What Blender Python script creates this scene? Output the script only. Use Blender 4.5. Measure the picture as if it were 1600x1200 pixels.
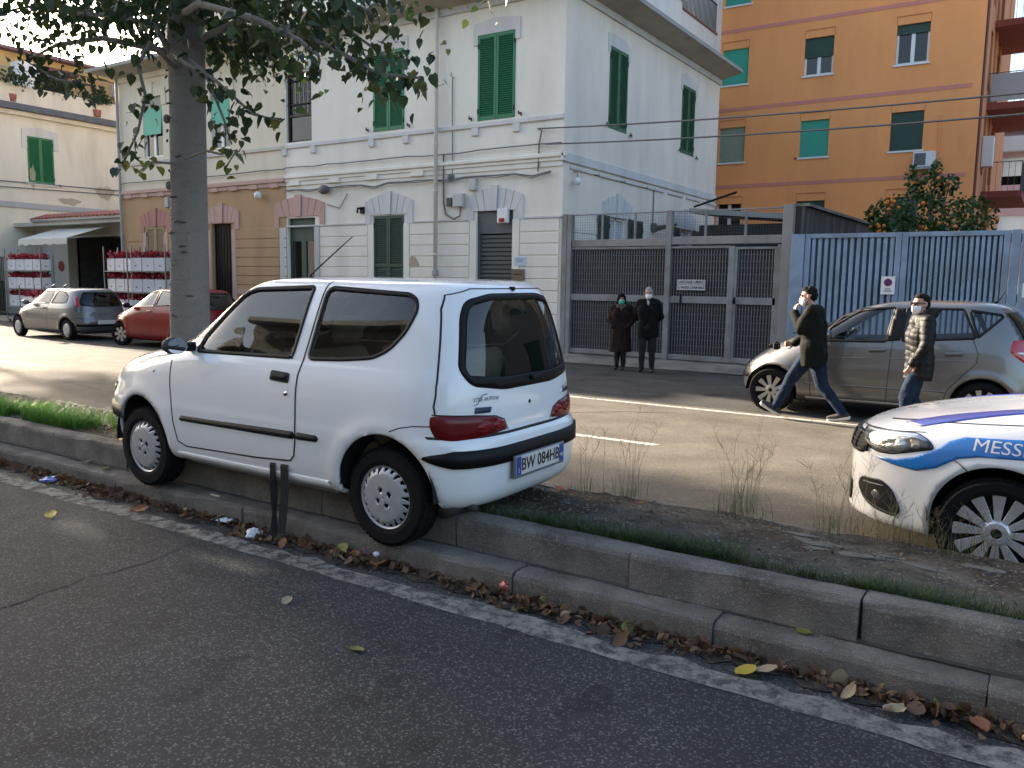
import bpy, bmesh, math, random
import numpy as np
from mathutils import Vector, Matrix, Euler
random.seed(7); rng = np.random.default_rng(7)
scene = bpy.context.scene
for o in list(bpy.data.objects): bpy.data.objects.remove(o, do_unlink=True)
R = math.radians
# ------------------------------------------------------------------ camera
cam_d = bpy.data.cameras.new('camera'); cam = bpy.data.objects.new('camera', cam_d); scene.collection.objects.link(cam); scene.camera = cam
YAW, PITCH, ROLL = R(33.262), R(6.8246), R(-0.9231)
fw = Vector((-math.sin(YAW)*math.cos(PITCH), math.cos(YAW)*math.cos(PITCH), -math.sin(PITCH)))
rt = Vector((math.cos(YAW), math.sin(YAW), 0)); dn = fw.cross(rt)
c_, s_ = math.cos(ROLL), math.sin(ROLL)
rt2, dn2 = c_*rt+s_*dn, -s_*rt+c_*dn
cm = Matrix((rt2, -dn2, -fw)).transposed().to_4x4(); cm.translation = (0, 0, 1.54)
cam.matrix_world = cm
cam_d.sensor_width = 36; cam_d.sensor_fit = 'HORIZONTAL'; cam_d.lens = 36*1288.1/1600; cam_d.clip_end = 3000; cam_d.clip_start = .05
# ------------------------------------------------------------------ light
SUN_EL, SUN_A = R(18.5), R(10.5)          # low sun, shining along the street, slightly from the far side
world = bpy.data.worlds.new('World'); scene.world = world; world.use_nodes = True
nt = world.node_tree; nt.nodes.clear()
sky = nt.nodes.new('ShaderNodeTexSky'); sky.sky_type = 'NISHITA'; sky.sun_disc = False
sky.sun_elevation = SUN_EL; sky.sun_rotation = R(270)+SUN_A; sky.air_density = 1.0; sky.dust_density = 4.0; sky.ozone_density = 1.0
bg = nt.nodes.new('ShaderNodeBackground'); bg.inputs['Strength'].default_value = .115
wo = nt.nodes.new('ShaderNodeOutputWorld'); nt.links.new(sky.outputs[0], bg.inputs[0]); nt.links.new(bg.outputs[0], wo.inputs[0])
sun_d = bpy.data.lights.new('sun', 'SUN'); sun_d.energy = 5.0; sun_d.angle = R(.55); sun_d.color = (1, .86, .68)
sun = bpy.data.objects.new('sun', sun_d); scene.collection.objects.link(sun); sun.location = (-40, 8, 30)
sd = Vector((math.cos(SUN_EL)*math.cos(SUN_A), -math.cos(SUN_EL)*math.sin(SUN_A), -math.sin(SUN_EL)))
sun.rotation_euler = sd.to_track_quat('-Z', 'Y').to_euler()
vs = scene.view_settings; vs.view_transform = 'Standard'; vs.look = 'None'; vs.exposure = 2.2; vs.gamma = 1; vs.use_curve_mapping = False
scene.render.engine = 'CYCLES'
try:
    scene.cycles.max_bounces = 8; scene.cycles.transparent_max_bounces = 16; scene.cycles.use_denoising = True
except Exception: pass
# ------------------------------------------------------------------ helpers
C = scene.collection
def tag(o, label=None, cat=None, group=None, kind=None):
    if label: o['label'] = label
    if cat: o['category'] = cat
    if group: o['group'] = group
    if kind: o['kind'] = kind
    return o
def empty(name, loc=(0,0,0), rot=(0,0,0), parent=None):
    o = bpy.data.objects.new(name, None); C.objects.link(o); o.location = loc; o.rotation_euler = rot; o.empty_display_size = .2
    if parent: o.parent = parent
    return o
def link(name, me, mat=None, parent=None, loc=None, rot=None, smooth=False):
    o = bpy.data.objects.new(name, me); C.objects.link(o)
    if mat is not None and len(me.materials) == 0: me.materials.append(mat)
    if parent: o.parent = parent
    if loc is not None: o.location = loc
    if rot is not None: o.rotation_euler = rot
    if smooth: me.shade_smooth()
    return o
def copy_tree(o, parent=None):
    c = o.copy(); C.objects.link(c); c.parent = parent
    for ch in list(o.children): copy_tree(ch, c)
    return c
class MB:
    def __init__(s): s.v = []; s.f = []
    def add(s, V, F):
        n = len(s.v); s.v += [tuple(map(float, p)) for p in V]; s.f += [tuple(i+n for i in f) for f in F]; return s
    def quad(s, a, b, c, d): return s.add([a, b, c, d], [(0, 1, 2, 3)])
    def box(s, x0, x1, y0, y1, z0, z1, m=None):
        V = [(x, y, z) for z in (z0, z1) for y in (y0, y1) for x in (x0, x1)]
        if m is not None: V = [m @ Vector(p) for p in V]
        return s.add(V, [(0, 2, 3, 1), (4, 5, 7, 6), (0, 1, 5, 4), (2, 6, 7, 3), (0, 4, 6, 2), (1, 3, 7, 5)])
    def cbox(s, x0, x1, y0, y1, z0, z1, b=.01, m=None):     # chamfered box
        V = []
        for sx in (0, 1):
            for sy in (0, 1):
                for sz in (0, 1):
                    x = (x0, x1)[sx]; y = (y0, y1)[sy]; z = (z0, z1)[sz]; dx = b*(1-2*sx); dy = b*(1-2*sy); dz = b*(1-2*sz)
                    V += [(x, y+dy, z+dz), (x+dx, y, z+dz), (x+dx, y+dy, z)]
        if m is not None: V = [m @ Vector(p) for p in V]
        I = lambda sx, sy, sz, k: (sx*4+sy*2+sz)*3+k
        F = [(I(0,0,0,0), I(0,0,1,0), I(0,1,1,0), I(0,1,0,0)), (I(1,0,0,0), I(1,1,0,0), I(1,1,1,0), I(1,0,1,0)),
             (I(0,0,0,1), I(1,0,0,1), I(1,0,1,1), I(0,0,1,1)), (I(0,1,0,1), I(0,1,1,1), I(1,1,1,1), I(1,1,0,1)),
             (I(0,0,0,2), I(0,1,0,2), I(1,1,0,2), I(1,0,0,2)), (I(0,0,1,2), I(1,0,1,2), I(1,1,1,2), I(0,1,1,2))]
        for a in (0, 1):
            for b_ in (0, 1):
                F += [(I(0,a,b_,1), I(1,a,b_,1), I(1,a,b_,2), I(0,a,b_,2)), (I(a,0,b_,0), I(a,1,b_,0), I(a,1,b_,2), I(a,0,b_,2)), (I(a,b_,0,0), I(a,b_,1,0), I(a,b_,1,1), I(a,b_,0,1))]
                for c in (0, 1): F.append((I(a,b_,c,0), I(a,b_,c,1), I(a,b_,c,2)))
        return s.add(V, F)
    def prism(s, poly, m, d):                                # poly 2d -> extruded along local z by d; m maps local to target
        n = len(poly); V = [m @ Vector((p[0], p[1], 0)) for p in poly]+[m @ Vector((p[0], p[1], d)) for p in poly]
        return s.add(V, [tuple(range(n))[::-1], tuple(range(n, 2*n))]+[(i, (i+1) % n, n+(i+1) % n, n+i) for i in range(n)])
    def tube(s, pts, r, n=6, caps=True):
        pts = [Vector(p) for p in pts]; rr = r if isinstance(r, (list, tuple)) else [r]*len(pts)
        V = []; F = []; up = None
        for i, p in enumerate(pts):
            t = (pts[min(i+1, len(pts)-1)]-pts[max(i-1, 0)])
            t = t.normalized() if t.length > 1e-9 else Vector((0, 0, 1))
            if up is None: up = t.orthogonal().normalized()
            up = (up-t*up.dot(t)); up = up.normalized() if up.length > 1e-6 else t.orthogonal().normalized(); w = t.cross(up)
            V += [p+(up*math.cos(2*math.pi*k/n)+w*math.sin(2*math.pi*k/n))*rr[i] for k in range(n)]
        for i in range(len(pts)-1):
            F += [(i*n+k, i*n+(k+1) % n, (i+1)*n+(k+1) % n, (i+1)*n+k) for k in range(n)]
        if caps: F += [tuple(range(n))[::-1], tuple(range((len(pts)-1)*n, len(pts)*n))]
        return s.add(V, F)
    def lathe(s, prof, n=32, m=None, close=False):           # prof (r, h) about local z
        V = [(r*math.cos(2*math.pi*k/n), r*math.sin(2*math.pi*k/n), h) for r, h in prof for k in range(n)]
        if m is not None: V = [m @ Vector(p) for p in V]
        k2 = len(prof); F = []
        for i in range(k2-1 if not close else k2):
            j = (i+1) % k2
            F += [(i*n+k, i*n+(k+1) % n, j*n+(k+1) % n, j*n+k) for k in range(n)]
        return s.add(V, F)
    def ball(s, c, r, nu=10, nv=7, m=None):
        r = (r, r, r) if not isinstance(r, (tuple, list)) else r
        V = []; F = []
        for j in range(nv+1):
            th = math.pi*j/nv
            for k in range(nu):
                ph = 2*math.pi*k/nu; p = Vector((r[0]*math.sin(th)*math.cos(ph), r[1]*math.sin(th)*math.sin(ph), r[2]*math.cos(th)))
                if m is not None: p = m @ p
                V.append(p+Vector(c))
        for j in range(nv): F += [(j*nu+k, (j+1)*nu+k, (j+1)*nu+(k+1) % nu, j*nu+(k+1) % nu) for k in range(nu)]
        return s.add(V, F)
    def mesh(s, name, off=None):
        me = bpy.data.meshes.new(name); V = s.v
        if off is not None: V = [(p[0]-off[0], p[1]-off[1], p[2]-off[2]) for p in V]
        me.from_pydata(V, [], s.f); me.update(); return me
    def build(s, name, mat, parent=None, off=None, smooth=False):
        return link(name, s.mesh(name, off), mat, parent, smooth=smooth)
    def at(s, name, mat, parent, smooth=False):               # verts in world coordinates, parent an unrotated empty
        l = Vector((0, 0, 0)); p = parent
        while p is not None: l += p.location; p = p.parent
        return s.build(name, mat, parent, l, smooth)
def mesh_np(name, V, F):
    me = bpy.data.meshes.new(name); V = np.asarray(V, np.float32); F = np.asarray(F, np.int32); k = F.shape[1]
    me.vertices.add(len(V)); me.vertices.foreach_set('co', V.ravel()); me.loops.add(F.size); me.loops.foreach_set('vertex_index', F.ravel())
    me.polygons.add(len(F)); me.polygons.foreach_set('loop_start', np.arange(0, F.size, k, dtype=np.int32)); me.polygons.foreach_set('loop_total', np.full(len(F), k, np.int32))
    me.update(calc_edges=True); me.validate(); return me
def bevel(o, w=.006, seg=2):
    m = o.modifiers.new('bevel', 'BEVEL'); m.width = w; m.segments = seg; m.limit_method = 'ANGLE'; return o
# ------------------------------------------------------------------ materials
def mat(name, col, rough=.6, metal=0., var=0., vscale=4., bump=0., bscale=60., coat=0., spec=.5, col2=None, mix=(.45, .6), mscale=3., stretch=(1, 1, 1), speck=None, alpha=None, emit=None):
    m = bpy.data.materials.new(name); m.use_nodes = True; t = m.node_tree; N = t.nodes; L = t.links; b = N['Principled BSDF']
    def sock(node, v): return v if hasattr(v, 'links') else None
    b.inputs['Roughness'].default_value = rough; b.inputs['Metallic'].default_value = metal
    b.inputs['Specular IOR Level'].default_value = spec
    if coat: b.inputs['Coat Weight'].default_value = coat; b.inputs['Coat Roughness'].default_value = .04
    tc = N.new('ShaderNodeTexCoord'); mp = N.new('ShaderNodeMapping'); mp.inputs['Scale'].default_value = stretch; L.new(tc.outputs['Object'], mp.inputs[0])
    def noise(sc, det=6, ro=.6):
        n = N.new('ShaderNodeTexNoise'); n.inputs['Scale'].default_value = sc; n.inputs['Detail'].default_value = det; n.inputs['Roughness'].default_value = ro; L.new(mp.outputs[0], n.inputs['Vector']); return n
    cur = None
    if col2 is not None:
        n = noise(mscale); r = N.new('ShaderNodeMapRange'); r.inputs[1].default_value = mix[0]; r.inputs[2].default_value = mix[1]; L.new(n.outputs[0], r.inputs[0])
        x = N.new('ShaderNodeMix'); x.data_type = 'RGBA'; x.inputs[6].default_value = (*col, 1); x.inputs[7].default_value = (*col2, 1); L.new(r.outputs[0], x.inputs[0]); cur = x.outputs[2]
    if speck is not None:                                     # (colour, scale, low, high)
        v = N.new('ShaderNodeTexVoronoi'); v.inputs['Scale'].default_value = speck[1]; L.new(mp.outputs[0], v.inputs['Vector'])
        sp = N.new('ShaderNodeSeparateColor'); L.new(v.outputs['Color'], sp.inputs[0])
        r = N.new('ShaderNodeMapRange'); r.inputs[1].default_value = speck[2]; r.inputs[2].default_value = speck[3]; L.new(sp.outputs[0], r.inputs[0])
        x = N.new('ShaderNodeMix'); x.data_type = 'RGBA'; L.new(r.outputs[0], x.inputs[0])
        if cur is not None: L.new(cur, x.inputs[6])
        else: x.inputs[6].default_value = (*col, 1)
        x.inputs[7].default_value = (*speck[0], 1); cur = x.outputs[2]
    if var:
        n = noise(vscale); r = N.new('ShaderNodeMapRange'); r.inputs[1].default_value = .25; r.inputs[2].default_value = .75; r.inputs[3].default_value = 1-var; r.inputs[4].default_value = 1+var; L.new(n.outputs[0], r.inputs[0])
        x = N.new('ShaderNodeMix'); x.data_type = 'RGBA'; x.blend_type = 'MULTIPLY'; x.inputs[0].default_value = 1
        if cur is not None: L.new(cur, x.inputs[6])
        else: x.inputs[6].default_value = (*col, 1)
        L.new(r.outputs[0], x.inputs[7]); cur = x.outputs[2]
    if cur is not None: L.new(cur, b.inputs['Base Color'])
    else: b.inputs['Base Color'].default_value = (*col, 1)
    if bump:
        n = noise(bscale, 5, .65); bp = N.new('ShaderNodeBump'); bp.inputs['Strength'].default_value = min(1, bump*4); bp.inputs['Distance'].default_value = bump*.05; L.new(n.outputs[0], bp.inputs['Height']); L.new(bp.outputs[0], b.inputs['Normal'])
    if alpha is not None:                                     # worn paint: (scale, lo, hi)
        n = noise(alpha[0], 8, .7); r = N.new('ShaderNodeMapRange'); r.inputs[1].default_value = alpha[1]; r.inputs[2].default_value = alpha[2]; L.new(n.outputs[0], r.inputs[0]); L.new(r.outputs[0], b.inputs['Alpha'])
    if emit: b.inputs['Emission Color'].default_value = (*emit[0], 1); b.inputs['Emission Strength'].default_value = emit[1]
    return m
def leafmat(name, cols, rough=.45, trans=.35):
    m = bpy.data.materials.new(name); m.use_nodes = True; t = m.node_tree; N = t.nodes; L = t.links; b = N['Principled BSDF']
    g = N.new('ShaderNodeNewGeometry'); cr = N.new('ShaderNodeValToRGB'); L.new(g.outputs['Random Per Island'], cr.inputs[0])
    el = cr.color_ramp.elements
    while len(el) < len(cols): el.new(.5)
    for i, c in enumerate(cols): el[i].position = i/max(1, len(cols)-1); el[i].color = (*c, 1)
    L.new(cr.outputs[0], b.inputs['Base Color']); b.inputs['Roughness'].default_value = rough
    tr = N.new('ShaderNodeBsdfTranslucent'); L.new(cr.outputs[0], tr.inputs[0]); mx = N.new('ShaderNodeMixShader'); mx.inputs[0].default_value = trans
    L.new(b.outputs[0], mx.inputs[1]); L.new(tr.outputs[0], mx.inputs[2]); L.new(mx.outputs[0], N['Material Output'].inputs[0]); return m
def glassmat(name, tint=(.55, .62, .62), rough=.01, ior=1.5, refl=1.):
    m = bpy.data.materials.new(name); m.use_nodes = True; t = m.node_tree; N = t.nodes; L = t.links; N.remove(N['Principled BSDF'])
    tr = N.new('ShaderNodeBsdfTransparent'); tr.inputs[0].default_value = (*tint, 1); gl = N.new('ShaderNodeBsdfGlossy'); gl.inputs['Roughness'].default_value = rough
    fr = N.new('ShaderNodeFresnel'); fr.inputs[0].default_value = ior; mu = N.new('ShaderNodeMath'); mu.operation = 'MULTIPLY'; mu.inputs[1].default_value = refl; mu.use_clamp = True; L.new(fr.outputs[0], mu.inputs[0])
    mx = N.new('ShaderNodeMixShader'); L.new(mu.outputs[0], mx.inputs[0]); L.new(tr.outputs[0], mx.inputs[1]); L.new(gl.outputs[0], mx.inputs[2]); L.new(mx.outputs[0], N['Material Output'].inputs[0]); return m
def srgb(r, g, b): return tuple(((v/255)/12.92 if v/255 < .04045 else ((v/255+.055)/1.055)**2.4) for v in (r, g, b))
K = {}
K['black'] = mat('black_plastic', (.007, .007, .008), .55, bump=.01, bscale=300, spec=.22)
K['rubber'] = mat('tyre_rubber', (.0075, .0075, .008), .85, var=.3, bump=.05, bscale=200, spec=.18)
K['glass'] = glassmat('car_glass', (.78, .83, .83), refl=1.7)
K['glass_dark'] = glassmat('dark_car_glass', (.22, .26, .27), refl=1.3)
K['pane'] = glassmat('window_pane', (.3, .33, .35), refl=1.5)
K['interior'] = mat('car_interior', (.018, .018, .02), .85, var=.2, spec=.2)
K['seat'] = mat('seat_fabric', (.16, .13, .09), .9, var=.2, bump=.1, bscale=200)
K['chrome'] = mat('chrome', (.7, .7, .7), .12, 1)
K['mirror'] = mat('mirror_glass', (.8, .8, .8), .02, 1)
K['plastic_grey'] = mat('grey_plastic', (.3, .3, .3), .5, var=.1)
K['white'] = mat('white_plastic', (.75, .75, .74), .4, var=.05)
K['cable'] = mat('cable_rubber', (.10, .10, .10), .7)
K['steel'] = mat('grey_steel', (.25, .26, .27), .45, .5, var=.15, vscale=6)
# ------------------------------------------------------------------ ground, roads, kerbs
def asphalt(name, base, speck, warm, scale=90, dark=None):
    m = mat(name, base, .85, spec=.25, var=.32, vscale=1.6, bump=.25, bscale=110, col2=warm, mix=(.40, .70), mscale=.45, speck=(speck, scale, .76, 1.0))
    if dark:                                                  # oily dark spots
        t = m.node_tree; N = t.nodes; L = t.links; b = N['Principled BSDF']; src = b.inputs['Base Color'].links[0].from_socket
        tc = N.new('ShaderNodeTexCoord'); n = N.new('ShaderNodeTexNoise'); n.inputs['Scale'].default_value = dark[0]; n.inputs['Detail'].default_value = 3; L.new(tc.outputs['Object'], n.inputs['Vector'])
        r = N.new('ShaderNodeMapRange'); r.inputs[1].default_value = dark[1]; r.inputs[2].default_value = dark[1]+.07; r.inputs[3].default_value = 1; r.inputs[4].default_value = dark[2]; L.new(n.outputs[0], r.inputs[0])
        x = N.new('ShaderNodeMix'); x.data_type = 'RGBA'; x.blend_type = 'MULTIPLY'; x.inputs[0].default_value = 1; L.new(src, x.inputs[6]); L.new(r.outputs[0], x.inputs[7]); L.new(x.outputs[2], b.inputs['Base Color'])
    return m
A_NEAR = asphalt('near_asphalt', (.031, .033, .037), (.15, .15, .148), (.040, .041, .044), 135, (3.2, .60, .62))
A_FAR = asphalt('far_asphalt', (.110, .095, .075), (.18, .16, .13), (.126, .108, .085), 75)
A_PARK = asphalt('parking_asphalt', (.050, .047, .044), (.09, .087, .083), (.068, .063, .057), 60, (1.2, .6, .6))
CONC = mat('pavement_concrete', (.20, .19, .17), .9, var=.3, vscale=1.5, bump=.2, bscale=40, col2=(.12, .115, .10), mscale=1.2)
KERB = mat('kerb_concrete', (.26, .238, .212), .9, spec=.25, var=.38, vscale=3.2, bump=.6, bscale=120, col2=(.15, .134, .117), mix=(.42, .66), mscale=2.4, speck=((.34, .33, .31), 170, .78, 1.0))
PAINT = mat('road_paint', (.42, .40, .36), .8, var=.15, vscale=8, bump=.1, bscale=80, alpha=(9, .36, .44))
GPAINT = mat('gutter_paint', (.21, .205, .19), .9, var=.4, vscale=3.5, bump=.4, bscale=60, alpha=(11, .34, .56))
DIRT = mat('median_soil', (.068, .055, .041), .95, spec=.2, var=.5, vscale=5, bump=1.2, bscale=45, col2=(.13, .113, .092), mix=(.46, .62), mscale=1.6, speck=((.20, .18, .155), 55, .88, 1.0))
def sheet(name, x0, x1, y0, y1, z, m, nx=1, ny=1, zf=None, kind='structure', parent=None):
    xs = np.linspace(x0, x1, nx+1); ys = np.linspace(y0, y1, ny+1); V = [(x, y, z+(zf(x, y) if zf else 0)) for y in ys for x in xs]
    F = [(j*(nx+1)+i, j*(nx+1)+i+1, (j+1)*(nx+1)+i+1, (j+1)*(nx+1)+i) for j in range(ny) for i in range(nx)]
    mb = MB(); mb.v = V; mb.f = F; o = mb.build(name, m, parent, smooth=zf is not None)
    if not parent: tag(o, kind=kind)
    return o
base = sheet('ground', -700, 700, -300, 900, -.42, mat('ground_soil', (.12, .11, .09), .95, var=.3)); 
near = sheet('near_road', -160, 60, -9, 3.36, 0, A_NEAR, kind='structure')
ZF = -.16
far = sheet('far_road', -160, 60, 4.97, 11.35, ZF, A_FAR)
park = sheet('parking_lane', -160, 60, 11.35, 16.02, ZF, A_PARK)
sheet('pavement', -160, 60, -14, -9, .14, CONC)
mb = MB(); mb.box(-160, 60, -9.15, -9.0, -.1, .14); tag(mb.build('near_side_kerb', KERB), kind='structure')
# ramped apron before the gates, pavement along the houses
mb = MB()
for i in range(60):
    x0 = -60+i*1.6
    zf = lambda x: .012*math.sin(x*1.7)+.008*math.sin(x*4.1)
    mb.add([(x0, 16.02+.03*math.sin(x0*3), ZF+.015), (x0+1.6, 16.02+.03*math.sin((x0+1.6)*3), ZF+.015), (x0+1.6, 16.3, -.07+zf(x0+1.6)), (x0, 16.3, -.07+zf(x0)), (x0+1.6, 17.2, -.01), (x0, 17.2, -.01)], [(0, 1, 2, 3), (3, 2, 4, 5)])
tag(mb.build('apron', CONC), kind='structure')
sheet('yard', -60, 60, 17.2, 60, -.02, CONC)
# painted markings
def stripe(name, x0, x1, y, w, z, m, jit=0., parent=None, step=.12):
    n = max(2, int((x1-x0)/step)); V = []; F = []; rr = random.Random(5)
    for i in range(n+1):
        x = x0+(x1-x0)*i/n; V += [(x, y-w/2+rr.uniform(-jit, jit)*.3, z), (x, y+w/2+rr.uniform(-jit, jit), z)]
        if i: F.append((2*i-2, 2*i, 2*i+1, 2*i-1))
    mb = MB(); mb.v = V; mb.f = F; return mb.build(name, m, parent)
o = stripe('gutter_line', -30, 12, 3.055, .15, .004, GPAINT, .03); tag(o, kind='structure')
o = stripe('edge_line', -13.5, 20, 11.1, .12, ZF+.004, PAINT, .006); tag(o, kind='structure')
for x0 in (-25.7, -19.3, -12.9, -6.5, -.1, 6.3):
    o = stripe('lane_dash', x0, x0+3.0, 8.24, .11, ZF+.004, PAINT, .005); tag(o, kind='structure')
# cracks in the road: thin crumbled ribbons
CRK = mat('crack_tar', (.018, .018, .02), .9)
def crack(name, pts, w, z, parent, seed=1):
    rr = random.Random(seed); P = []
    for a, b in zip(pts[:-1], pts[1:]):
        n = max(2, int(math.dist(a, b)/.05))
        for i in range(n): t = i/n; P.append((a[0]+(b[0]-a[0])*t+rr.gauss(0, .012), a[1]+(b[1]-a[1])*t+rr.gauss(0, .012)))
    mb = MB(); V = []
    for i, p in enumerate(P):
        q = P[min(i+1, len(P)-1)]; o_ = P[max(i-1, 0)]; d = Vector((q[0]-o_[0], q[1]-o_[1])).normalized(); h = w*rr.uniform(.35, 1.1)*.5
        V += [(p[0]-d.y*h, p[1]+d.x*h, z), (p[0]+d.y*h, p[1]-d.x*h, z)]
    mb.v = V; mb.f = [(2*i, 2*i+1, 2*i+3, 2*i+2) for i in range(len(P)-1)]; return mb.build(name, CRK, parent)
crack('crack', [(-4.126, 3.097), (-4.116, 2.89), (-4.037, 2.496), (-4.078, 2.203), (-4.044, 1.978), (-4.01, 1.786), (-4.03, 1.48)], .016, .003, near, 2)
crack('crack', [(-5.6, 9.4), (-4.9, 10.2), (-4.2, 10.6)], .03, ZF+.003, far, 3)
crack('crack', [(-12.5, 8.9), (-14.5, 9.2), (-17.5, 9.0)], .03, ZF+.003, far, 4)
crack('crack', [(-19, 7.2), (-15, 7.5), (-12, 7.0), (-9, 7.3)], .025, ZF+.003, far, 5)
crack('crack', [(-9, 12.6), (-7.6, 12.3), (-6.2, 12.7), (-4.5, 12.2)], .06, ZF+.003, park, 6)
crack('crack', [(-10, 14.2), (-8, 13.9), (-6.4, 14.4), (-5, 14.0)], .08, ZF+.003, park, 7)
crack('crack', [(-8.5, 11.9), (-7, 12.0), (-5.4, 11.75)], .05, ZF+.003, park, 8)
# kerb stones: two stepped courses; every stone is a piece of its own
def kerb_mesh(L, prof, seed):
    rr = random.Random(seed); n = 8; V = []; F = []; k = len(prof)
    for i in range(n+1):
        x = L*i/n
        for j, (y, z) in enumerate(prof):
            e = .0035 if 0 < i < n else .002
            V.append((x+(rr.uniform(0, .007) if i == 0 else -rr.uniform(0, .007) if i == n else 0), y+rr.gauss(0, e)*(j < k-2), z+rr.gauss(0, e*.6)*(0 < j < k-1)))
    for i in range(n):
        for j in range(k): F.append((i*k+j, (i+1)*k+j, (i+1)*k+(j+1) % k, i*k+(j+1) % k))
    F += [tuple(range(k)), tuple(range(n*k, (n+1)*k))[::-1]]
    mb = MB(); mb.v = V; mb.f = F; return mb.mesh('kerb_stone')
LOWP = [(3.335, -.12), (3.335, .085), (3.343, .104), (3.362, .112), (3.50, .116), (3.62, .116), (3.62, -.12)]
UPP = [(3.492, .05), (3.490, .262), (3.499, .282), (3.518, .291), (3.585, .294), (3.64, .290), (3.66, .05)]
kl = empty('kerb', (0, 0, 0)); tag(kl, kind='structure')
lm = [kerb_mesh(1.03, LOWP, i) for i in range(5)]; um = [kerb_mesh(1.03, UPP, 20+i) for i in range(5)]
for me in lm+um: me.materials.append(KERB)
rr = random.Random(3)
for i in range(27):
    x = -.10+1.032*(i-21)
    o = link('kerb_stone', lm[i % 5], None, kl, (x, rr.gauss(0, .004), rr.gauss(0, .003)))
    x = -.57+1.033*(i-21)
    o = link('kerb_stone', um[(i*2) % 5], None, kl, (x, rr.gauss(0, .005), rr.gauss(0, .003)))
# mortar bed behind joints
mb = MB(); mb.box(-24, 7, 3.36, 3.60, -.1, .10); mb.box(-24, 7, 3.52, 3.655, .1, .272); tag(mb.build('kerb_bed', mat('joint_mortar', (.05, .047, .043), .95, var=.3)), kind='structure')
mb = MB(); V = []; r9 = random.Random(12)                          # thin dark ribbon with a ragged edge where the two courses meet
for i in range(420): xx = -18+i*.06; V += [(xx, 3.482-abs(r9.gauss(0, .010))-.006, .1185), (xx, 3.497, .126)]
mb.v = V; mb.f = [(2*i, 2*i+2, 2*i+3, 2*i+1) for i in range(419)]; mb.build('joint_strip', bpy.data.materials['joint_mortar'], kl)
# far kerb of the median
kf = empty('median_far_kerb', (0, 0, 0)); tag(kf, kind='structure')
fm = [kerb_mesh(1.0, [(4.98, -.3), (4.98, .12), (4.972, .138), (4.955, .142), (4.90, .140), (4.90, -.3)][::-1], 50+i) for i in range(4)]
for me in fm: me.materials.append(KERB)
for i in range(32): link('kerb_stone', fm[i % 4], None, kf, (-25.0+1.012*i, rr.gauss(0, .005), rr.gauss(0, .006)))
# median soil
def median_z(x, y):
    t = (y-3.62)/1.30
    return .283-.135*max(0, min(1, t))**1.1+.012*math.sin(x*2.3+y*3)*math.sin(y*4.1+x)+.008*math.sin(x*7.1)*math.sin(y*9.3)
sheet('median_soil', -24, 7, 3.64, 4.91, 0, DIRT, 420, 22, lambda x, y: median_z(x, y)+rng.normal(0, .004))
# pebbles and crumbs on the soil (uncountable)
def pebbles(n, name, x0, x1, y0, y1, s0, s1, zf, m, seed):
    g = np.random.default_rng(seed); P = np.stack([g.uniform(x0, x1, n), g.uniform(y0, y1, n)], 1); z = np.array([zf(*p) for p in P]); s = g.uniform(s0, s1, n)
    O = np.array([[1, 0, 0], [0, 1, 0], [-1, 0, 0], [0, -1, 0], [0, 0, .7], [0, 0, -.5]], float); Fo = np.array([[0, 1, 4], [1, 2, 4], [2, 3, 4], [3, 0, 4], [1, 0, 5], [2, 1, 5], [3, 2, 5], [0, 3, 5]])
    V = O[None]*(s[:, None, None]*g.uniform(.6, 1.3, (n, 6, 1))); a = g.uniform(0, 6.28, n); ca, sa = np.cos(a)[:, None], np.sin(a)[:, None]
    V = np.stack([V[..., 0]*ca-V[..., 1]*sa+P[:, :1], V[..., 0]*sa+V[..., 1]*ca+P[:, 1:], V[..., 2]+z[:, None]], -1)
    return tag(link(name, mesh_np(name, V.reshape(-1, 3), (Fo[None]+6*np.arange(n)[:, None, None]).reshape(-1, 3)), m), kind='stuff')
o = pebbles(9000, 'gravel', -9, 3, 3.66, 4.9, .003, .010, median_z, leafmat('pebble_stone', [(.05, .045, .04), (.22, .2, .17), (.1, .09, .08), (.32, .3, .27)], .9, 0), 5); o['label'] = 'small pale pebbles scattered over the bare median soil'; o['category'] = 'gravel'
# ------------------------------------------------------------------ car builder: stacked plan outlines, real openings, conforming trim
def pchip(xk, yk, x):
    xk = np.asarray(xk, float); yk = np.asarray(yk, float); h = np.diff(xk); d = np.diff(yk)/h; m = np.zeros(len(xk)); m[0], m[-1] = d[0], d[-1]
    for i in range(1, len(xk)-1):
        if d[i-1]*d[i] > 0: w1 = 2*h[i]+h[i-1]; w2 = h[i]+2*h[i-1]; m[i] = (w1+w2)/(w1/d[i-1]+w2/d[i])
    i = np.clip(np.searchsorted(xk, x)-1, 0, len(h)-1); t = (x-xk[i])/h[i]
    return (1+2*t)*(1-t)**2*yk[i]+t*(1-t)**2*h[i]*m[i]+t*t*(3-2*t)*yk[i+1]+t*t*(t-1)*h[i]*m[i+1]
def in_poly(P, poly):
    x, y = P[:, 0], P[:, 1]; ins = np.zeros(len(P), bool); n = len(poly); j = n-1
    for i in range(n):
        xi, yi = poly[i]; xj, yj = poly[j]
        c = ((yi > y) != (yj > y)) & (x < (xj-xi)*(y-yi)/((yj-yi) if yj != yi else 1e-12)+xi); ins ^= c; j = i
    return ins
def near_poly(P, poly):
    poly = np.asarray(poly, float); best = np.full(len(P), 1e9); Q = P.copy()
    for a, b in zip(poly, np.roll(poly, -1, 0)):
        d = b-a; t = np.clip(((P-a)@d)/max(d@d, 1e-12), 0, 1); q = a+t[:, None]*d; D = np.hypot(*(P-q).T); k = D < best; best[k] = D[k]; Q[k] = q[k]
    return Q, best
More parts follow.
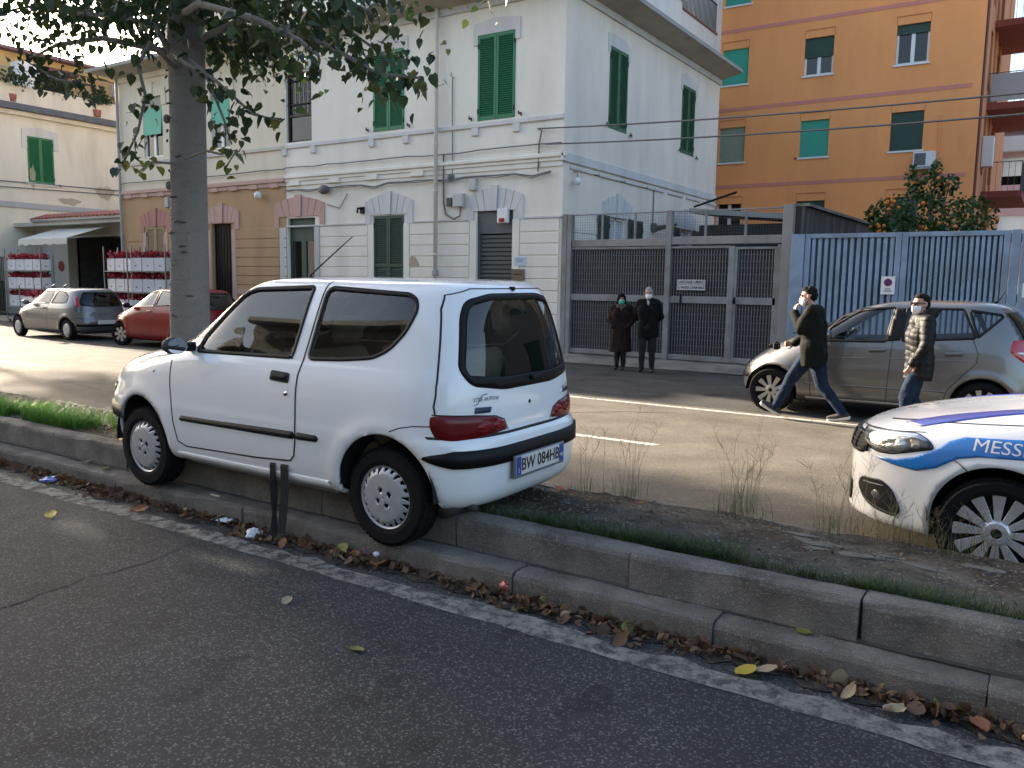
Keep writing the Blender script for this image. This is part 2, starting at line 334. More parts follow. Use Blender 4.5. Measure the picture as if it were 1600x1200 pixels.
def smooth_poly(pts, r=.04, n=5):                              # round the corners
    out = []; N_ = len(pts)
    for i in range(N_):
        a, b, c = (np.array(pts[i-1], float), np.array(pts[i], float), np.array(pts[(i+1) % N_], float))
        u = a-b; v = c-b; lu, lv = np.hypot(*u), np.hypot(*v); k = min(r, lu*.45, lv*.45); p0 = b+u/lu*k; p2 = b+v/lv*k
        for t in np.linspace(0, 1, n): out.append(tuple((1-t)**2*p0+2*t*(1-t)*b+t*t*p2))
    return out
def dense(poly, step=.015, closed=True):
    out = []; P = list(poly)+([poly[0]] if closed else [])
    for a, b in zip(P[:-1], P[1:]):
        n = max(1, int(math.dist(a, b)/step)); out += [(a[0]+(b[0]-a[0])*k/n, a[1]+(b[1]-a[1])*k/n) for k in range(n)]
    if not closed: out.append(tuple(P[-1]))
    return out
class Car:
    def __init__(s, rows, xc, rear=(7, 3), front=(4, 3), flare=(), ns=110, nt=240, flare_h=.014, taper=0.):
        s.tp = taper; s.rows = np.array(rows, float); s.xc = xc; s.rear = rear; s.front = front; s.flare = flare; s.fh = flare_h
        k = np.arange(len(rows)); q = np.linspace(0, len(rows)-1, ns*6); zz, xr, xf, w = (pchip(k, s.rows[:, i], q) for i in range(4))
        L = np.concatenate([[0], np.cumsum(np.hypot(np.hypot(np.diff(zz), np.diff(w)), np.maximum(np.abs(np.diff(xr)), np.abs(np.diff(xf)))))])
        qi = np.interp(np.linspace(0, L[-1], ns), L, q)
        s.Z, s.XR, s.XF, s.W = (pchip(k, s.rows[:, i], qi) for i in range(4)); s.Z = np.maximum.accumulate(s.Z+np.arange(ns)*1e-7)
        s.XC = np.minimum(xc, s.XF-.12*(s.XF-s.XR)); s.ns, s.nt = ns, nt; V = []
        th = np.linspace(0, 2*np.pi, 1441)
        for i in range(ns):
            xi = s.XC[i]
            c, si = np.cos(th), np.sin(th); fr = c >= 0; n = np.where(fr, front[0], rear[0]); m = np.where(fr, front[1], rear[1]); a = np.where(fr, s.XF[i]-xi, xi-s.XR[i])
            x = xi+a*np.sign(c)*np.abs(c)**(2/n); y = s.W[i]*np.sign(si)*np.abs(si)**(2/m); y = y*np.where(fr, 1, 1-s.tp*((xi-x)/(xi-s.XR[i]))**2)
            wt = 1.0; ll = np.concatenate([[0], np.cumsum(np.hypot(np.diff(x), np.diff(y)*wt))]); g = np.linspace(0, ll[-1], nt+1)[:-1]
            xx = np.interp(g, ll, x); yy = np.interp(g, ll, y); V.append(np.stack([xx, yy, np.full(nt, s.Z[i])], 1))
        s.V = np.array(V).reshape(-1, 3); s.V[:, 1] += np.sign(s.V[:, 1])*s.bump(s.V[:, 0], s.V[:, 2])*np.minimum(1, np.abs(s.V[:, 1])/.5)**4
        idx = np.arange(ns*nt).reshape(ns, nt); a = idx[:-1]; b = np.roll(idx, -1, 1)[:-1]; c = np.roll(idx, -1, 1)[1:]; d = idx[1:]
        s.F = np.stack([a, b, c, d], -1).reshape(-1, 4)
        top = idx[-1]; cx = s.V[top].mean(0); h_ = nt//2                # close the roof with quads across the ring
        s.F = np.concatenate([s.F, np.array([(top[k], top[k+1], top[nt-k-1], top[(nt-k) % nt]) for k in range(h_)])]); s.keep = np.ones(len(s.F), bool); s.glass = {}
    def bump(s, x, z):
        r_ = 0
        for (fx, fz, fr) in s.flare:
            r = np.hypot(x-fx, z-fz); r_ = r_+s.fh*np.exp(-((r-fr-.02)/.05)**2)
        return r_
    def lev(s, z): return (np.interp(z, s.Z, a) for a in (s.XR, s.XF, s.W))
    def Y(s, x, z):
        xr, xf, w = s.lev(z); xc = np.interp(z, s.Z, s.XC); u = x-xc; fr = u >= 0; n = np.where(fr, s.front[0], s.rear[0]); m = np.where(fr, s.front[1], s.rear[1]); a = np.where(fr, xf-xc, xc-xr)
        y = w*np.maximum(1e-9, 1-np.minimum(1, np.abs(u)/a)**n)**(1/m); y = y*np.where(fr, 1, 1-s.tp*(np.minimum(1, np.abs(u)/a))**2); return y+s.bump(x, z)*np.minimum(1, np.abs(y)/.5)**4
    def X(s, y, z, end):
        xr, xf, w = s.lev(z); n, m = s.front if end == 'F' else s.rear; xc = np.interp(z, s.Z, s.XC); a = (xf-xc) if end == 'F' else (xc-xr)
        q = np.ones_like(np.asarray(y, float))
        for _ in range(6): q = np.maximum(1e-9, 1-np.minimum(.9999, np.abs(y)/(w*(1-(0 if end == 'F' else s.tp)*q*q)))**m)**(1/n)
        e = a*q; return xc+e if end == 'F' else xc-e
    def P(s, uv, pl):
        uv = np.asarray(uv, float); u, v = uv[:, 0], uv[:, 1]
        if pl in 'LR': return np.stack([u, s.Y(u, v)*(1 if pl == 'L' else -1), v], 1)
        return np.stack([s.X(u, v, pl), u, v], 1)
    def PN(s, uv, pl, off):
        uv = np.asarray(uv, float); e = .004; p = s.P(uv, pl); du = s.P(uv+[e, 0], pl)-s.P(uv-[e, 0], pl); dv = s.P(uv+[0, e], pl)-s.P(uv-[0, e], pl); n = np.cross(du, dv); n /= np.linalg.norm(n, axis=1)[:, None]+1e-12
        o = np.array([0, 1, 0]) if pl == 'L' else np.array([0, -1, 0]) if pl == 'R' else np.array([1, 0, 0]) if pl == 'F' else np.array([-1, 0, 0])
        n *= np.where((n@o) < 0, -1, 1)[:, None]; return p+n*np.asarray(off).reshape(-1, 1)
    def cut(s, poly, pl, name=None):
        poly = dense(poly, .012); V = s.V; ctr = V[s.F].mean(1)
        ax = (0, 2) if pl in 'LR' else (1, 2); ok = {'L': ctr[:, 1] > .15, 'R': ctr[:, 1] < -.15, 'B': ctr[:, 0] < s.xc-.3, 'F': ctr[:, 0] > s.xc-.05}[pl]
        ins = ok & s.keep; ins[ins] = in_poly(ctr[ins][:, ax], poly); s.keep &= ~ins
        vi = np.unique(s.F[ins]); vk = np.unique(s.F[s.keep]); bd = np.intersect1d(vi, vk); Q, _ = near_poly(V[bd][:, ax], poly)
        V[bd] = s.P(Q, pl)
        if name: s.glass.setdefault(name, []).append((np.where(ins)[0], pl))
        return s
    def sub(s, faces, shift=0.):
        F = s.F[faces]; u, inv = np.unique(F, return_inverse=True); V = s.V[u].copy()
        if shift:
            c = np.array([s.xc, 0, .6]); d = V-c; V = V-d/np.linalg.norm(d, axis=1)[:, None]*shift
        return mesh_np('m', V, inv.reshape(F.shape))
    def body(s, root, paint, inner=None, name='body'):
        me = s.sub(np.where(s.keep)[0]); me.materials.append(paint); me.materials.append(inner or K['interior']); o = link(name, me, None, root, smooth=True)
        so = o.modifiers.new('solidify', 'SOLIDIFY'); so.thickness = .022; so.offset = -1; so.material_offset = 1; so.material_offset_rim = 0; so.use_rim = True
        return o
    def panes(s, root, m):
        for nm, lst in s.glass.items():
            for fc, pl in lst:
                if len(fc): link(nm, s.sub(fc, .008), m, root, smooth=True)
    def ribbon(s, name, line, pl, w, off, m, parent, closed=False, step=.015, inset=0., thick=.004):
        P = np.array(dense(line, step, closed)); n = len(P)
        t = (np.roll(P, -1, 0)-np.roll(P, 1, 0)) if closed else np.gradient(P, axis=0); t /= np.linalg.norm(t, axis=1)[:, None]+1e-12; nn = np.stack([-t[:, 1], t[:, 0]], 1)
        ww = np.asarray(w(np.linspace(0, 1, n)) if callable(w) else np.full(n, w))[:, None]
        a = P+nn*(inset+ww/2); b = P+nn*(inset-ww/2); A, B = s.PN(a, pl, off), s.PN(b, pl, off); A0, B0 = s.PN(a, pl, off-thick), s.PN(b, pl, off-thick); V = np.concatenate([A, B, A0, B0])
        k = n if closed else n-1; F = []
        for i in range(k):
            j = (i+1) % n; F += [(i, j, n+j, n+i), (i, 2*n+i, 2*n+j, j), (n+i, n+j, 3*n+j, 3*n+i)]
        return link(name, mesh_np(name, V, F), m, parent, smooth=False)
    def text(s, name, body, size, m, parent, pl, u0, v0, off=.003, flip=1, ang=0., **k):
        o = font_text(name, body, size, m, parent, (0, 0, 0), (0, 0, 0), .0006, **k); me = o.data; bm_ = bmesh.new(); bm_.from_mesh(me); bmesh.ops.triangulate(bm_, faces=bm_.faces[:])
        for _ in range(3):
            ed = [e for e in bm_.edges if e.calc_length() > .014]
            if ed: bmesh.ops.subdivide_edges(bm_, edges=ed, cuts=1); bmesh.ops.triangulate(bm_, faces=[f for f in bm_.faces if len(f.verts) > 3])
        bm_.to_mesh(me); bm_.free(); n = len(me.vertices); A = np.zeros(n*3); me.vertices.foreach_get('co', A); A = A.reshape(-1, 3)
        c, si = math.cos(ang), math.sin(ang); A[:, :2] = np.stack([A[:, 0]*c-A[:, 1]*si, A[:, 0]*si+A[:, 1]*c], 1)
        V = s.PN(np.stack([u0-flip*A[:, 0], v0+A[:, 1]], 1), pl, A[:, 2]+off); me.vertices.foreach_set('co', V.astype(np.float32).ravel()); me.update(); return o
    def patch(s, name, poly, pl, off, m, parent, res=.02, edge=.0, base=-.004, skirt=True):
        poly = dense(poly, res*.6); pa = np.array(poly); lo, hi = pa.min(0)-res, pa.max(0)+res; nx, ny = [max(3, int(v/res)) for v in (hi-lo)]
        gx, gy = np.meshgrid(np.linspace(lo[0], hi[0], nx+1), np.linspace(lo[1], hi[1], ny+1)); G = np.stack([gx.ravel(), gy.ravel()], 1); id_ = np.arange(len(G)).reshape(ny+1, nx+1)
        F = np.stack([id_[:-1, :-1], id_[:-1, 1:], id_[1:, 1:], id_[1:, :-1]], -1).reshape(-1, 4); ins = in_poly(G[F].mean(1), poly); 
        if not ins.any(): return None
        Fi = F[ins]; vi = np.unique(Fi); out = np.unique(F[~ins]); bd = np.intersect1d(vi, out); Q, _ = near_poly(G[bd], poly); G[bd] = Q
        _, D = near_poly(G[vi], poly); inv = np.zeros(len(G), int); inv[vi] = np.arange(len(vi)); offs = base+(off-base)*(np.sqrt(np.clip(D/edge, 0, 1)) if edge else 1)
        if not edge: offs = np.full(len(vi), off)
        V = s.PN(G[vi], pl, offs); Fn = inv[Fi]; me = mesh_np(name, V, Fn); o = link(name, me, m, parent, smooth=bool(edge))
        if not edge:
            so = o.modifiers.new('solidify', 'SOLIDIFY'); so.thickness = abs(off-base) if off > base else .004; so.offset = 0
        return o
def wheel(root, x, y, z, r, rr, w, side, style, rim_mat, nm='wheel', steer=0.):
    e = empty('wheel', (x, y, z), (0, 0, steer), root)
    m = Matrix.Rotation(-R(90)*side, 4, 'X')                   # local z -> outward
    h = w/2; mb = MB()
    mb.lathe([(rr-.004, -h*.9), (rr+.02, -h), (r*.93, -h*.97), (r-.012, -h*.8), (r, -h*.55), (r, h*.55), (r-.012, h*.8), (r*.93, h*.97), (rr+.02, h), (rr-.004, h*.9), (rr-.03, h*.4), (rr-.03, -h*.4)], 56, m, True)
    for k in range(56):                                        # tread blocks
        for q, yy in enumerate((-.55, 0, .55)):
            mm = m @ Matrix.Rotation(2*math.pi*(k+.5*(q % 2))/56, 4, 'Z'); mb.box(r-.004, r+.004, -.011, .011, h*yy-.24*h, h*yy+.24*h, mm)
    mb.build('tyre', K['rubber'], e, smooth=False)
    mb = MB(); mb.lathe([(.0, h*.25), (rr-.02, h*.25), (rr-.012, -h*.8)], 40, m); mb.build('brake_drum', K['interior'], e)
    c = MB(); o = None
    if style == 'cover':                                       # plastic wheel cover: four holes, saw-tooth slots round the rim
        NT, NRs = 192, 40; rad = np.linspace(.004, rr+.004, NRs); V = []; F = []; holes = [(.042*math.cos(a), .042*math.sin(a)) for a in np.arange(4)*math.pi/2+.5]
        rim0, rim1 = rr*.74, rr*.925
        for i, q in enumerate(rad):
            for k in range(NT):
                a = 2*math.pi*k/NT; t = q/rr
                hgt = h*.86+.012*(1-t*t)-(.016*max(0, (t-.72)/.2) if t < .92 else .016-.012*(t-.92)/.08)
                V.append([q*math.cos(a), q*math.sin(a), hgt])
        V = np.array(V); idx = np.arange(NRs*NT).reshape(NRs, NT); F = np.stack([idx[:-1], np.roll(idx, -1, 1)[:-1], np.roll(idx, -1, 1)[1:], idx[1:]], -1).reshape(-1, 4)
        ctr = V[F].mean(1); rc = np.hypot(ctr[:, 0], ctr[:, 1]); ac = np.arctan2(ctr[:, 1], ctr[:, 0])
        ph = ((ac/(2*np.pi)*22)+(rc-rim0)*7) % 1.0; tt = (rc-rim0)/(rim1-rim0); big = (np.floor(ac/(2*np.pi)*22+50) % 3) == 0
        kill = (tt > np.where(big, -.12, .22)) & (tt < 1) & (np.abs(ph-.5) < .13+.2*np.clip(tt, 0, 1))
        for hx, hy in holes: kill |= np.hypot(ctr[:, 0]-hx, ctr[:, 1]-hy) < .0155
        V2 = V.copy()
        for hx, hy in holes:
            d = V[:, :2]-[hx, hy]; q = np.hypot(*d.T); kk = (np.abs(q-.0155) < .006); V2[kk, :2] = [hx, hy]+d[kk]/q[kk][:, None]*.0155; kk = (q > .021) & (q < .03); V2[kk, 2] += .0
        V3 = (np.array(m.to_3x3()) @ V2.T).T
        o = link('wheel_cover', mesh_np('wheel_cover', V3, F[~kill]), rim_mat, e, smooth=True); so = o.modifiers.new('solidify', 'SOLIDIFY'); so.thickness = .007; so.offset = -1
    else:
        n = {'split10': 9, 'multi': 12, 'plain': 7}[style]
        c.lathe([(rr+.004, h*.92), (rr+.004, h*.8), (rr-.014, h*.72), (rr-.02, h*.1), (rr-.012, h*.1), (rr-.006, h*.7)], 56, m, True)
        for k in range(n):
            mm = m @ Matrix.Rotation(2*math.pi*k/n, 4, 'Z'); w0, w1 = {'split10': (.018, .034), 'multi': (.013, .036), 'plain': (.03, .045)}[style]
            hub = rr*.27
            for sg in (0,):
                o0, o1 = sg*.0, sg*.0
                z0, z1, z2 = h*.78, h*.62, h*.8
                c.add([mm @ Vector(p) for p in [(hub*.8, o0-w0, z0), (hub*.8, o0+w0, z0), (rr-.008, o1+w1, z2), (rr-.008, o1-w1, z2), (hub*.8, o0-w0, z0-.03), (hub*.8, o0+w0, z0-.03), (rr-.008, o1+w1, z2-.03), (rr-.008, o1-w1, z2-.03), (rr*.6, (o0+o1)/2+(w0+w1)/2, z1+.01), (rr*.6, (o0+o1)/2-(w0+w1)/2, z1+.01)]],
                      [(0, 1, 8, 9), (9, 8, 2, 3), (0, 9, 3, 7, 4), (1, 5, 6, 2, 8), (4, 7, 6, 5)])
        c.lathe([(rr*.34, h*.55), (rr*.34, h*.72), (rr*.26, h*.84), (rr*.13, h*.88), (rr*.13, h*.84), (.0, h*.84)], 32, m)
        o = c.build('rim', rim_mat, e, smooth=False); bevel(o, .003, 1)
        mb = MB(); mb.lathe([(rr*.12, h*.845), (rr*.12, h*.875), (0, h*.88)], 20, m); mb.build('centre_cap', K['black'], e)
        mb = MB()
        for k in range(5): a = 2*math.pi*k/5; mb.lathe([(.009, h*.6), (.009, h*.79), (0, h*.79)], 8, m @ Matrix.Translation((rr*.22*math.cos(a), rr*.22*math.sin(a), 0)))
        mb.build('wheel_bolt', K['interior'], e)
    return e
def seats(root, xs, zf, m, rear_x=None, half=.33, zs=1.):
    for sy in (1, -1):
        e = empty('seat', (xs, sy*half, zf), (0, 0, 0), root)
        mb = MB(); mb.cbox(-.1, .42, -.24, .24, .0, .16, .04); mb.build('cushion', m, e, smooth=False)
        mb = MB(); mb.cbox(-.07, .07, -.23, .23, 0, .56*zs, .05, Matrix.Translation((-.10, 0, .12)) @ Matrix.Rotation(R(-14), 4, 'Y')); mb.build('backrest', m, e)
        mb = MB(); mb.cbox(-.05, .05, -.13, .13, 0, .17, .045, Matrix.Translation((-.27, 0, .12+.58*zs)) @ Matrix.Rotation(R(-8), 4, 'Y')); mb.build('headrest', m, e)
    if rear_x is not None:
        e = empty('rear_bench', (rear_x, 0, zf), (0, 0, 0), root); mb = MB(); mb.cbox(-.05, .4, -.55, .55, 0, .2, .05); mb.build('cushion', m, e)
        mb = MB(); mb.cbox(-.07, .07, -.55, .55, 0, .52*zs, .05, Matrix.Translation((-.06, 0, .15)) @ Matrix.Rotation(R(-16), 4, 'Y')); mb.build('backrest', m, e)
def steering(root, x, y, z, m):
    mm = Matrix.Translation((x, y, z)) @ Matrix.Rotation(R(-62), 4, 'Y'); mb = MB(); mb.tube([mm @ Vector((.185*math.cos(a), .185*math.sin(a), 0)) for a in np.linspace(0, 2*math.pi, 33)], .014, 8, False)
    for a in (0, math.pi, -math.pi/2): mb.tube([mm @ Vector((.05*math.cos(a), .05*math.sin(a), -.02)), mm @ Vector((.18*math.cos(a), .18*math.sin(a), 0))], .012, 6)
    mb.lathe([(0, .0), (.06, -.005), (.065, -.04), (0, -.05)], 16, mm); mb.build('steering_wheel', m, root, smooth=True)
def dash(root, x0, x1, z, w, floor_z, m, back=-.35):
    mb = MB(); mb.cbox(x0, x1, -w, w, floor_z, z, .06); mb.build('dashboard', m, root)
    mb = MB(); mb.box(back, x1, -w, w, floor_z-.06, floor_z); mb.build('floor_pan', m, root)
def circle(cx, cz, r, n=28, a0=0, a1=360): return [(cx+r*math.cos(R(a0+(a1-a0)*k/n)), cz+r*math.sin(R(a0+(a1-a0)*k/n))) for k in range(n)]
def arch_poly(cx, cz, r, low=-.1, fl=1.0): 
    return [(cx-r*fl, low), (cx-r*fl, cz-.02)]+[(cx+r*math.cos(a), cz+r*math.sin(a)) for a in np.linspace(math.pi, 0, 28)[1:-1]]+[(cx+r*fl, cz-.02), (cx+r*fl, low)]
def well(root, x, r, w0, w1, z, m):
    for sy in (1, -1):
        mb = MB(); n = 20
        V = [(x+r*math.cos(a), sy*yy, z+r*math.sin(a)) for yy in (w1, w0) for a in np.linspace(math.pi*1.02, -.02*math.pi, n)]; F = [(k, k+1, n+k+1, n+k) for k in range(n-1)]
        V += [(x, sy*w0, z-.1)]; F += [(n+k, n+k+1, 2*n) for k in range(n-1)]; mb.add(V, F); mb.build('wheel_housing', m, root)
def font_text(name, body, size, m, parent, loc, rot, ext=.002, align='CENTER', shear=0., bold=0., sx=1.):
    cu = bpy.data.curves.new(name, 'FONT'); cu.body = body; cu.size = size; cu.align_x = align; cu.align_y = 'CENTER'; cu.extrude = ext; cu.shear = shear; cu.offset = bold; cu.resolution_u = 3
    o = bpy.data.objects.new(name+'_tmp', cu); C.objects.link(o); dg = bpy.context.evaluated_depsgraph_get(); me = bpy.data.meshes.new_from_object(o.evaluated_get(dg)); bpy.data.objects.remove(o)
    me.name = name
    if sx != 1.: me.transform(Matrix.Diagonal((sx, 1, 1, 1)))
    me.materials.clear(); r = link(name, me, m, parent); r.location = loc; r.rotation_euler = rot; return r
REAR_ROT = Matrix(((0, 0, -1), (-1, 0, 0), (0, 1, 0))).to_euler()      # text readable from behind the car
LEFT_ROT = Matrix(((-1, 0, 0), (0, 0, 1), (0, 1, 0))).to_euler()       # text readable from the car's left
def carpaint(name, col, metal=0., rough=.35, var=.03, dirt=None):
    return mat(name, col, rough, metal, var=var, vscale=2.5, coat=.9, col2=dirt, mix=(.55, .9), mscale=2.0)
def finish_windows(car, root, wins, seal=.026, seal_off=.004, glass=None, both=True):
    for pl, poly in wins:
        for p in ((pl, 'R') if (pl == 'L' and both) else (pl,)):
            car.ribbon('window_seal', poly, p, seal, seal_off, K['black'], root, closed=True, inset=0.)
# ---------------------------------------------------------------- white three-door hatchback on the median
def white_hatch():
    root = empty('white_hatchback', (-2.995, 4.012, .1135), (R(-.6), R(-.437), R(180.26)))
    tag(root, 'white three-door hatchback parked half up on the median kerb', 'car')
    W_ = carpaint('white_car_paint', (.80, .805, .81), 0, .25, .02, (.72, .72, .71))
    rows = [(.215, -.40, 2.72, .60), (.235, -.46, 2.80, .67), (.27, -.50, 2.84, .71), (.33, -.525, 2.87, .735), (.45, -.535, 2.89, .750), (.56, -.532, 2.89, .754), (.598, -.522, 2.875, .754), (.612, -.505, 2.865, .753), (.63, -.492, 2.855, .752),
            (.70, -.488, 2.82, .750), (.78, -.484, 2.745, .746), (.84, -.480, 2.63, .738), (.90, -.474, 2.43, .724), (.95, -.468, 2.21, .706), (.98, -.464, 2.08, .694), (1.02, -.458, 1.95, .680), (1.10, -.445, 1.81, .652), (1.20, -.425, 1.645, .618), (1.30, -.398, 1.475, .582),
            (1.37, -.370, 1.355, .552), (1.41, -.345, 1.27, .522), (1.433, -.31, 1.17, .482), (1.447, -.25, 1.02, .42), (1.456, -.14, .83, .33), (1.461, .02, .66, .21), (1.4625, .10, .58, .11)]
    rows = [(z, a, b+(.07 if b > 2.4 else .03 if b > 2 else 0), w) for z, a, b, w in rows]
    car = Car(rows, 1.2, (13, 4.0), (4.6, 3.0), [(0, .30, .345), (2.2, .31, .345)], 150, 420, .010, taper=.055)
    fwin = smooth_poly([(1.60, .972), (1.572, 1.065), (1.405, 1.235), (1.27, 1.347), (1.185, 1.374), (.688, 1.398), (.728, .990)], .03)
    qwin = smooth_poly([(.572, 1.398), (.598, .990), (.33, 1.004), (.12, 1.026), (.02, 1.075), (-.062, 1.17), (-.105, 1.285), (-.088, 1.345), (-.035, 1.373)], .045)
    rwin = smooth_poly([(.47, 1.26), (.42, 1.345), (.25, 1.378), (-.25, 1.378), (-.42, 1.345), (-.47, 1.26), (-.545, .985), (-.50, .905), (-.25, .868), (.25, .868), (.50, .905), (.545, .985)], .05)
    wsh = smooth_poly([(.50, 1.325), (.30, 1.355), (-.30, 1.355), (-.50, 1.325), (-.62, 1.02), (-.35, .985), (.35, .985), (.62, 1.02)], .05)
    for sd_ in 'LR':
        car.cut(fwin, sd_, 'side_window'); car.cut(qwin, sd_, 'side_window'); car.cut(arch_poly(0, .30, .325), sd_); car.cut(arch_poly(2.2, .31, .325), sd_)
    car.cut(rwin, 'B', 'rear_window'); car.cut(wsh, 'F', 'windscreen')
    body = car.body(root, W_); car.panes(root, K['glass'])
    finish_windows(car, root, [('L', fwin), ('L', qwin)], .022)
    car.ribbon('window_seal', rwin, 'B', .034, .002, K['black'], root, closed=True, inset=.010); car.ribbon('window_seal', wsh, 'F', .03, .003, K['black'], root, closed=True)
    # black lower edge print of rear glass + quarter trims
    car.patch('window_mask', [(.53, .96), (.49, .905), (.25, .875), (-.25, .875), (-.49, .905), (-.53, .96), (-.25, .93), (.25, .93)], 'B', .002, K['black'], root, .02, base=-.002)
    gap = mat('panel_gap', (.02, .02, .02), .8)
    for pl in 'LR':
        car.ribbon('panel_gap', [(.595, 1.435), (.632, .985), (.648, .895), (.650, .52), (.668, .42), (.705, .385), (1.0, .365), (1.68, .345), (1.765, .37), (1.80, .50), (1.825, .72), (1.835, .90)], pl, .0095, .0014, gap, root)
        car.ribbon('panel_gap', [(-.06, .648), (-.12, .672), (-.20, .688), (-.44, .700)], pl, .006, .001, gap, root)
        car.patch('rub_strip', smooth_poly([(.655, .517), (1.728, .508), (1.735, .530), (1.715, .552), (.655, .567)], .012), pl, .016, K['black'], root, .012, .02)
        car.patch('rub_strip', smooth_poly([(.645, .517), (.475, .522), (.455, .545), (.475, .566), (.645, .567)], .018), pl, .016, K['black'], root, .012, .02)
        h = car.patch('door_handle', smooth_poly([(.725, .852), (.72, .893), (.86, .900), (.868, .862), (.85, .852)], .014), pl, .014, K['black'], root, .008, .012)
        car.patch('handle_recess', smooth_poly([(.715, .842), (.715, .901), (.868, .908), (.874, .850)], .012), pl, .0015, gap, root, .012)
        car.patch('door_lock', circle(.727, .782, .016, 16), pl, .004, K['chrome'], root, .006, .006)
        car.patch('lock_slot', circle(.727, .777, .008, 10), pl, .0055, K['black'], root, .004)
        car.patch('side_repeater', circle(2.02, .815, .016, 14), pl, .007, mat('clear_lens', (.5, .5, .48), .15), root, .006, .010)
    car.ribbon('sill', [(.40, .268), (1.79, .262)], 'L', .075, .012, W_, root, thick=.03)
    # tail lamps
    RED = mat('tail_lamp_red', (.12, .003, .005), .2, var=.2, vscale=20, spec=.4); RED2 = mat('tail_lamp_lens', (.19, .006, .009), .2, spec=.35)
    for sy in (1, -1):
        P_ = lambda l: [(sy*a, b) for a, b in (l if sy > 0 else l[::-1])]
        lam = car.patch('tail_lamp', smooth_poly(P_([(.676, .752), (.50, .742), (.34, .724), (.27, .697), (.235, .640), (.44, .626), (.62, .618), (.668, .626), (.680, .69)]), .02), 'B', .014, RED, root, .010, .03, base=.001)
        for cx in (.44, .325): car.patch('lamp_lens', P_([(cx+.062*math.cos(t), .680+.036*math.sin(t)) for t in np.linspace(0, 6.28, 21)[:-1]]), 'B', .021, RED2, lam, .010, .02)
        car.ribbon('lamp_seal', P_([(.672, .755), (.50, .745), (.34, .727), (.265, .700), (.228, .636)]), 'B', .006, .002, gap, root)
    car.ribbon('panel_gap', [(sg*q*.935*(1-.05), z) for sg, L_ in ((1, 1), (-1, -1)) for q, z in [(.748, .752), (.748, .80), (.724, .90), (.694, .98), (.652, 1.10), (.618, 1.20), (.582, 1.30), (.54, 1.375), (.40, 1.41)][::L_]], 'B', .0045, .002, gap, root, thick=.005)
    car.ribbon('panel_gap', [(.70, .632), (.24, .624), (-.24, .624), (-.70, .632)], 'B', .014, .002, gap, root)
    car.ribbon('bumper_strip', [(.702, .528), (.66, .522), (.3, .517), (-.3, .517), (-.66, .522), (-.702, .528)], 'B', lambda t: .092*np.minimum(1, np.sqrt(np.minimum(t, 1-t)/.05+.02)), .016, K['black'], root, step=.01, thick=.022)
    car.patch('boot_lock', circle(0, .768, .016, 14), 'B', .004, K['black'], root, .006, .006)
    # number plate
    pz = .437; px = -.562; e = empty('number_plate', (px, 0, pz), (0, 0, 0), root)
    mb = MB(); mb.cbox(-.004, .010, -.275, .275, -.068, .062, .003); mb.build('plate_holder', mat('plate_holder_grey', (.12, .13, .15), .4), e)
    mb = MB(); mb.cbox(-.007, -.0045, -.26, .26, -.052, .056, .001); mb.build('plate', mat('plate_white', (.62, .60, .56), .5, var=.06), e)
    BL = mat('plate_blue', (.02, .06, .27), .5)
    for sy in (1, -1): mb = MB(); mb.box(-.0085, -.0075, sy*.235-.024, sy*.235+.024, -.050, .054); mb.build('plate_band', BL, e)
    INK = mat('plate_ink', (.012, .012, .012), .6)
    font_text('plate_characters', 'BW 084HB', .098, INK, e, (-.0080, -.002, .001), REAR_ROT, .0006, sx=.92, bold=.0016)
    font_text('plate_country', 'I', .04, K['white'], e, (-.0092, .235, -.026), REAR_ROT, .0004); font_text('plate_province', 'ME', .028, K['white'], e, (-.0092, -.235, -.012), REAR_ROT, .0004)
    # boot lettering, dealer sticker, emblem plate
    car.text('model_lettering', 'Seicento', .052, mat('lettering_blue', (.015, .025, .05), .4), root, 'B', -.49, .792, shear=.25, bold=.0012)
    car.text('dealer_sticker', 'STRE AUTO', .030, mat('sticker_grey', (.16, .17, .20), .6), root, 'B', .425, .826, shear=.3); car.text('sticker_number', '60', .026, mat('sticker_pale', (.25, .26, .28), .6), root, 'B', .325, .823)
    car.ribbon('sticker_swoosh', [(.50, .80), (.475, .803), (.455, .83), (.44, .85), (.40, .852)], 'B', .004, .003, mat('sticker_line', (.14, .15, .18), .6), root, thick=.001)
    car.patch('emblem_plate', [(.498, .755), (.49, .787), (.378, .781), (.386, .752)], 'B', .004, mat('emblem_blue', (.01, .035, .075), .35), root, .01)
    # washer nozzle, wiper stub, aerial
    mb = MB(); p = car.PN([(0, 1.405)], 'B', .008)[0]; mb.cbox(p[0]-.012, p[0]+.02, -.012, .012, p[2]-.012, p[2]+.012, .004); mb.build('washer_nozzle', K['black'], root)
    a, b = car.PN([(-.02, .905), (-.20, .925)], 'B', .018); mb = MB(); mb.tube([a, (a+b)/2, b], [.010, .006, .004], 6); mb.ball(a, .016); mb.build('rear_wiper', K['black'], root)
    mb = MB(); mb.tube([(.98, .30, 1.452), (.965, .30, 1.475), (.60, .315, 1.70)], [.012, .006, .003], 6); mb.build('aerial', K['black'], root)
